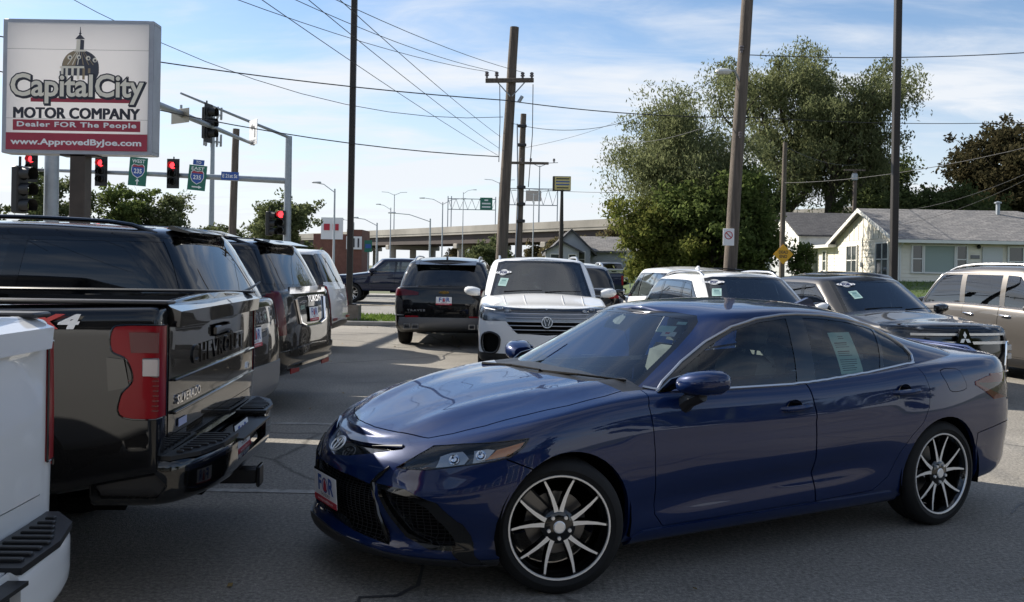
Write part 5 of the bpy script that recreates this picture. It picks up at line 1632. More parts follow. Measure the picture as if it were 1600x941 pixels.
# ---------------------------------------------------------------- other vehicles
class Veh: pass
def car_shell(P):
    """P: fo, wb, ro, hw, hood front z / cowl z / belt / tail z, cabin numbers. Returns low, cab bmeshes."""
    fo, wb, ro, hw = P['fo'], P['wb'], P['ro'], P['hw']
    xr = -(wb + ro)
    zt = spl([(fo, P['zn']), (fo - .25, P['zn'] + .05), (fo - .6, P['zn'] + .4 * (P['zc'] - P['zn'])), (P['xA'], P['zc']), (P['xA'] - .35, P['zbelt']), (xr + 1.0, P['zbelt'] + P.get('rise', .05)), (xr, P.get('ztail', P['zbelt'] + P.get('rise', .05)))])
    gc = P.get('gc', .24)
    zb = spl([(fo, gc + .02), (fo - .3, gc), (0, gc), (xr + .8, gc + .02), (xr, gc + P.get('rlift', .12))])
    low = dict(xf=fo, xr=xr, W=spl([(fo, hw - .02), (0, hw), (-wb, hw), (xr, hw - P.get('rtaper', .03))]), df=P.get('df', .42), nf=P.get('nf', 2.6), dr=P.get('dr', .22), nr=P.get('nr', 3.2), floor=True,
        zb=zb, zt=zt, crown=spl([(fo - .1, .02), (fo - .5, .045), (P['xA'], .06), (xr, .03)]),
        rings=P.get('rings', [(0, -.09, -.05, -.07), (.05, -.03, -.005, -.02), (.18, -.015, .0, 0), (.38, -.01, .0, 0), (.55, 0, -.005, -.005), (.72, -.005, -.015, -.02), (.87, -.018, -.03, -.04), (.955, -.04, -.06, -.055), (.99, -.075, -.10, -.075), (1, -.11, -.13, -.10)]), nrings=int(24 * P.get('q', .75)), ns=int(50 * P.get('q', .75)), nfr=10, nre=9, ncap=6)
    H = P['H']; xA, xH, xD, xT = P['xA'], P['xH'], P['xD'], P['xT']   # screen base, header, rear header, tail-glass base
    zr = H - P.get('rcrown', .045)
    tw = P.get('tw', .20)
    ft = P.get('ft', 1.0)
    base = P['zbelt'] - .08
    lf, lr = xH - xA, xD - xT
    cab = dict(xf=xA, xr=xT, W=spl([(xA, hw - .085), (xA - .7, hw - .07), (xD, hw - .075), (xT, hw - .10)]), df=P.get('cdf', .42), nf=3.0, dr=P.get('cdr', .22), nr=3.4,
        zlim=(xD, xH), zb=lambda x: base,
        zt=spl([(xD, zr - P.get('rdrop', .05)), (xD + (xH - xD) * .45, zr), (xH - .25, zr - .012), (xH, zr - .035)]),
        crown=lambda x: P.get('rcrown', .045),
        rings=[(0, 0, 0, 0), (.25, -tw * .10, lf * .25, -lr * .22), (.5, -tw * .27, lf * .50, -lr * .46), (.75, -tw * .52, lf * .745, -lr * .70), (.9, -tw * .74, lf * .89, -lr * .86), (.965, -tw * .92, lf * .955, -lr * .94), (1, -tw * 1.2, lf, -lr)],
        nrings=int(20 * P.get('q', .75)), ns=int(36 * P.get('q', .75)), nfr=10, nre=9, ncap=5)
    return shell(low), shell(cab)

def round_arch(bl, P, r, clad=0.0):
    for cx in (0, -P['wb']):
        if clad:
            cut_both(bl, circle_poly(cx, P['tr'], r + clad, P.get('archn', 16), .0), 80, ok=lambda c: abs(c.y) > .4, minn=.0)
        cut_both(bl, circle_poly(cx, P['tr'], r, P.get('archn', 16), .0), 98, ok=lambda c: abs(c.y) > .35, minn=.0)

def make_vehicle(name, label, cat, loc, deg, P, group=None):
    v = Veh(); v.P = P
    root = v.root = empty(name, (0, 0, 0), 0)
    tag(root, label, cat, group)
    bl, bc = car_shell(P)
    v.Tl, v.Tc = BVHTree.FromBMesh(bl), BVHTree.FromBMesh(bc)
    pm = P['paint']
    round_arch(bl, P, P['tr'] + .05, P.get('clad', 0))
    gc = P.get('gc', .24)
    xr = -(P['wb'] + P['ro'])
    if P.get('sillclad'):
        cut_both(bl, [(P['fo'] + .1, 0), (P['fo'] + .1, P['sillclad']), (xr - .1, P['sillclad']), (xr - .1, 0)], 80, minn=.0, only={0})
        cut(bl, [(-2, 0), (-2, P['sillclad'] + .02), (2, P['sillclad'] + .02), (2, 0)], 'B', 80, minn=.1, only={0})
        cut(bl, [(-2, 0), (-2, P['sillclad']), (2, P['sillclad']), (2, 0)], 'F', 80, minn=.1, only={0})
    # doors on the side(s) that show
    dz0, zb_ = P.get('door0', gc + .16), P['zbelt']
    for view, s in (('L', 0), ('R', 1)):
        if view in P.get('doors', 'LR'):
            for k, (xa, xb) in enumerate(P['doorx']):
                poly = [(xa, zb_ + .2), (xa, dz0 + .1), (xa - .06, dz0), (xb + .1, dz0), (xb, dz0 + .12), (xb, zb_ + .2)]
                if k == len(P['doorx']) - 1 and P.get('rearcut', True):
                    w = P['wb']; a = P['tr'] + .09
                    poly = [(xa, zb_ + .2), (xa, dz0 + .1), (xa - .03, dz0), (-w + a + .06, dz0), (-w + a * .92, P['tr'] + .10), (-w + a * .62, P['tr'] + a * .8), (xb, P['tr'] + a + .06), (xb, zb_ + .2)]
                seam(poly, bl, view, 2 + 2 * k + s, .005, minn=.03, only={0, 80} if P.get('sillclad') else {0})
    # no deck inside the cabin
    cw = P['hw'] - .20
    cut(bl, [(P['xA'] - .42, cw - .05), (P['xT'] + .22, cw - .05), (P['xT'] + .22, -cw + .05), (P['xA'] - .42, -cw + .05), (P['xA'] - .30, 0)], 'T', 97, minn=.5, only={0})
    # cabin glass
    side = P['glass']      # list of polygons (x,z) for the side panes
    dlo = P['dlo']
    for view, s in (('L', 0), ('R', 10)):
        cut(bc, dlo, view, 50 + s, minn=.06)
        for k, g in enumerate(side):
            cut(bc, g, view, 51 + k + s, minn=.06, only={50 + s})
    zr = P['H'] - P.get('rcrown', .045)
    hwb, tw = P['hw'] - .09, P.get('tw', .2)
    w0, w1 = hwb - .085, hwb - tw - .02
    fr = [(0, zr - .03), (w1 - .12, zr - .035), (w1, zr - .06), (w0, P['zc'] + .0), (w0 + .02, P['zbelt'] - .1), (0, P['zbelt'] - .1)]
    cut(bc, sym(fr), 'F', 70, minn=.12)
    cut(bc, sym([(0, zr - .065), (w1 - .15, zr - .07), (w1 - .035, zr - .095), (w0 - .045, P['zc'] + .0), (w0 - .03, P['zbelt'] - .08), (0, P['zbelt'] - .08)]), 'F', 71, minn=.12, only={70})
    rz0 = P.get('rgz', P['zbelt'] + .06)
    rw = P.get('rgw', (w1 + .0, w0 + .03))
    cut(bc, sym([(0, zr - .07), (rw[0] - .1, zr - .08), (rw[0], zr - .11), (rw[1], rz0), (0, rz0 - .015)]), 'B', 72, minn=.15)
    # tail and head lamps
    for view, s in (('L', 0), ('R', 1)):
        if P.get('head'):
            cut(bl, P['head'], view, 10 + s, minn=.0, ok=lambda c: c.x > P['fo'] - 1.1, only={0})
        for q in P.get('tails', []):
            if q[0] == 'S': cut(bl, q[1], view, 16 + s, minn=.3, ok=lambda c: c.x < xr + 1.0)
            else: cut(bl, q[1] if s == 0 else mirror_y(q[1]), 'B', 16 + s, minn=.04, ok=lambda c: c.x < xr + .34, only={0, 16 + s})
    for rid, poly in P.get('front', []):
        cut(bl, sym(poly), 'F', rid, minn=.05, only={0})
    for rid, poly in P.get('frontsides', []):
        cut(bl, poly, 'F', rid, minn=.02, only={0}); cut(bl, mirror_y(poly), 'F', rid, minn=.02, only={0})
    for rid, poly in P.get('rear', []):
        cut(bl, sym(poly), 'B', rid, minn=.03, ok=lambda c: c.x < xr + .5, only={0, 80})
    v.bl, v.bc = bl, bc
    take(bl, 0, 'body', pm, root, 0, .02)
    take(bc, 0, 'roof', P.get('roofsheen', pm), root)
    take(bl, 80, 'cladding', P.get('cladmat', M_bplastic), root, .006)
    for view, s, sd in (('L', 0, 1), ('R', 1, -1)):
        for k, (xa, xb) in enumerate(P['doorx']):
            d = take(bl, 2 + 2 * k + s, 'door', pm, root, .001, .02)
            if d is None: continue
            hx = xb + .17; hz = P['zbelt'] - P.get('hdrop', .10)
            h = v.Tl.ray_cast(Vector((hx, 2 * sd, hz)), Vector((0, -sd, 0)))[0]
            if h: door_handle(d, (hx, h.y, hz), sd, P.get('handle', pm), .21)
        if P.get('head'):
            h = take(bl, 10 + s, 'headlight', M_clear, root, .003)
            if h is not None:
                take(bl, 10 + s, 'bucket', P.get('bucket', M_gloss), h, -.05)
                cs = [f.calc_center_median() for f in bl.faces if f[bl.faces.layers.int['region']] == 10 + s]
                c0 = sum(cs, Vector()) / len(cs)
                mb = MB()
                for dx in P.get('lamps', (.05, -.05)):
                    q = v.Tl.find_nearest(c0 + Vector((dx, -dx * sd, 0)))
                    mb.lathe([(0, .02), (.025, .015), (.04, 0), (.048, .008), (.05, .0)], 18, Matrix.Translation(q[0] - q[1] * .03) @ q[1].to_track_quat('Z', 'Y').to_matrix().to_4x4())
                mb.build('lamp_module', M_lampsilver, h)
        t = take(bl, 16 + s, 'taillight', P.get('tailmat', M_redlens), root, .008, .02)
    for s, sd in ((0, 1), (10, -1)):
        take(bc, 50 + s, 'pillar_trim', P.get('pillarmat', M_gloss), root, -.001)
        for k in range(len(side)):
            take(bc, 51 + k + s, 'side_window', P.get('sideglass', M_privacy) if not (k == 0 and P.get('frontglass')) else P['frontglass'], root, -.003)
        if P.get('dlotrim'):
            outline_tube(bc, {50 + s} | {51 + s + k for k in range(len(side))}, 'window_trim', P['dlotrim'], root, .008, .002)
    take(bc, 70, 'windshield_border', M_gloss, root, -.001)
    take(bc, 71, 'windshield', P.get('wsglass', M_tint), root, -.002)
    take(bc, 72, 'rear_window', P.get('rearglass', M_privacy), root, .001)
    for (x) in (0, -P['wb']):
        for sd in (1, -1):
            wheel(root, x, (P['hw'] - .135) * sd, P['tr'], .24, sd, P.get('rimr', .25), P.get('rim', 'ten'), P.get('rimmat', M_gloss), P.get('rimface', M_satin))
            well(root, x, P['hw'] - .02, P['tr'] + .065, .36, P['tr'], sd)
    mb = MB(); mb.box((-P['wb'] / 2, 0, gc + .12), (P['wb'] - .85, P['hw'] * 1.7, .14)); mb.build('underbody', M_dark, root)
    if P.get('rails'):
        ra, rb, rm = P['rails']
        for sd in (1, -1):
            pts = []
            n = 12
            for i in range(n + 1):
                x = ra + (rb - ra) * i / n
                y = (P['hw'] - .09 - P.get('tw', .2) - .05) * sd
                q = v.Tc.ray_cast(Vector((x, y, 4)), Vector((0, 0, -1)))[0]
                if q: pts.append(q + Vector((0, 0, -.01 if i in (0, n) else (.03 if i in (1, n - 1) else .045))))
            mb = MB(); mb.tube(pts, .017, 8); mb.build('roof_rail', rm, root)
    if P.get('mirror'):
        mx, mz, ms = P['mirror']
        for sd in (1, -1):
            h = v.Tl.ray_cast(Vector((mx, 3 * sd, mz - .12)), Vector((0, -sd, 0)))[0]
            y = abs(h.y) if h else P['hw'] - .08
            wing_mirror(root, (mx, (y + .015) * sd, mz), sd, P.get('mirrormat', pm), ms)
    if P.get('seats'):
        seats(root, P['xH'] - .35, P['xH'] - 1.3, P['zbelt'] - .38, P['hw'] - .2, P.get('upholstery', M_interior), 1, P['xA'] - .45)
    if P.get('fin'):
        x = P['fin']; z = v.Tc.ray_cast(Vector((x, 0, 4)), Vector((0, 0, -1)))[0].z
        mb = MB(); mb.prism([(x + .12, z - .01), (x - .08, z - .01), (x - .07, z + .045), (x - .03, z + .06)], 'y', -.016, .016); mb.build('antenna_fin', P.get('finmat', pm), root)
    if P.get('wipers'):
        z = P['zc'] + .075; xA = P['xA']
        wiper(root, (xA + .02, .05, z), (xA - .02, .35, z + .02), (xA - .07, .62, z + .02)); wiper(root, (xA + .02, -.6, z), (xA - .02, -.3, z + .02), (xA + .01, 0, z + .03))
    root.location = loc; root.rotation_euler = (0, 0, R(deg))
    return v

def done(v):
    v.bl.free(); v.bc.free()

def on_rear(v, y, z, off=.002, T=None):
    q = (T or v.Tl).ray_cast(Vector((-9, y, z)), Vector((1, 0, 0)))
    return q[0] + q[1] * off, q[1]
def on_front(v, y, z, off=.002, T=None):
    q = (T or v.Tl).ray_cast(Vector((9, y, z)), Vector((-1, 0, 0)))
    return q[0] + q[1] * off, q[1]

def rear_text(v, parent, name, txt, y, z, size, mat, off=.004, bold=0.0, ext=.002, spacing=1.0, sx=1.0, shear=0.0):
    """lettering on the tail, read from behind"""
    p, n = on_rear(v, y, z, off)
    vs, fs = text_mesh(txt, size, bold, ext, spacing, shear, 'CENTER', sx)
    mb = MB(); mb.M = frame(p, (0, -1, 0), n.cross(Vector((0, -1, 0)))); mb.add(vs, fs)
    return mb.build(name, mat, parent, smooth=False)

def ws_sticker(v, y, z, w, h, mat, rot=0.0, oval=False, off=.003):
    q = v.Tc.ray_cast(Vector((9, y, z)), Vector((-1, 0, 0)))
    n = q[1]; xd = Vector((0, 0, 1)).cross(n).normalized()
    F = frame(q[0] + n * off, xd, n.cross(xd)) @ Matrix.Rotation(rot, 4, 'Z')
    if oval:
        mb = MB(); mb.M = F
        k = 26; ring = []
        for i in range(k):
            a = 2 * pi * i / k
            r = 1 + .16 * cos(4 * a)
            ring.append((w / 2 * cos(a) * r, h / 2 * sin(a) * r))
        mb.prism(ring, 'z', 0, .0015)
        vs, fs = text_mesh('FOR', h * .52, .006)
        o = mb.build('sticker', M_pwhite, v.root, smooth=False)
        mb = MB(); mb.M = F @ Matrix.Translation((0, -.004, .003)); mb.add(vs, fs)
        # ring line
        mb.M = F
        mb.tube([(w * .43 * cos(2 * pi * i / 20), h * .40 * sin(2 * pi * i / 20), .002) for i in range(21)], .0035, 4, False)
        mb.build('sticker_print', pbr('navy_print', (.02, .03, .10), .5), o, smooth=False)
        return o
    o = decal(v.root, 'price_sheet', F, w, h, mat)
    mb = MB(); mb.M = F
    for i in range(5):
        mb.box((0, h * (.34 - .15 * i), .0018), (w * (.75 if i != 1 else .55), h * (.035 if i != 1 else .10), .0006))
    mb.build('print', pbr('teal_print', (.10, .24, .24), .7), o, smooth=False)
    return o

def dlo_box(P, xa0, xa1, xd0, xd1, zlo, zhi, drop=.0):
    """window band: bottom front/top front/top rear/bottom rear"""
    return [(xa0, zlo - .12), (xa0 - .02, zlo), (xa1 + (xa0 - xa1) * .25, zlo + (zhi - zlo) * .72), (xa1, zhi - .015), (xa1 - .25, zhi), ((xa1 + xd1) / 2, zhi + .004), (xd1 + .1, zhi - drop), (xd1, zhi - drop - .03), (xd0, zlo + .05), (xd0 + .02, zlo - .12)]

def panes(dlo, pillars, edge=.03):
    """split a band into panes; pillars: (x_low, x_high, width)"""
    zlo, zhi = dlo[0][1], max(p[1] for p in dlo)
    d = inset(dlo, edge)
    d = [(x, z) if z > dlo[0][1] + .08 else (x, dlo[0][1] - .01) for x, z in d]
    out = []
    def clip(poly, xl, xh, keep_front):
        # keep the part ahead (x greater) of the line (xl,zlo)-(xh,zhi), or behind it
        def f(p):
            t = (p[1] - zlo) / (zhi - zlo); return (p[0] - (xl + (xh - xl) * t)) * (1 if keep_front else -1)
        r = []
        for i in range(len(poly)):
            a, b = poly[i - 1], poly[i]; fa, fb = f(a), f(b)
            if (fa >= 0) != (fb >= 0):
                t = fa / (fa - fb); r.append((a[0] + (b[0] - a[0]) * t, a[1] + (b[1] - a[1]) * t))
            if fb >= 0: r.append(b)
        return r
    rest = d
    for (xl, xh, w) in pillars:
        out.append(clip(rest, xl + w / 2, xh + w / 2, True))
        rest = clip(rest, xl - w / 2, xh - w / 2, False)
    out.append(rest)
    return [o for o in out if len(o) > 2]
def big_suv(paint_, **kw):
    """full-size estate-bodied 4x4"""
    P = dict(fo=.95, wb=3.07, ro=1.16, hw=1.02, tr=.40, rimr=.285, H=1.92, zn=1.02, zc=1.18, zbelt=1.22, rise=.02, ztail=1.22, xA=-.32, xH=-1.12, xD=-3.92, xT=-4.20, gc=.30, rlift=.14,
             paint=paint_, tw=.17, doorx=[(-.62, -1.72), (-1.72, -2.72)], doors='LR', df=.3, nf=3, dr=.16, nr=3.6, cdr=.22, rdrop=.045, mirror=(-.75, 1.27, 1.1))
    P.update(kw)
    d = dlo_box(P, -.70, -1.38, -4.06, -3.90, 1.20, 1.77)
    P['dlo'] = P.get('dlo', d)
    P['glass'] = P.get('glass', panes(d, [(-1.70, -1.78, .10), (-2.72, -2.80, .12), ], .028))
    return P

# --- black SUV beside the black pickup: long dark windows, script on the tail
P = big_suv(M_black, rgz=1.36, ztail=1.30, rails=(-1.5, -3.7, M_gloss), tails=[('B', [(.80, 1.02), (1.1, 1.02), (1.1, 1.32), (.86, 1.32)])], tailmat=M_darkred, rear=[(81, [(0, .74), (1.1, .72), (1.1, .30), (0, .30)])],
            cdr=.30, xD=-3.80, H=1.91, wipers=False)
P['glass'] = panes(P['dlo'], [(-1.70, -1.78, .10), (-2.66, -2.74, .13), ], .028)
suv2 = make_vehicle('black_suv', 'black long-roofed SUV parked just beyond the black pickup, roof rails on top', 'SUV', (-2.1 - 4.23, 7.72 - .1, 0), 178.5, P)
take(suv2.bl, 81, 'bumper', M_greyplastic, suv2.root, .012, .02)
r2 = suv2.root
p, n = on_rear(suv2, 0, 1.245, .006)
mb = MB(); mb.lathe([(0, .012), (.035, .010), (.045, 0)], 20, Matrix.Translation(p) @ n.to_track_quat('Z', 'Y').to_matrix().to_4x4() @ Matrix.Diagonal((1, 1.9, 1, 1))); mb.build('emblem', pbr('blue_enamel', (.02, .05, .2), .15), r2)
rear_text(suv2, r2, 'tail_lettering', 'EXPLORER', 0, 1.135, .12, M_chrome, .004, .004, .004, 1.25, 1.1)
p, n = on_rear(suv2, -.02, .985, .012); licence_plate(r2, p, pi, R(-4))
mb = MB(); mb.tube([(-4.24, .42, 1.36), (-4.23, .10, 1.40), (-4.20, -.22, 1.44)], [.014, .010, .006], 6); mb.build('rear_wiper', M_bplastic, r2)
mb = MB(); mb.prism([(-3.72, 1.845), (-3.89, 1.815), (-3.91, 1.825), (-3.75, 1.872)], 'y', -.58, .58); mb.build('roof_spoiler', M_black, r2)
done(suv2)

# --- black SUV with bright garnish
P = big_suv(M_black, fo=.95, ro=1.13, hw=1.0, H=1.90, rgz=1.38, ztail=1.32, rails=(-1.5, -3.7, M_gloss), xD=-3.80, xT=-4.16, cdr=.28,
            tails=[('B', [(.80, .84), (1.2, .84), (1.2, 1.36), (.84, 1.36)])], tailmat=M_darkred, sideglass=M_privacy,
            rear=[(81, [(0, .70), (1.1, .66), (1.1, .30), (0, .30)])])
suv3 = make_vehicle('black_suv', 'black SUV with chrome tailgate trim and dealer plate, third from the white pickup', 'SUV', (-2.28 - 4.17, 10.45 + .45, 0), 174.5, P)
take(suv3.bl, 81, 'bumper', M_black, suv3.root, .02, .03)
r3 = suv3.root
def chrome_bar(v, y0, y1, z, h, d=.02, name='chrome_bar', mat=None, off=.012):
    pts = [on_rear(v, y0 + (y1 - y0) * i / 8, z, off)[0] for i in range(9)]
    mb = MB()
    for a, b in zip(pts, pts[1:]):
        c = (a + b) / 2; L = (b - a).length
        mb.box(c, (d, L + .004, h), rz=atan2(-(b - a).x, (b - a).y) if (b - a).y > 0 else atan2((b - a).x, -(b - a).y))
    return mb.build(name, mat or M_chrome, v.root)
chrome_bar(suv3, -.62, .62, 1.30, .075)
chrome_bar(suv3, -.80, .80, .50, .03, .03)
rear_text(suv3, r3, 'tail_lettering', 'YUKON', -.12, 1.20, .10, M_chrome, .01, .003, .003, 1.2, 1.2)
p, n = on_rear(suv3, -.02, 1.03, .014); licence_plate(r3, p, pi, R(-6))
mb = MB()
for sd in (1, -1):
    mb.tube([on_rear(suv3, .50 * sd, 1.21, .01)[0], on_rear(suv3, .44 * sd, .95, .012)[0], on_rear(suv3, .25 * sd, .91, .012)[0]], [.022, .02, .012], 6)
mb.tube([on_rear(suv3, .30, .91, .012)[0], on_rear(suv3, -.30, .91, .012)[0]], .014, 6)
mb.build('plate_surround', M_chrome, r3)
for sd in (1, -1):
    p, n = on_rear(suv3, .55 * sd, .46, .028); mb = MB(); mb.box(p, (.012, .28, .06), bev=.004); mb.build('reflector', M_redlens, r3)
mb = MB(); mb.prism([(-3.70, 1.84), (-3.92, 1.80), (-3.94, 1.81), (-3.72, 1.865)], 'y', -.58, .58); mb.build('roof_spoiler', M_black, r3)
done(suv3)

# --- the vehicle between, mostly hidden, and the white one by the lamp base
P = big_suv(M_black, doors='')
hid = make_vehicle('black_suv', 'black SUV tucked in behind the one with chrome tailgate trim', 'SUV', (-3.35 - 4.23, 13.5, 0), 180, P); done(hid)
P = big_suv(M_white, H=1.91, tails=[('B', [(.84, .78), (1.2, .78), (1.2, 1.32), (.90, 1.32)]), ('S', [(-4.3, .78), (-4.3, 1.30), (-4.02, 1.30), (-4.06, .78)])],
            xD=-3.86, cdr=.26, rear=[(81, [(0, .56), (1.1, .52), (1.1, .28), (0, .28)])])
suv4 = make_vehicle('white_suv', 'white SUV with tall red tail lamp beside the concrete lamp base', 'SUV', (-3.2 - 4.23, 17.25, 0), 180, P)
take(suv4.bl, 81, 'bumper_insert', M_bplastic, suv4.root, .008)
for sd in (1, -1):
    p, n = on_rear(suv4, .62 * sd, .60, .02); mb = MB(); mb.box(p, (.012, .34, .05), bev=.004); mb.build('reflector', M_redlens, suv4.root)
done(suv4)

# --- black crossover seen from behind
P = dict(fo=.92, wb=3.07, ro=1.16, hw=1.0, tr=.39, rimr=.26, H=1.80, zn=.95, zc=1.10, zbelt=1.12, rise=.05, ztail=1.20, xA=-.35, xH=-1.2, xD=-3.72, xT=-4.19, gc=.24, rlift=.18, paint=M_black, tw=.22, rdrop=.07,
         doorx=[(-.62, -1.75), (-1.75, -2.7)], doors='L', dr=.22, nr=3.0, cdr=.30, clad=.06, sillclad=.42, rails=(-1.5, -3.6, M_satin), fin=-3.45, mirror=(-.78, 1.18, 1.0), rgz=1.21, rearglass=M_tint, seats=True)
P['dlo'] = dlo_box(P, -.72, -1.45, -4.0, -3.75, 1.13, 1.60); P['glass'] = panes(P['dlo'], [(-1.72, -1.80, .10), (-2.72, -2.80, .12)])
P['tails'] = [('B', [(.50, 1.03), (1.2, 1.00), (1.2, 1.17), (.80, 1.145), (.50, 1.09)])]; P['tailmat'] = M_darkred
P['rear'] = [(81, [(0, .60), (.86, .60), (.88, .46), (.8, .36), (0, .34)])]
trav = make_vehicle('black_suv', 'black SUV seen from behind with gold emblem, grey lower bumper and twin exhausts', 'SUV', (-1.31, 17.75 + 4.23, 0), 90, P)
t = trav.root
take(trav.bl, 81, 'bumper', M_greyplastic, t, .025, .03)
p, n = on_rear(trav, 0, 1.085, .01)
mb = MB(); mb.M = frame(p, (0, -1, 0), (0, 0, 1))
mb.prism([(-.10, -.012), (-.085, .022), (-.03, .022), (-.025, .034), (.025, .034), (.03, .022), (.10, .022), (.085, -.016), (.03, -.016), (.025, -.028), (-.025, -.028), (-.03, -.014)], 'z', 0, .012)
mb.build('emblem', pbr('gold', (.62, .42, .12), .2, 1.0), t)
p, n = on_rear(trav, 0, .925, .014); licence_plate(t, p, pi, R(-4))
rear_text(trav, t, 'tail_lettering', 'TRAVERSE', .48, .735, .055, M_satin, .004, .001, .001, 1.3, 1.5)
rear_text(trav, t, 'tail_lettering', 'AWD', .66, .69, .05, M_chrome, .004, .002, .002, 1.2, 1.5)
for sd in (1, -1):
    p, n = on_rear(trav, .62 * sd, .615, .012); mb = MB(); mb.box(p, (.014, .26, .035), bev=.004); mb.build('reflector', M_redlens, t)
    for k in range(2):
        p, n = on_rear(trav, (.55 + .16 * k) * sd, .44, .02)
        mb = MB(); M4 = Matrix.Translation(p + Vector((.01, 0, 0))) @ Matrix.Rotation(R(-90), 4, 'Y')
        mb.M = M4
        o4 = [(-.045, -.062), (.045, -.062), (.045, .062), (-.045, .062)]
        i4 = [(-.034, -.05), (.034, -.05), (.034, .05), (-.034, .05)]
        mb.add([(x, y, .05) for x, y in o4] + [(x, y, .05) for x, y in i4] + [(x, y, -.08) for x, y in i4] + [(x, y, -.08) for x, y in o4],
               [(i, (i + 1) % 4, 4 + (i + 1) % 4, 4 + i) for i in range(4)] + [(4 + i, 4 + (i + 1) % 4, 8 + (i + 1) % 4, 8 + i) for i in range(4)] + [(i, 12 + i, 12 + (i + 1) % 4, (i + 1) % 4) for i in range(4)] + [(8, 9, 10, 11)])
        mb.build('exhaust_tip', M_satin, t, smooth=False)
chrome_bar(trav, -.97, -.78, .64, .02, .02, mat=M_satin); chrome_bar(trav, .78, .97, .64, .02, .02, mat=M_satin)
mb = MB(); mb.prism([(-3.55, 1.68), (-3.86, 1.615), (-3.90, 1.63), (-3.58, 1.715)], 'y', -.60, .60); mb.build('roof_spoiler', M_black, t)
done(trav)

# --- white crossover facing the camera
P = dict(fo=.93, wb=2.98, ro=1.15, hw=.995, tr=.38, rimr=.26, H=1.79, zn=.965, zc=1.14, zbelt=1.13, rise=.04, ztail=1.15, xA=-.42, xH=-1.18, xD=-3.6, xT=-4.1, gc=.22, rlift=.16, paint=M_white, tw=.20, rdrop=.06, df=.46, nf=2.55,
         doorx=[(-.66, -1.75), (-1.75, -2.65)], doors='LR', clad=.055, sillclad=.36, rails=(-1.4, -3.4, M_satin), mirror=(-.80, 1.19, 1.12), seats=True, wsglass=M_wtint, wipers=True, bucket=pbr('lamp_bowl', (.30, .31, .33), .25, .5), upholstery=pbr('beige_upholstery', (.2, .18, .15), .7))
P['dlo'] = dlo_box(P, -.76, -1.45, -3.9, -3.6, 1.13, 1.60); P['glass'] = panes(P['dlo'], [(-1.72, -1.80, .10), (-2.66, -2.74, .12)])
P['head'] = [(.96, .83), (.96, .99), (.62, 1.03), (.30, 1.04), (.36, .96), (.52, .87), (.70, .82)]
P['front'] = [(82, [(0, .945), (.40, .95), (.60, .945), (.57, .80), (.44, .66), (0, .63)]), (83, [(0, .44), (.45, .44), (.52, .34), (.40, .26), (0, .25)])]
fogo = smooth_poly([(.68, .60), (.80, .66), (.91, .62), (.93, .48), (.88, .37), (.74, .37), (.68, .46)], 3)
P['frontsides'] = [(84, fogo)]
atl = make_vehicle('white_suv', 'white SUV facing the camera with black bar grille and round emblem', 'SUV', (.49, 13.1 + .93, 0), 271.5, P)
a = atl.root
g = take(atl.bl, 82, 'grille', M_dark, a, -.05)
for i, z in enumerate((.935, .880, .822, .765, .705, .655)):
    hw_ = (.60, .60, .58, .54, .49, .42)[i]
    pts = [on_front(atl, -hw_ + 2 * hw_ * k / 14, z, .004)[0] for k in range(15)]
    mb = MB(); mb.tube(pts, .007 if i else .010, 6); mb.build('grille_bar', M_satin if i < 5 else M_gloss, g)
p, n = on_front(atl, 0, .815, .025)
Mx = Matrix.Translation(p) @ n.to_track_quat('Z', 'Y').to_matrix().to_4x4()
mb = MB(); mb.M = Mx
mb.tube([(.075 * cos(2 * pi * k / 28), .075 * sin(2 * pi * k / 28), .006) for k in range(29)], .007, 6, False)
mb.tube([(-.046, .052, .008), (-.020, -.048, .008), (0, -.002, .008), (.020, -.048, .008), (.046, .052, .008)], .0065, 6)
mb.tube([(-.022, .06, .008), (0, .012, .008), (.022, .06, .008)], .0065, 6)
e = mb.build('emblem', M_machined, a)
mb = MB(); mb.M = Mx; mb.lathe([(0, -.004), (.075, -.004), (.08, -.02)], 24); mb.build('backing_disc', M_gloss, e)
take(atl.bl, 83, 'lower_grille', M_dark, a, -.03)
split_y(atl.bl, 84, 85)
for rid in (84, 85):
    vent = take(atl.bl, rid, 'fog_recess', M_dark, a, -.05)
    outline_tube(atl.bl, rid, 'fog_surround', M_bplastic, vent, .016, .004)
for sd in (1, -1):
    pts = [atl.Tl.ray_cast(Vector((x, 2 * sd, z)), Vector((0, -sd, 0))) for x, z in ((.74, .975), (.60, .995), (.42, 1.01))]
    mb = MB(); mb.tube([q[0] + q[1] * .004 for q in pts if q[0]], .012, 6); mb.build('running_light', M_pwhite, a)
ws_sticker(atl, -.60, 1.515, .24, .125, None, R(4), True)
ws_sticker(atl, -.605, 1.36, .135, .19, M_mint, R(-4))
for sd in (1, -1):
    for (y, x0, x1) in ((.30, .62, -.30), (.62, .55, -.38)):
        pts = []
        for i in range(8):
            x = x0 + (x1 - x0) * i / 7
            q = atl.Tl.ray_cast(Vector((x, y * sd * (1 - .08 * (x - x1)), 4)), Vector((0, 0, -1)))
            if q[0]: pts.append(q[0] - Vector((0, 0, .006)))
        mb = MB(); mb.tube(pts, [.004] + [.014] * (len(pts) - 2) + [.004], 8); mb.build('hood_crease', M_white, a)
done(atl)

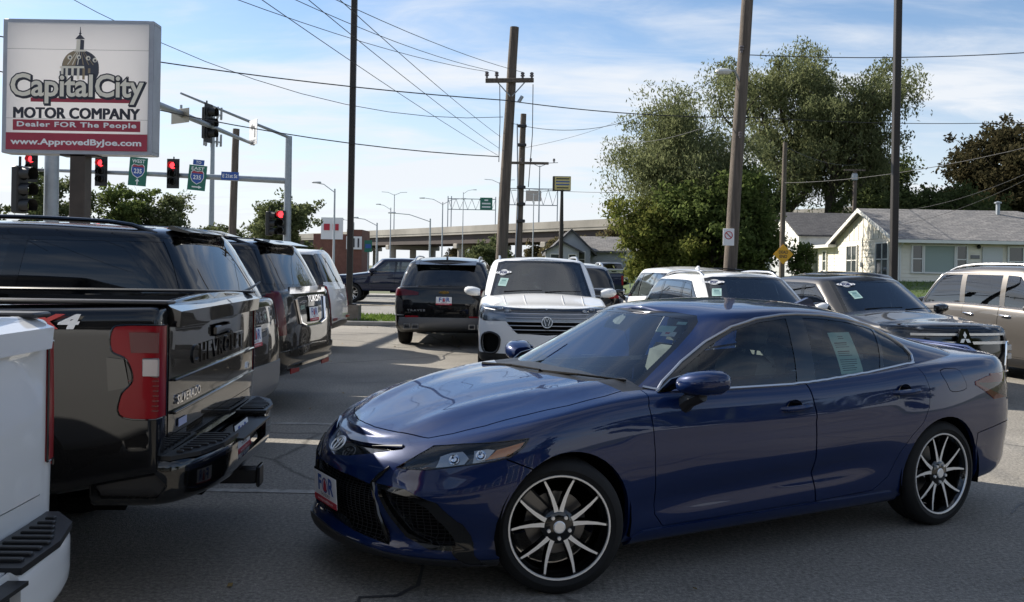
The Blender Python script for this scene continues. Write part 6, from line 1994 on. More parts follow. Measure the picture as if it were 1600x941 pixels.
# --- dark crossover behind the white one (tail towards us)
P = dict(fo=.92, wb=2.9, ro=1.05, hw=.97, tr=.37, rimr=.25, H=1.735, zn=.95, zc=1.08, zbelt=1.10, xA=-.35, xH=-1.15, xD=-3.35, xT=-3.93, paint=M_black, roofsheen=M_silverp, doorx=[(-.62, -1.7), (-1.7, -2.6)], doors='', cdr=.3, rails=(-1.4, -3.2, M_satin),  # black roof coloured silver: its pale reflection is put into the paint
         rearglass=M_privacy, tails=[('B', [(.62, .98), (1.1, .98), (1.1, 1.14), (.7, 1.14)])], rgz=1.2)
P['dlo'] = dlo_box(P, -.72, -1.4, -3.7, -3.4, 1.10, 1.58); P['glass'] = panes(P['dlo'], [(-1.7, -1.78, .10), (-2.6, -2.7, .12)])
v = make_vehicle('black_suv', 'black SUV with a reflection put into its pale roof colour, its tail showing behind the white SUV with bar grille', 'SUV', (1.36, 19.3 + 3.95, 0), 90, P); done(v)

def crossover(**kw):
    P = dict(fo=.90, wb=2.68, ro=.92, hw=.91, tr=.345, rimr=.235, H=1.63, zn=.84, zc=1.02, zbelt=1.04, rise=.06, ztail=1.10, xA=-.30, xH=-1.08, xD=-2.95, xT=-3.5, gc=.20, rlift=.14, paint=M_white, tw=.20, rdrop=.07, df=.5, nf=2.4,
             doorx=[(-.58, -1.58), (-1.58, -2.40)], doors='R', rails=(-1.25, -2.9, M_satin), mirror=(-.72, 1.10, .95), seats=True, wsglass=M_wtint, clad=.05, sillclad=.30, fin=-2.75)
    P.update(kw)
    d = P.get('dlo') or dlo_box(P, -.66, -1.33, -3.25, -2.98, 1.05, P['H'] - .135)
    P['dlo'] = d; P['glass'] = P.get('glass') or panes(d, [(-1.56, -1.62, .09), (-2.42, -2.50, .10)])
    return P
# --- two white crossovers nose-out behind the sedan's roof
P = crossover(H=1.60, sideglass=M_tint)
wb_ = make_vehicle('white_suv', 'white SUV with windshield sticker and price sheet, right behind the blue sedan roof', 'SUV', (3.55, 12.1, 0), 280, P)
ws_sticker(wb_, -.50, 1.44, .25, .11, None, R(3), True); ws_sticker(wb_, -.54, 1.30, .13, .17, M_mint, R(2)); done(wb_)
P = crossover(H=1.68, sideglass=M_tint, mirrormat=M_gloss, rails=None, doors='L')
wa_ = make_vehicle('white_suv', 'white SUV with black door mirror standing behind the stickered white SUV', 'SUV', (3.16, 19.97, 0), 97, P); done(wa_)
# --- black car beyond them
P = crossover(H=1.66, paint=M_black, doors='L', sideglass=M_tint, rails=(-1.25, -2.9, M_gloss), frontglass=M_glass)
v = make_vehicle('black_suv', 'black SUV turned sideways beyond the white SUVs, windshield towards the street', 'SUV', (3.5, 24.4, 0), 196, P); done(v)

# --- graphite crossover with bright grille bars
P = crossover(paint=M_greyp, H=1.585, zn=.90, zc=1.03, df=.36, nf=2.7, rails=None, sideglass=M_tint, doors='R', mirrormat=M_gloss,
              head=[(.95, .83), (.95, .93), (.60, .96), (.30, .97), (.45, .90), (.70, .86)], wipers=True, fo=.92)
P['front'] = [(82, [(0, .86), (.70, .88), (.72, .62), (.55, .45), (0, .42)])]
P['frontsides'] = [(84, [(.74, .74), (.86, .74), (.90, .36), (.70, .36)])]
out = make_vehicle('grey_suv', 'graphite SUV with chrome grille bars and three-diamond emblem behind the blue sedan', 'SUV', (5.55, 12.55, 0), 284, P)
o = out.root
g = take(out.bl, 82, 'grille', M_gloss, o, -.025)
for z, hw_, h in ((.840, .70, .030), (.735, .74, .036)):
    pts = [on_front(out, -hw_ + 2 * hw_ * k / 16, z, .01)[0] for k in range(17)]
    mb = MB()
    for p_, q_ in zip(pts, pts[1:]):
        e = q_ - p_; nn = e.cross(Vector((0, 0, 1))).normalized()
        mb.add([p_ - Vector((0, 0, h / 2)), q_ - Vector((0, 0, h / 2)), q_ + Vector((0, 0, h / 2)), p_ + Vector((0, 0, h / 2)),
                p_ - Vector((0, 0, h / 2)) - nn * .03, q_ - Vector((0, 0, h / 2)) - nn * .03, q_ + Vector((0, 0, h / 2)) - nn * .03, p_ + Vector((0, 0, h / 2)) - nn * .03],
               [(0, 1, 2, 3), (3, 2, 6, 7), (1, 0, 4, 5)])
    mb.build('chrome_bar', M_machined, g)
p, n = on_front(out, 0, .785, .035)
mb = MB(); mb.M = Matrix.Translation(p) @ n.to_track_quat('Z', 'Y').to_matrix().to_4x4()
for k in range(3):
    a = 2 * pi * k / 3
    L, wd = .095, .027
    d0 = Vector((sin(a), cos(a), 0)); pr = Vector((d0.y, -d0.x, 0))
    mb.add([(0, 0, .012), tuple(d0 * L / 2 + pr * wd + Vector((0, 0, .012))), tuple(d0 * L + Vector((0, 0, .012))), tuple(d0 * L / 2 - pr * wd + Vector((0, 0, .012)))], [(0, 3, 2, 1)])
e = mb.build('emblem', M_machined, o, smooth=False)
mb = MB(); mb.M = Matrix.Translation(p - n * .01) @ n.to_track_quat('Z', 'Y').to_matrix().to_4x4(); mb.prism([(-.13, -.075), (.13, -.075), (.05, .13), (-.05, .13)], 'z', -.02, .012); mb.build('emblem_plinth', M_gloss, e)
fsl = out.bl.faces.layers.int['region']
for f in out.bl.faces:
    if f[fsl] == 84 and f.calc_center_median().y < 0: f[fsl] = 85
for rid, sd in ((84, 1), (85, -1)):
    lm = take(out.bl, rid, 'lamp_pod', M_gloss, o, .004)
    outline_tube(out.bl, rid, 'pod_trim', M_chrome, lm, .013, .008)
    mb = MB()
    for z in (.66, .55):
        q = on_front(out, .82 * sd, z, .006); mb.box(q[0], (.03, .09, .08), bev=.008)
    mb.build('lamp_module', M_lampsilver, lm)
ws_sticker(out, -.42, 1.435, .24, .12, None, R(3), True); ws_sticker(out, -.40, 1.29, .135, .18, M_mint, R(12)); done(out)

# --- bronze estate beyond it
P = crossover(fo=.95, wb=2.75, ro=1.05, hw=.93, H=1.79, zn=.95, zc=1.08, zbelt=1.10, paint=M_tanp, rails=(-1.1, -3.1, M_satin), xD=-3.2, xT=-3.75, xA=-.28, xH=-1.05, sideglass=M_tint, dlotrim=M_satin, handle=M_chrome, hdrop=.12, clad=.07, sillclad=.34, tr=.36, wsglass=M_wtint, mirrormat=M_tanp)
P['dlo'] = dlo_box(P, -.62, -1.28, -3.5, -3.15, 1.11, 1.64); P['glass'] = panes(P['dlo'], [(-1.56, -1.62, .11), (-2.46, -2.56, .12)])
P['pillarmat'] = M_tanp
sub = make_vehicle('bronze_estate_car', 'bronze estate car with silver roof rails parked beside the graphite SUV', 'car', (8.85, 13.0, 0), 282, P); done(sub)
# --- dark roof between them
P = crossover(H=1.64, paint=M_greyp, rails=None, doors='R')
v = make_vehicle('grey_suv', 'dark SUV whose roof and whip antenna show over the graphite SUV', 'SUV', (7.1, 16.8, 0), 280, P)
mb = MB(); mb.tube([(-1.2, 0, 1.60), (-1.27, 0, 1.86)], [.008, .004], 6); mb.build('antenna', M_bplastic, v.root); done(v)
# ---------------------------------------------------------------- pickups
def pickup(name, label, loc, deg, paint_, bumper_mat, lamp='block', decor='', glass=None, doors='LR'):
    fo, wb, ro = .95, 3.75, 1.06
    xr = -(wb + ro)
    P = dict(fo=fo, wb=wb, ro=ro, hw=1.015, tr=.41, rimr=.27, H=1.92, zn=1.10, zc=1.24, zbelt=1.28, rise=.10, ztail=1.40, xA=-.42, xH=-1.12, xD=-2.92, xT=-3.06, gc=.50, rlift=.14, rtaper=.0,
             paint=paint_, tw=.17, doorx=[(-.70, -1.80), (-1.80, -2.78)], doors=doors, df=.25, nf=3.2, dr=.05, nr=5, cdr=.16, rdrop=.03, mirror=(-.85, 1.36, 1.35), rearcut=False, hdrop=.13, archn=26, q=.85, sideglass=glass or M_privacy, frontglass=glass or M_tint,
             rings=[(0, -.07, -.03, -.0), (.05, -.012, 0, 0), (.25, -.004, 0, 0), (.5, 0, 0, 0), (.72, -.006, -.005, 0), (.88, -.014, -.02, 0), (.95, -.022, -.03, -.004), (.985, -.04, -.05, -.012), (1, -.075, -.07, -.03)])
    P['dlo'] = dlo_box(P, -.78, -1.36, -2.86, -2.80, 1.28, 1.77); P['glass'] = panes(P['dlo'], [(-1.80, -1.86, .10)], .03)
    zl0, zl1 = .905, 1.315
    if lamp == 'block':
        side = smooth_poly([(xr - .1, zl0), (xr + .155, zl0 + .005), (xr + .17, zl0 + .10), (xr + .12, zl0 + .17), (xr + .15, zl0 + .26), (xr + .215, zl0 + .30), (xr + .215, zl1 - .02), (xr + .15, zl1), (xr - .1, zl1)], 5, (0, 8))
    else:
        side = [(xr - .1, zl0 - .02), (xr + .10, zl0 - .02), (xr + .12, zl1), (xr - .1, zl1)]
    P['tails'] = [('S', side), ('B', [(.93, zl0), (1.1, zl0), (1.1, zl1), (.93, zl1)])]
    v = make_vehicle(name, label, 'pickup truck', (0, 0, 0), 0, P)
    r = v.root; bl = v.bl
    # lamp details: black housing notch, clear reversing lamp, ribbed reflector
    if lamp == 'block':
        for sd in (1, -1):
            y = 1.013 * sd
            mb = MB(); mb.box((xr + .045, y + .004 * sd, zl0 + .225), (.075, .012, .085), bev=.008); mb.build('reversing_lamp', pbr('clear_lamp', (.30, .28, .28), .2, .3), r)
            mb = MB(); mb.prism([(xr + .135, zl0 + .14), (xr + .225, zl0 + .12), (xr + .235, zl0 + .27), (xr + .16, zl0 + .26)], 'y', y - .012 * sd, y + .006 * sd); mb.build('lamp_housing', M_gloss, r)
            for k in range(7):
                mb = MB(); mb.box((xr + .075, y + .0025 * sd, zl0 + .035 + .022 * k), (.13, .006, .004)); mb.build('lamp_rib', M_darkred, r, smooth=False)
            for zz in (zl0 + .29,):
                mb = MB(); mb.prism([(xr + .012, zz), (xr + .13, zz), (xr + .14, zz + .09), (xr + .012, zz + .09)], 'y', y, y + .005 * sd); mb.build('reflector', M_darkred, r)
    for s_ in (0, 1):
        outline_tube(v.bl, 16 + s_, 'lamp_bezel', M_gloss, r, .004, .008)
    # cab gap, tailgate, bed opening
    lay = bl.faces.layers.int['region']
    body = [o for o in r.children if o.name.startswith('body')][0]
    bpy.data.objects.remove(body)
    cut_both(bl, [(-3.205, .3), (-3.205, 1.6), (-3.225, 1.6), (-3.225, .3)], 99, minn=.0, only={0})
    cut(bl, [(-3.30, .84), (xr + .085, .84), (xr + .085, -.84), (-3.30, -.84)], 'T', 97, minn=.3, only={0})
    gate = [(-.895, .80), (-.895, 1.36), (-.87, 1.46), (.87, 1.46), (.895, 1.36), (.895, .80)]
    seam(gate, bl, 'B', 90, .006, minn=.2, only={0}, ok=lambda c: c.x < xr + .2)
    take(bl, 0, 'body', paint_, r, 0, .02)
    tg = take(bl, 90, 'tailgate', paint_, r, .004, .03)
    mb = MB()
    z0 = .86
    mb.box((-3.98 + .0, 0, z0), (1.62, 1.66, .03))
    mb.box((-3.19, 0, z0 + .25), (.05, 1.66, .5))
    for sd in (1, -1): mb.box((-3.98, .845 * sd, z0 + .255), (1.60, .03, .53))
    mb.box((xr + .10, 0, z0 + .255), (.03, 1.66, .51))
    mb.build('bed_liner', M_bplastic, r)
    for sd in (1, -1):
        mb = MB(); mb.box((-3.98, .875 * sd, 1.412), (1.66, .13, .018), bev=.006); mb.build('rail_cap', M_bplastic, r)
    # tailgate sculpture: top lip, recessed band with relief lettering
    mb = MB(); mb.prism([(xr - .035, 1.30), (xr - .042, 1.372), (xr + .03, 1.40), (xr + .03, 1.30)], 'y', -.87, .87); mb.build('tailgate_lip', paint_, tg)
    mb = MB(); mb.box((xr - .012, 0, 1.235), (.03, .34, .06), bev=.012); mb.build('tailgate_handle', M_gloss, tg)
    for zz, hh in (((1.055, .012), (.905, .016)) if decor else ()):
        mb = MB(); mb.box((xr - .008, 0, zz), (.022, 1.70, hh), bev=.005); mb.build('tailgate_crease', paint_, tg)
    if 'chevrolet' in decor:
        vs, fs = text_mesh('CHEVROLET', .128, .003, .007, 1.22, 0, 'CENTER', 1.35)
        mb = MB(); mb.M = frame((xr - .004, 0, 1.135), (0, -1, 0), (0, 0, 1)); mb.add(vs, fs); mb.build('relief_lettering', paint_, tg)
        vs, fs = text_mesh('SILVERADO', .058, .001, .003, 1.1, .15, 'CENTER', 1.25)
        mb = MB(); mb.M = frame((xr - .008, .60, .955), (0, -1, 0), (0, 0, 1)); mb.add(vs, fs); mb.build('tailgate_badge', M_chrome, tg, smooth=False)
        mb = MB(); mb.M = frame((xr - .008, .70, .845), (0, -1, 0), (0, 0, 1)); mb.box((0, 0, 0), (.13, .035, .004)); mb.build('dealer_badge', pbr('badge_blue', (.35, .4, .6), .3), tg, smooth=False)
        vs, fs = text_mesh('LT', .05, .001, .003, 1.1, .15, 'CENTER', 1.25)
        mb = MB(); mb.M = frame((xr - .008, -.72, .955), (0, -1, 0), (0, 0, 1)); mb.add(vs, fs); mb.build('tailgate_badge', M_chrome, tg, smooth=False)
        for sd in (1, -1):
            for txt, dx, m_ in (('4', 0, M_pwhite), ('X', .105, pbr('red_decal', (.5, .03, .03), .4)), ('4', .21, M_pwhite)):
                vs, fs = text_mesh(txt, .085, .004, .0005, 1, .25, 'CENTER', 1.9)
                mb = MB()
                px_ = xr + .62 - dx
                mb.M = frame((px_, 1.0115 * sd if sd > 0 else -1.0115, 1.325), (-sd, 0, 0), (0, 0, 1)); mb.add(vs, fs)
                mb.build('decal', m_, r, smooth=False)
    # bumper
    bs = dict(xf=xr + .33, xr=xr - .20, W=lambda x: .985, df=.02, nf=2, dr=.26, nr=2.8, zb=lambda x: .50, zt=lambda x: .715, crown=lambda x: .0,
              rings=[(0, -.06, 0, -.06), (.12, -.015, 0, -.012), (.3, 0, 0, 0), (.75, 0, 0, 0), (.93, -.008, 0, -.008), (1, -.03, 0, -.03)], nrings=12, ns=24, nfr=3, nre=16, ncap=4)
    bb = shell(bs)
    cut(bb, [(-.36, .585), (-.36, .9), (.36, .9), (.36, .585)], 'B', 1, minn=.1)
    cut(bb, [(-.36, .585), (-.36, .9), (.36, .9), (.36, .585)], 'B', 1, minn=-.4, ok=lambda c: c.x < xr - .02 and abs(c.y) < .36 and c.z > .58)
    for view, rid in (('L', 2), ('R', 3)):
        cut(bb, [(xr + .26, .545), (xr + .29, .60), (xr + .23, .665), (xr + .04, .665), (xr - .02, .60), (xr + .02, .545)], view, rid, minn=.3)
    b = take(bb, 0, 'bumper', bumper_mat, r, 0, .03)
    take(bb, 1, 'plate_recess', M_bplastic, b, -.06)
    for rid in (2, 3): take(bb, rid, 'bumper_recess', M_bplastic, b, -.02, -.02)
    bb.free()
    for sd in (1, -1):
        mb = MB()
        mb.prism([(xr - .015, .36 * sd), (xr - .195, .36 * sd), (xr - .185, .62 * sd), (xr - .13, .83 * sd), (xr - .03, .955 * sd), (xr + .03, .955 * sd), (xr - .0, .80 * sd)], 'z', .708, .728)
        sp = mb.build('step_pad', M_bplastic, b, smooth=False)
        for k in range(9):
            yk = (.42 + .055 * k) * sd
            xe = xr - .17 + max(0, (abs(yk) - .60)) * .42
            mb = MB(); mb.box(((xr - .03 + xe) / 2, yk, .732), (abs(xr - .03 - xe), .022, .012), bev=.003); mb.build('tread_rib', M_bplastic, sp, smooth=False)
    mb = MB(); mb.box((xr - .15, 0, .69), (.14, .70, .012)); mb.build('step_pad', M_bplastic, b)
    licence_plate(r, (xr - .135, 0, .645), pi, R(-8))
    mb = MB(); mb.box((xr - .12, 0, .43), (.22, .085, .085), bev=.01); mb.box((xr - .235, 0, .43), (.02, .115, .115), bev=.008); mb.build('tow_hitch', M_bplastic, r)
    mb = MB(); mb.box((-3.2, 0, .50), (3.3, .9, .14)); mb.tube([(-2.6, .55, .42), (xr + .3, .55, .42)], .04, 8); mb.build('chassis', M_dark, r)
    r.location = loc; r.rotation_euler = (0, 0, R(deg))
    done(v)
    return v
_h = R(184.0); _rr = 4.81
blk = pickup('black_pickup', 'black pickup truck with block red tail lamps and raised tailgate lettering', (-1.43 + cos(_h) * 4.99, 5.06 + sin(_h) * 4.99, 0), 184.0, M_black, M_gloss, 'block', 'chevrolet')
_h = R(182.0)
wht = pickup('white_pickup', 'white pickup truck in the bottom corner, ribbed black bumper step', (-1.37 + cos(_h) * 4.99, 2.22 + sin(_h) * 4.99, 0), 182.0, M_white, M_white, 'slim', '')
ram = pickup('blue_pickup', 'dark blue pickup truck on the street beyond the lamp base, facing the traffic signals', (-6.75, 39.5, 0), 181, M_bluep, M_chrome, 'slim', '', M_tint)
# ---------------------------------------------------------------- houses
def siding_wall(name, parent, a, b, z0, z1, n_out, mat, gable=None, step=.19, holes=()):
    """lap boards between plan points a and b, each a thin wedge; gable=(apex z, apex fraction)"""
    a, b = Vector((a[0], a[1], 0)), Vector((b[0], b[1], 0)); e = b - a
    nv = Vector((n_out[0], n_out[1], 0))
    mb = MB(); z = z0
    while z < (gable[0] if gable else z1) - .01:
        zt = min(z + step, gable[0] if gable else z1)
        if not gable and zt > z1: zt = z1
        f0, f1 = 0.0, 1.0
        if gable and zt > z1:
            k = min(1, (z - z1) / (gable[0] - z1)) if z > z1 else 0
            k2 = (zt - z1) / (gable[0] - z1)
            f0, f1 = k2 * gable[1], 1 - k2 * (1 - gable[1])
            if f1 - f0 < .01: break
        p, q = a + e * f0, a + e * f1
        o0, o1 = nv * .03, nv * .008
        mb.add([p + o0 + Vector((0, 0, z)), q + o0 + Vector((0, 0, z)), q + o1 + Vector((0, 0, zt)), p + o1 + Vector((0, 0, zt)), p + Vector((0, 0, z)), q + Vector((0, 0, z))],
               [(0, 1, 2, 3), (4, 5, 1, 0)])
        z += step
    # backing
    pts = [a + Vector((0, 0, z0)), b + Vector((0, 0, z0)), b + Vector((0, 0, z1))] + ([a + e * gable[1] + Vector((0, 0, gable[0]))] if gable else []) + [a + Vector((0, 0, z1))]
    mb.add(pts, [tuple(range(len(pts)))])
    o = mb.build(name, mat, parent, smooth=False)
    return o
M_siding = pbr('cream_siding', (.76, .71, .60), .6, noise=(.8, .06))
M_siding2 = pbr('old_white_siding', (.62, .61, .58), .7, noise=(2.5, .16))
M_trim = pbr('white_trim', (.70, .69, .65), .5)
M_hglass = pbr('house_glass', (.05, .06, .06), .06, coat=.6)
M_curtain = pbr('drawn_blind', (.30, .36, .33), .7)
def shingle_mat(name, col):
    m = pbr(name, col, .9, noise=(9, .30, 3), bump=(30, .5, .02)); nt = m.node_tree
    b = nt.nodes['Principled BSDF']; old = b.inputs['Base Color'].links[0].from_socket
    tc = nt.nodes.new('ShaderNodeTexCoord'); br = nt.nodes.new('ShaderNodeTexBrick'); br.inputs['Scale'].default_value = 1.0
    br.inputs['Brick Width'].default_value = .42; br.inputs['Row Height'].default_value = .17; br.inputs['Mortar Size'].default_value = .012
    br.inputs['Color1'].default_value = (1.15, 1.12, 1.1, 1); br.inputs['Color2'].default_value = (.72, .72, .74, 1); br.inputs['Mortar'].default_value = (.45, .45, .45, 1)
    mx = nt.nodes.new('ShaderNodeMix'); mx.data_type = 'RGBA'; mx.blend_type = 'MULTIPLY'; mx.inputs[0].default_value = 1
    nt.links.new(tc.outputs['Object'], br.inputs['Vector']); nt.links.new(old, mx.inputs[6]); nt.links.new(br.outputs['Color'], mx.inputs[7]); nt.links.new(mx.outputs[2], b.inputs['Base Color'])
    return m
M_shing = shingle_mat('grey_shingles', (.20, .195, .19)); M_shing2 = shingle_mat('dark_shingles', (.075, .075, .08))
def window(parent, o, xd, w, h, n=1, pane=None, name='window', bars=True):
    """o: lower-left corner on the wall, xd: direction along the wall, outward = xd x up"""
    F = frame(o, xd, (0, 0, 1)); W_ = empty(name, (0, 0, 0), 0, parent)
    mb = MB(); mb.M = F
    t = .07
    mb.box((w / 2, -t / 2, .03), (w + 2 * t, t, .10)); mb.box((w / 2, h + t / 2, .03), (w + 2 * t, t, .10))
    mb.box((-t / 2, h / 2, .03), (t, h, .10)); mb.box((w + t / 2, h / 2, .03), (t, h, .10))
    if bars: mb.box((w / 2, h / 2, .035), (w, .05, .06))
    for k in range(1, n): mb.box((w * k / n, h / 2, .035), (.06, h, .06))
    mb.build('frame', M_trim, W_, smooth=False)
    for k in range(n):
        for j in range(2 if bars else 1):
            hh = h / 2 if bars else h
            mb = MB(); mb.M = F; mb.box((w * (k + .5) / n, hh * (j + .5), .03), (w / n, hh, .01)); mb.build('pane', pane or M_hglass, W_, smooth=False)
    return W_
def roof_slab(name, parent, pts, th, mat):
    """quad/tri roof plane with thickness"""
    P_ = [Vector(p) for p in pts]; n = (P_[1] - P_[0]).cross(P_[2] - P_[0]).normalized()
    if n.z < 0: P_ = P_[::-1]; n = -n
    k = len(P_); mb = MB()
    mb.add([p for p in P_] + [p - Vector((0, 0, th)) for p in P_], [tuple(range(k)), tuple(range(2 * k - 1, k - 1, -1))] + [(i, i + k, (i + 1) % k + k, (i + 1) % k) for i in range(k)])
    return mb.build(name, mat, parent, smooth=False)
def white_house():
    h = empty('white_house', (0, 0, 0)); tag(h, 'low cream sided house with a grey shingle roof and picture window', 'house')
    x0, x1, y0, y1, zb, ze, zr = 17.7, 29.2, 42.0, 50.2, .7, 3.27, 4.78
    ym = (y0 + y1) / 2
    siding_wall('wall', h, (x0, y1), (x0, y0), zb, ze, (-1, 0), M_siding, (zr - .08, .5))
    siding_wall('wall', h, (x0, y0), (x1, y0), zb, ze, (0, -1), M_siding)
    siding_wall('wall', h, (x1, y0), (x1, y1), zb, ze, (1, 0), M_siding)
    siding_wall('wall', h, (x1, y1), (x0, y1), zb, ze, (0, 1), M_siding)
    # board-and-batten gable
    g = h
    for k in range(13):
        f = (k + .5) / 13; y = y0 + (y1 - y0) * f
        top = ze + (zr - ze) * (1 - abs(f - .5) * 2) - .12
        if top > ze + .12:
            mb = MB(); mb.box((x0 - .045, y, (ze + .05 + top) / 2), (.03, .07, top - ze - .05)); mb.build('batten', M_trim, h, smooth=False)
    mb = MB(); mb.prism([(y0, ze + .02), (y1, ze + .02), (ym, zr - .06)], 'x', x0 - .034, x0 - .028); mb.build('gable_board', M_siding, h, smooth=False)
    ov = .45
    sl = (zr - ze) / (ym - y0)
    A = (x0 - .35, y0 - ov, ze - sl * ov + .10); B = (x1 + .3, y0 - ov, ze - sl * ov + .10); C = (25.4, ym, zr + .10); D_ = (x0 - .35, ym, zr + .10)
    roof_slab('roof', h, [A, B, C, D_], .12, M_shing)
    A2 = (x0 - .35, y1 + ov, ze - sl * ov + .10); B2 = (x1 + .3, y1 + ov, ze - sl * ov + .10)
    roof_slab('roof', h, [A2, D_, C, B2], .12, M_shing)
    roof_slab('roof', h, [B, B2, C], .12, M_shing)
    mb = MB()
    for (ya, yb) in ((y0 - ov, ym), (y1 + ov, ym)):
        za, zb_ = ze - sl * ov, zr
        mb.add([(x0 - .37, ya, za - .10), (x0 - .37, yb, zb_ - .10), (x0 - .37, yb, zb_ + .10), (x0 - .37, ya, za + .10), (x0 - .33, ya, za - .10), (x0 - .33, yb, zb_ - .10), (x0 - .33, yb, zb_ + .10), (x0 - .33, ya, za + .10)],
               [(0, 1, 2, 3), (4, 7, 6, 5), (0, 4, 5, 1), (3, 2, 6, 7)])
    mb.build('barge_board', M_trim, h, smooth=False)
    mb = MB(); mb.box(((x0 + x1) / 2, y0 - ov - .03, ze - sl * ov + .0), (x1 - x0 + .6, .10, .14)); mb.build('gutter', M_trim, h, smooth=False)
    mb = MB(); mb.tube([(x0 + .08, y0 - ov, ze - .15), (x0 + .08, y0 - .06, ze - .45), (x0 + .08, y0 - .06, zb)], .045, 6); mb.build('downpipe', M_trim, h)
    mb = MB(); mb.box((x0 - .03, y0 - .02, (zb + ze) / 2), (.12, .12, ze - zb)); mb.build('corner_board', M_trim, h, smooth=False)
    mb = MB(); mb.tube([(24.1, ym - .6, zr - .15), (24.1, ym - .6, zr + .42)], .10, 8); mb.lathe([(0, .12), (.17, .06), (.17, 0), (.1, 0)], 10, Matrix.Translation((24.1, ym - .6, zr + .42))); mb.build('roof_vent', M_steel, h)
    # picture window in three lights, door, storm door
    window(h, (18.35, y0 - .03, 1.72), (1, 0, 0), .42, 1.2)
    window(h, (18.90, y0 - .03, 1.72), (1, 0, 0), 1.35, 1.2, 1, M_curtain, bars=False)
    window(h, (20.38, y0 - .03, 1.72), (1, 0, 0), .42, 1.2)
    mb = MB(); mb.box((22.0, y0 - .06, 1.85), (.92, .06, 2.1)); d = mb.build('door', pbr('pale_door', (.55, .56, .55), .5), h, smooth=False)
    mb = MB(); mb.box((22.35, y0 - .11, 1.8), (.05, .06, .12), bev=.01); mb.build('handle', M_satin, d)
    window(h, (22.75, y0 - .05, 1.62), (1, 0, 0), .62, 1.28); window(h, (23.6, y0 - .05, 1.62), (1, 0, 0), .5, 1.28); window(h, (24.5, y0 - .05, 1.62), (1, 0, 0), 1.0, 1.28, 2); window(h, (26.6, y0 - .05, 1.62), (1, 0, 0), 1.0, 1.28, 2)
    mb = MB(); mb.box((21.22, y0 - .05, 2.45), (.40, .03, .16)); mb.build('house_number_plate', M_greyplastic, h)
    mb = MB(); mb.box((21.25, y0 - .11, 2.02), (.30, .14, .28), bev=.03); mb.build('mailbox', M_signal, h)
    mb = MB(); mb.lathe([(0, 0), (.07, .02), (.09, .12), (.03, .20)], 10, Matrix.Translation((21.35, y0 - .12, 2.82))); mb.build('porch_lamp', M_signal, h)
    # windows in the gable wall (seen obliquely)
    window(h, (x0 - .03, 48.2, 1.55), (0, -1, 0), 1.35, 1.45, 2); window(h, (x0 - .03, 44.35, 1.55), (0, -1, 0), 1.4, 1.5, 2)
    mb = MB(); mb.box((x0 - .08, 46.2, 2.05), (.12, .16, .26), bev=.02); mb.tube([(x0 - .05, 46.2, 2.2), (x0 - .05, 46.2, 3.4)], .02, 6); mb.build('electric_meter', M_steel, h)
    # low flat-roofed addition at the back
    siding_wall('wall', h, (x0 - .0, 53.0), (x0 - .0, 50.25), zb, 3.0, (-1, 0), M_siding)
    siding_wall('wall', h, (x0, 50.3), (x0 + 4, 50.3), zb, 3.0, (0, -1), M_siding)
    mb = MB(); mb.box((x0 + 1.8, 51.7, 3.08), (4.6, 3.6, .16)); mb.build('flat_roof', M_trim, h, smooth=False)
    window(h, (x0 - .03, 51.9, 1.75), (0, -1, 0), .5, 1.05)
white_house()
def garage():
    h = empty('garage', (0, 0, 0)); tag(h, 'old white garage with a dark roof behind the dead end sign', 'garage')
    x0, x1, y0, y1, zb, ze, zr = 16.8, 22.5, 53.5, 60.4, 1.0, 3.83, 5.25
    ym = (y0 + y1) / 2
    siding_wall('wall', h, (x0, y1), (x0, y0), zb, ze, (-1, 0), M_siding2, (zr - .05, .5), .26)
    siding_wall('wall', h, (x0, y0), (x1, y0), zb, ze, (0, -1), M_siding2, None, .26)
    sl = (zr - ze) / (ym - y0); ov = .25
    for s, ya in ((1, y0), (-1, y1)):
        roof_slab('roof', h, [(x0 - .2, ya - s * ov, ze - sl * ov + .08), (x1, ya - s * ov, ze - sl * ov + .08), (x1, ym, zr + .08), (x0 - .2, ym, zr + .08)], .10, M_shing2)
    mb = MB(); mb.box((x0 - .05, ym, 2.1), (.06, 4.6, 2.2)); d = mb.build('garage_door', pbr('grey_door', (.40, .41, .42), .6), h, smooth=False)
    for k in range(4):
        mb = MB(); mb.box((x0 - .09, ym, 1.3 + .53 * k), (.03, 4.5, .47), bev=.01); mb.build('panel', pbr('grey_door', (.40, .41, .42), .6), d, smooth=False)
    for yy in (y0, y1):
        mb = MB(); mb.box((x0 - .02, yy, (zb + ze) / 2), (.14, .14, ze - zb)); mb.build('corner_board', M_trim, h, smooth=False)
garage()
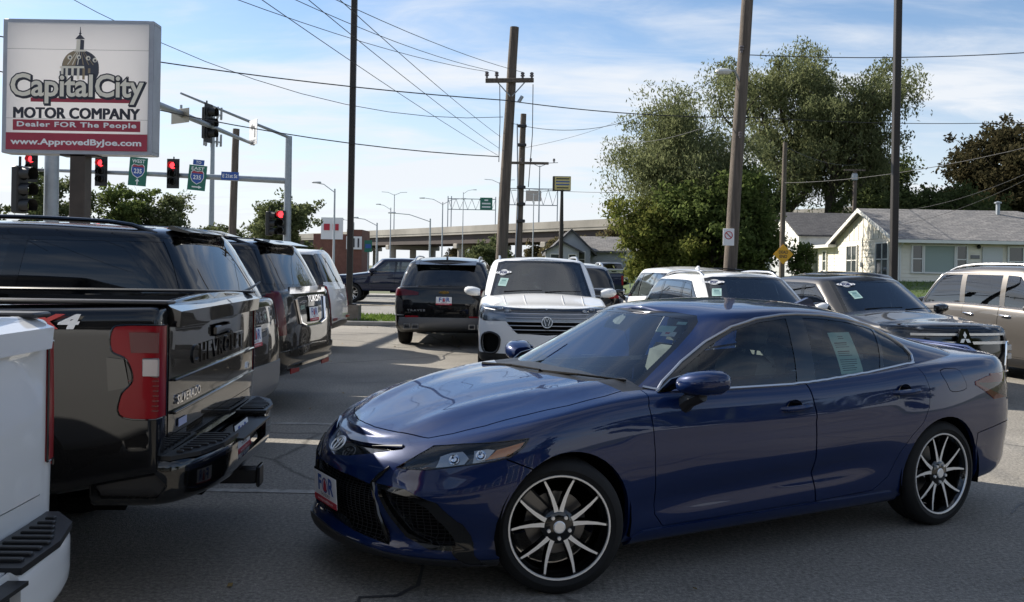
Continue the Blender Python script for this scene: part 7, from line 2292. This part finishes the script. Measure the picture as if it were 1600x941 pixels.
def grey_house():
    h = empty('grey_house', (0, 0, 0)); tag(h, 'small pale grey house with two gables below the overpass', 'house')
    D0 = 72.0; k = D0 / 1430
    x0, x1 = 62 * k, 122 * k; zb = .3
    ze, zr = 1.6 + 31 * k, 1.6 + 60 * k
    M_g = pbr('pale_grey_siding', (.42, .44, .47), .7, noise=(1.2, .08))
    siding_wall('wall', h, (x0, D0), (x1, D0), zb, ze, (0, -1), M_g, (zr - .05, .5), .22)
    siding_wall('wall', h, (x0, D0 + 8), (x0, D0), zb, ze, (-1, 0), M_g, None, .22)
    xm = (x0 + x1) / 2; sl = (zr - ze) / (xm - x0); ov = .5
    for s, xa in ((1, x0), (-1, x1)):
        roof_slab('roof', h, [(xa - s * ov, D0 - .4, ze - sl * ov + .1), (xm, D0 - .4, zr + .1), (xm, D0 + 8.4, zr + .1), (xa - s * ov, D0 + 8.4, ze - sl * ov + .1)], .16, M_shing2)
    # porch gable in front, wing behind
    px0, px1 = x0 - .5, x0 + 2.0; pr = zr - 1.0; pe = ze - .1; pm = (px0 + px1) / 2
    siding_wall('porch_wall', h, (px0, D0 - 1.6), (px1, D0 - 1.6), zb, pe, (0, -1), M_g, (pr - .05, .5), .22)
    siding_wall('porch_wall', h, (px0, D0), (px0, D0 - 1.6), zb, pe, (-1, 0), M_g, None, .22)
    for s, xa in ((1, px0), (-1, px1)):
        roof_slab('porch_roof', h, [(xa - s * .35, D0 - 2.0, pe - .2), (pm, D0 - 2.0, pr + .08), (pm, D0, pr + .08), (xa - s * .35, D0, pe - .2)], .14, M_shing2)
    roof_slab('wing_roof', h, [(x1, D0 + 1.5, ze - .1), (x1 + 6, D0 + 1.5, ze - .1), (x1 + 6, D0 + 5, zr - .3), (x1 - 1, D0 + 5, zr - .3)], .14, M_shing)
    siding_wall('wall', h, (x1, D0 + 2), (x1 + 5.6, D0 + 2), zb, ze, (0, -1), M_g, None, .22)
    window(h, (px0 + .35, D0 - 1.65, 1.55), (1, 0, 0), .65, 1.1); window(h, (px1 - .75, D0 - 1.65, 1.55), (1, 0, 0), .5, 1.1); window(h, (xm + .1, D0 - .05, 1.75), (1, 0, 0), .95, 1.15)
    mb = MB(); mb.box((x0 + .9, D0 + 3.5, zr + .1), (.35, .35, 1.0)); mb.build('chimney', M_kerb, h, smooth=False)
grey_house()

# ---------------------------------------------------------------- overpass
def overpass():
    o = empty('overpass', (0, 0, 0)); tag(o, 'long motorway overpass on concrete piers crossing the background', 'bridge')
    A, B = Vector((-43, 238, 0)), Vector((20, 150, 0)); e = (B - A); ln = e.length; d = e / ln; nrm = Vector((-d.y, d.x, 0))
    A0 = A - d * 90; B0 = B + d * 60
    zt = lambda f: 9.1 + .1 * f
    def bar(name, mat, off, w, z0, z1, a=A0, b=B0):
        vs = []
        for p in (a, b):
            for s in (-w / 2, w / 2):
                for z in (z0, z1):
                    q = p + nrm * (off + s); vs.append((q.x, q.y, z))
        mb = MB(); mb.add(vs, [(0, 1, 3, 2), (4, 6, 7, 5), (0, 4, 5, 1), (2, 3, 7, 6), (1, 5, 7, 3), (0, 2, 6, 4)]); return mb.build(name, mat, o, smooth=False)
    bar('deck', M_conc, 0, 14, 7.9, 8.35); bar('parapet', M_conc, -6.9, .35, 8.35, 9.55); bar('parapet', M_conc, 6.9, .35, 8.35, 9.55)
    for off in (-6.2, -3.1, 0, 3.1, 6.2): bar('girder', M_weather, off, .5, 6.15, 7.9)
    for k in range(9):
        p = A0 + (B0 - A0) * ((k + .35) / 9)
        for off in (-5.2, 0, 5.2):
            q = p + nrm * off
            mb = MB(); mb.tube([(q.x, q.y, -1), (q.x, q.y, 5.2)], .75, 10); mb.build('pier', M_conc, o)
        mb = MB(); c = p; rz = atan2(nrm.y, nrm.x)
        mb.box((c.x, c.y, 5.65), (13.4, 1.5, 1.0), rz=rz, bev=.1); mb.build('pier_cap', M_conc, o)
    for f, off in ((.40, 6.5), (.58, 6.5), (.70, -6.5)):
        p = A0 + (B0 - A0) * f + nrm * off
        mb = MB(); mb.tube([(p.x, p.y, 9.4), (p.x, p.y, 19.5)], [.14, .09], 8); mb.tube([(p.x, p.y, 19.3), (p.x + 1.6, p.y, 20.0), (p.x + 3.2, p.y, 20.1)], .06, 6); mb.tube([(p.x, p.y, 19.3), (p.x - 1.6, p.y, 20.0), (p.x - 3.2, p.y, 20.1)], .06, 6); mb.build('lamp_mast', M_steel, o)
    # embankment beyond
    return o
overpass()
def emb():
    vs = []; fs = []; rng = random.Random(5)
    n = 26
    for i in range(n + 1):
        x = -30 + 75 * i / n; D = 240 - (x + 45) * 1.35
        for j, (dd, z) in enumerate(((-34, 0), (-20, 2.2 + rng.uniform(-.3, .3)), (-11, 4.6 + rng.uniform(-.4, .4)), (-8, 5.2))):
            zz = z * max(0, min(1, (x - -6) / 14))
            vs.append((x, D + dd, zz - .02))
    for i in range(n):
        for j in range(3):
            a = i * 4 + j; fs.append((a, a + 4, a + 5, a + 1))
    tag(mesh_obj('hill', vs, fs, pbr('dry_bank', (.11, .105, .05), .95, noise=(.12, .35)), angle=70), kind='structure')
emb()
def gantry(label, x0, x1, D, z0, z1, sx, sw, sh, green):
    o = empty('sign_gantry', (0, D, 0)); tag(o, label, 'sign gantry')
    mb = MB()
    for x in (x0, x1):
        for dx in (0, .8): mb.tube([(x + dx, 0, 7), (x + dx, 0, z1 + .6)], .12, 6)
    mb.build('legs', M_steel, o); o.children[0].name = 'support_frame'
    mb = MB(); n = 12
    for z in (z0, z1): mb.tube([(x0, 0, z), (x1, 0, z)], .10, 6)
    for i in range(n): mb.tube([(x0 + (x1 - x0) * i / n, 0, z0 if i % 2 else z1), (x0 + (x1 - x0) * (i + 1) / n, 0, z1 if i % 2 else z0)], .06, 5)
    mb.build('truss', M_steel, o)
    mb = MB(); mb.box((sx, -.4, (z0 + z1) / 2 + .2), (sw, .15, sh)); mb.build('sign_panel', M_sgreen if green else pbr('panel_back', (.42, .38, .34), .6, .3), o, smooth=False)
    if green:
        mb = MB()
        for k in range(3): mb.box((sx, -.49, (z0 + z1) / 2 + .2 + sh * (.28 - .28 * k)), (sw * (.3 if k == 0 else .7), .01, sh * .12))
        mb.build('legend', M_pwhite, o, smooth=False)
gantry('lattice sign gantry on the overpass carrying a green panel', -15.3, -4.1, 215, 15.0, 17.5, -6.3, 2.9, 2.8, True)
gantry('lattice sign gantry on the overpass carrying a tan panel back', -2.6, 9.2, 190, 14.6, 18.0, 4.2, 3.2, 2.2, False)
M_farsteel = pbr('hazed_steel', (.45, .48, .51), .6)  # lamp steel made paler, distance haze put into the colour
def street_lamp(label, loc, h, reach, ang=0.0, double=False):
    o = empty('street_lamp', loc, ang); tag(o, label, 'street lamp')
    mb = MB(); mb.tube([(0, 0, 0), (0, 0, h)], [.11, .07], 8); mb.build('shaft', M_farsteel, o)
    for s in ((1, -1) if double else (1,)):
        mb = MB(); mb.tube([(0, 0, h - .3), (s * reach * .5, 0, h + .35), (s * reach, 0, h + .5)], .04, 6); mb.build('arm', M_farsteel, o)
        mb = MB(); mb.box((s * (reach + .3), 0, h + .5), (.75, .28, .14), bev=.05); mb.build('lamp_head', M_farsteel, o)
def at_px(x, D): return ((x - 800) / 1430) * D
for lab, px_, D, py_, reach, dbl in (
    ('street lamp with one arm left of the tall dark lamp post', 521, 75, 300, -1.8, False), ('street lamp with one arm in front of the overpass, left of centre', 588, 95, 352, -2.6, False), ('tall street lamp with two arms above the overpass', 690, 120, 318, 2.4, True),
    ('street lamp with one arm between the two-armed lamp and the leaning pole', 671, 88, 344, -4.0, False), ('slim street lamp beside the brick building', 609, 140, 328, -2.2, False), ('very tall slim lamp mast left of the leaning pole', 722, 170, 302, 1.8, False),
    ('tall two-armed lamp right of the leaning pole', 832, 150, 302, 3.0, True), ('far slim lamp at the left end of the overpass', 552, 160, 352, -2.4, False)):
    street_lamp(lab, (at_px(px_, D), D, 0), 1.6 + (418 - py_) / 1430 * D, reach, 0, dbl)
o = empty('cell_tower', (-49.4, 150, 0)); tag(o, 'grey cell mast with clustered antennas behind the near mast arm', 'cell tower')
mb = MB(); mb.tube([(0, 0, 0), (0, 0, 27)], [.5, .28], 10); mb.build('mast', M_steel, o)
for z, rr in ((26.0, 1.35), (21.6, 1.35)):
    for k in range(9):
        a = 2 * pi * k / 9
        mb = MB(); mb.box((rr * cos(a), rr * sin(a), z), (.30, .22, 1.9), rz=a, bev=.03); mb.build('antenna_panel', pbr('antenna_grey', (.34, .34, .35), .6), o)
    mb = MB(); mb.tube([(rr * .9 * cos(2 * pi * k / 18), rr * .9 * sin(2 * pi * k / 18), z - .3) for k in range(19)], .06, 5, False)
    for k in range(3): mb.tube([(0, 0, z - .3), (rr * cos(2 * pi * k / 3), rr * sin(2 * pi * k / 3), z - .3)], .06, 5)
    mb.build('platform', M_steel, o)
# yellow business sign on a black pole
o = empty('business_sign', (3.35, 63, 0)); tag(o, 'yellow and blue business sign on a tall black pole', 'sign')
mb = MB(); mb.tube([(0, 0, 0), (0, 0, 4.8), (0, 0, 7.0)], [.17, .14, .10], 10); mb.build('pole', M_bronze, o)
mb = MB(); mb.box((-.02, .25, 7.45), (1.25, .5, .98), bev=.02); mb.build('cabinet', M_bronze, o)
mb = MB(); mb.box((.04, -.012, 7.45), (1.10, .02, .90)); f = mb.build('face', pbr('butter_yellow', (.58, .48, .20), .5), o, smooth=False)
for k, (zz, ww, mt) in enumerate(((7.76, .9, M_ink), (7.56, .95, M_pblue), (7.36, .92, M_pblue), (7.14, .8, M_ink))):
    mb = MB(); mb.box((.04, -.026, zz), (ww, .006, .085)); mb.build('print_line', mt, f, smooth=False)
# brick shop with a white upper panel, far left
o = empty('brick_shop', (0, 0, 0)); tag(o, 'brick shop with a white panel and red squares beside the tall dark lamp post', 'building')
D = 112; k = D / 1430
mb = MB(); mb.box((-285 * k, D + 6, 2.6), (52 * k, 12, 5.4)); mb.build('wall', pbr('red_brick', (.17, .075, .055), .85, noise=(2, .2)), o, smooth=False)
mb = MB(); mb.box((-282 * k, D - .05, 1.6 + 56 * k), (34 * k, .2, 34 * k)); mb.build('upper_panel', M_pwhite, o, smooth=False)
for dx in (-8, 6):
    mb = MB(); mb.box((-282 * k + dx * k, D - .2, 1.6 + 58 * k), (9 * k, .1, 10 * k)); mb.build('red_square', M_pred, o, smooth=False)
mb = MB(); mb.box((-247 * k, D + 3, 2.9), (24 * k, 6, 6.0)); mb.build('wing', pbr('red_brick', (.17, .075, .055), .85), o, smooth=False)
mb = MB(); mb.box((-247 * k, D - .2, 1.6 + 34 * k), (24 * k, .2, 20 * k)); mb.build('lettered_panel', M_pwhite, o, smooth=False)
for dx in (-7, 0, 7):
    mb = MB(); mb.box((-247 * k + dx * k, D - .35, 1.6 + 34 * k), (2.4 * k, .05, 14 * k)); mb.build('letter_stroke', M_ink, o, smooth=False)
# blue guide sign, street-name blade and stop sign by the grey house
o = empty('guide_sign', (at_px(575, 66), 66, 0)); tag(o, 'small blue and green guide sign beside the street lamps', 'road sign')
mb = MB(); mb.tube([(0, 0, 0), (0, 0, 2.9)], .05, 6); mb.build('post', M_steel, o); mb = MB(); mb.box((0, -.05, 2.95), (.55, .03, .85)); mb.build('panel', M_sgreen, o, smooth=False); mb = MB(); mb.box((0, -.07, 2.95), (.40, .01, .30)); mb.build('shield_field', M_sblue, o, smooth=False)
o = empty('street_sign', (at_px(985, 58), 58, .4)); tag(o, 'blue street name blade over the back of a stop sign near the thicket', 'street sign')
mb = MB(); mb.tube([(0, 0, 0), (0, 0, 2.65)], .04, 6); mb.build('post', M_steel, o); mb = MB(); mb.box((0, -.03, 2.68), (.86, .03, .22)); mb.build('blade', M_sblue, o, smooth=False)
mb = MB(); mb.lathe([(0, .0), (.38, .0), (.38, .02), (0, .02)], 8, Matrix.Translation((0, .02, 1.95)) @ Matrix.Rotation(R(-90), 4, 'X') @ Matrix.Rotation(R(22.5), 4, 'Z')); mb.build('stop_plate', pbr('sign_back_grey', (.36, .36, .35), .5, .4), o)

# low wall and far street edge
def cone(label, loc):
    o = empty('traffic_cone', loc); tag(o, label, 'traffic cone')
    mb = MB(); mb.lathe([(.17, .03), (.13, .06), (.03, .72), (0, .72)], 14); mb.build('body', pbr('cone_orange', (.7, .14, .03), .5), o)
    mb = MB(); mb.box((0, 0, .018), (.40, .40, .035), bev=.008); mb.build('base', M_rubber, o)
    mb = MB(); mb.lathe([(.094, .30), (.072, .45)], 14); mb.build('reflective_band', M_pwhite, o)
cone('orange traffic cone by the street near the pale grey house', (at_px(968, 50), 49, .1))
v = pickup('pickup_truck', 'small silver pickup parked in front of the pale grey house', (at_px(955, 66), 69.0, .2), 90, M_silverp, M_chrome, 'slim', '', M_tint, '')
v = pickup('pickup_truck', 'dark pickup truck on the street glimpsed between the black SUV and the leaning pole', (.2, 42.0, 0), 181, M_bluep, M_chrome, 'slim', '', M_tint, '')

# ---------------------------------------------------------------- behind the photographer: the dealership, seen in the paintwork
o = empty('dealership_building', (0, 0, 0)); tag(o, 'brown brick dealership building behind the camera', 'building')
mb = MB(); mb.box((4, -15, 2.1), (26, 8, 4.2)); mb.build('wall', pbr('brown_brick', (.045, .034, .028), .85, noise=(2, .2)), o, smooth=False)
mb = MB(); mb.box((4, -14.6, 4.4), (27.4, 9.6, .45)); mb.build('roof', pbr('roof_edge', (.05, .05, .05), .7), o, smooth=False)
for k in range(5):
    window(o, (14.5 - 4.6 * k, -10.95, .7), (-1, 0, 0), 3.2, 2.3, 2, None, bars=False)
for k, (x, y, h) in enumerate(((-17, -16, 9), (22, -14, 10), (30, -4, 9), (-26, -8, 8), (12, -26, 12), (-6, -27, 12))):
    tree('yard_tree', ('leafy tree beside the dealership, left end', 'leafy tree beside the dealership, right end', 'leafy tree right of the lot', 'leafy tree left of the lot', 'tall tree behind the dealership roof, right', 'tall tree behind the dealership roof, left')[k], (x, y, 0), h, 4.2, 120 + k, L_dark, 5000, .34, 9, clump=1.5, first=.08, r0=.25, upward=.45, group='trees behind the camera')
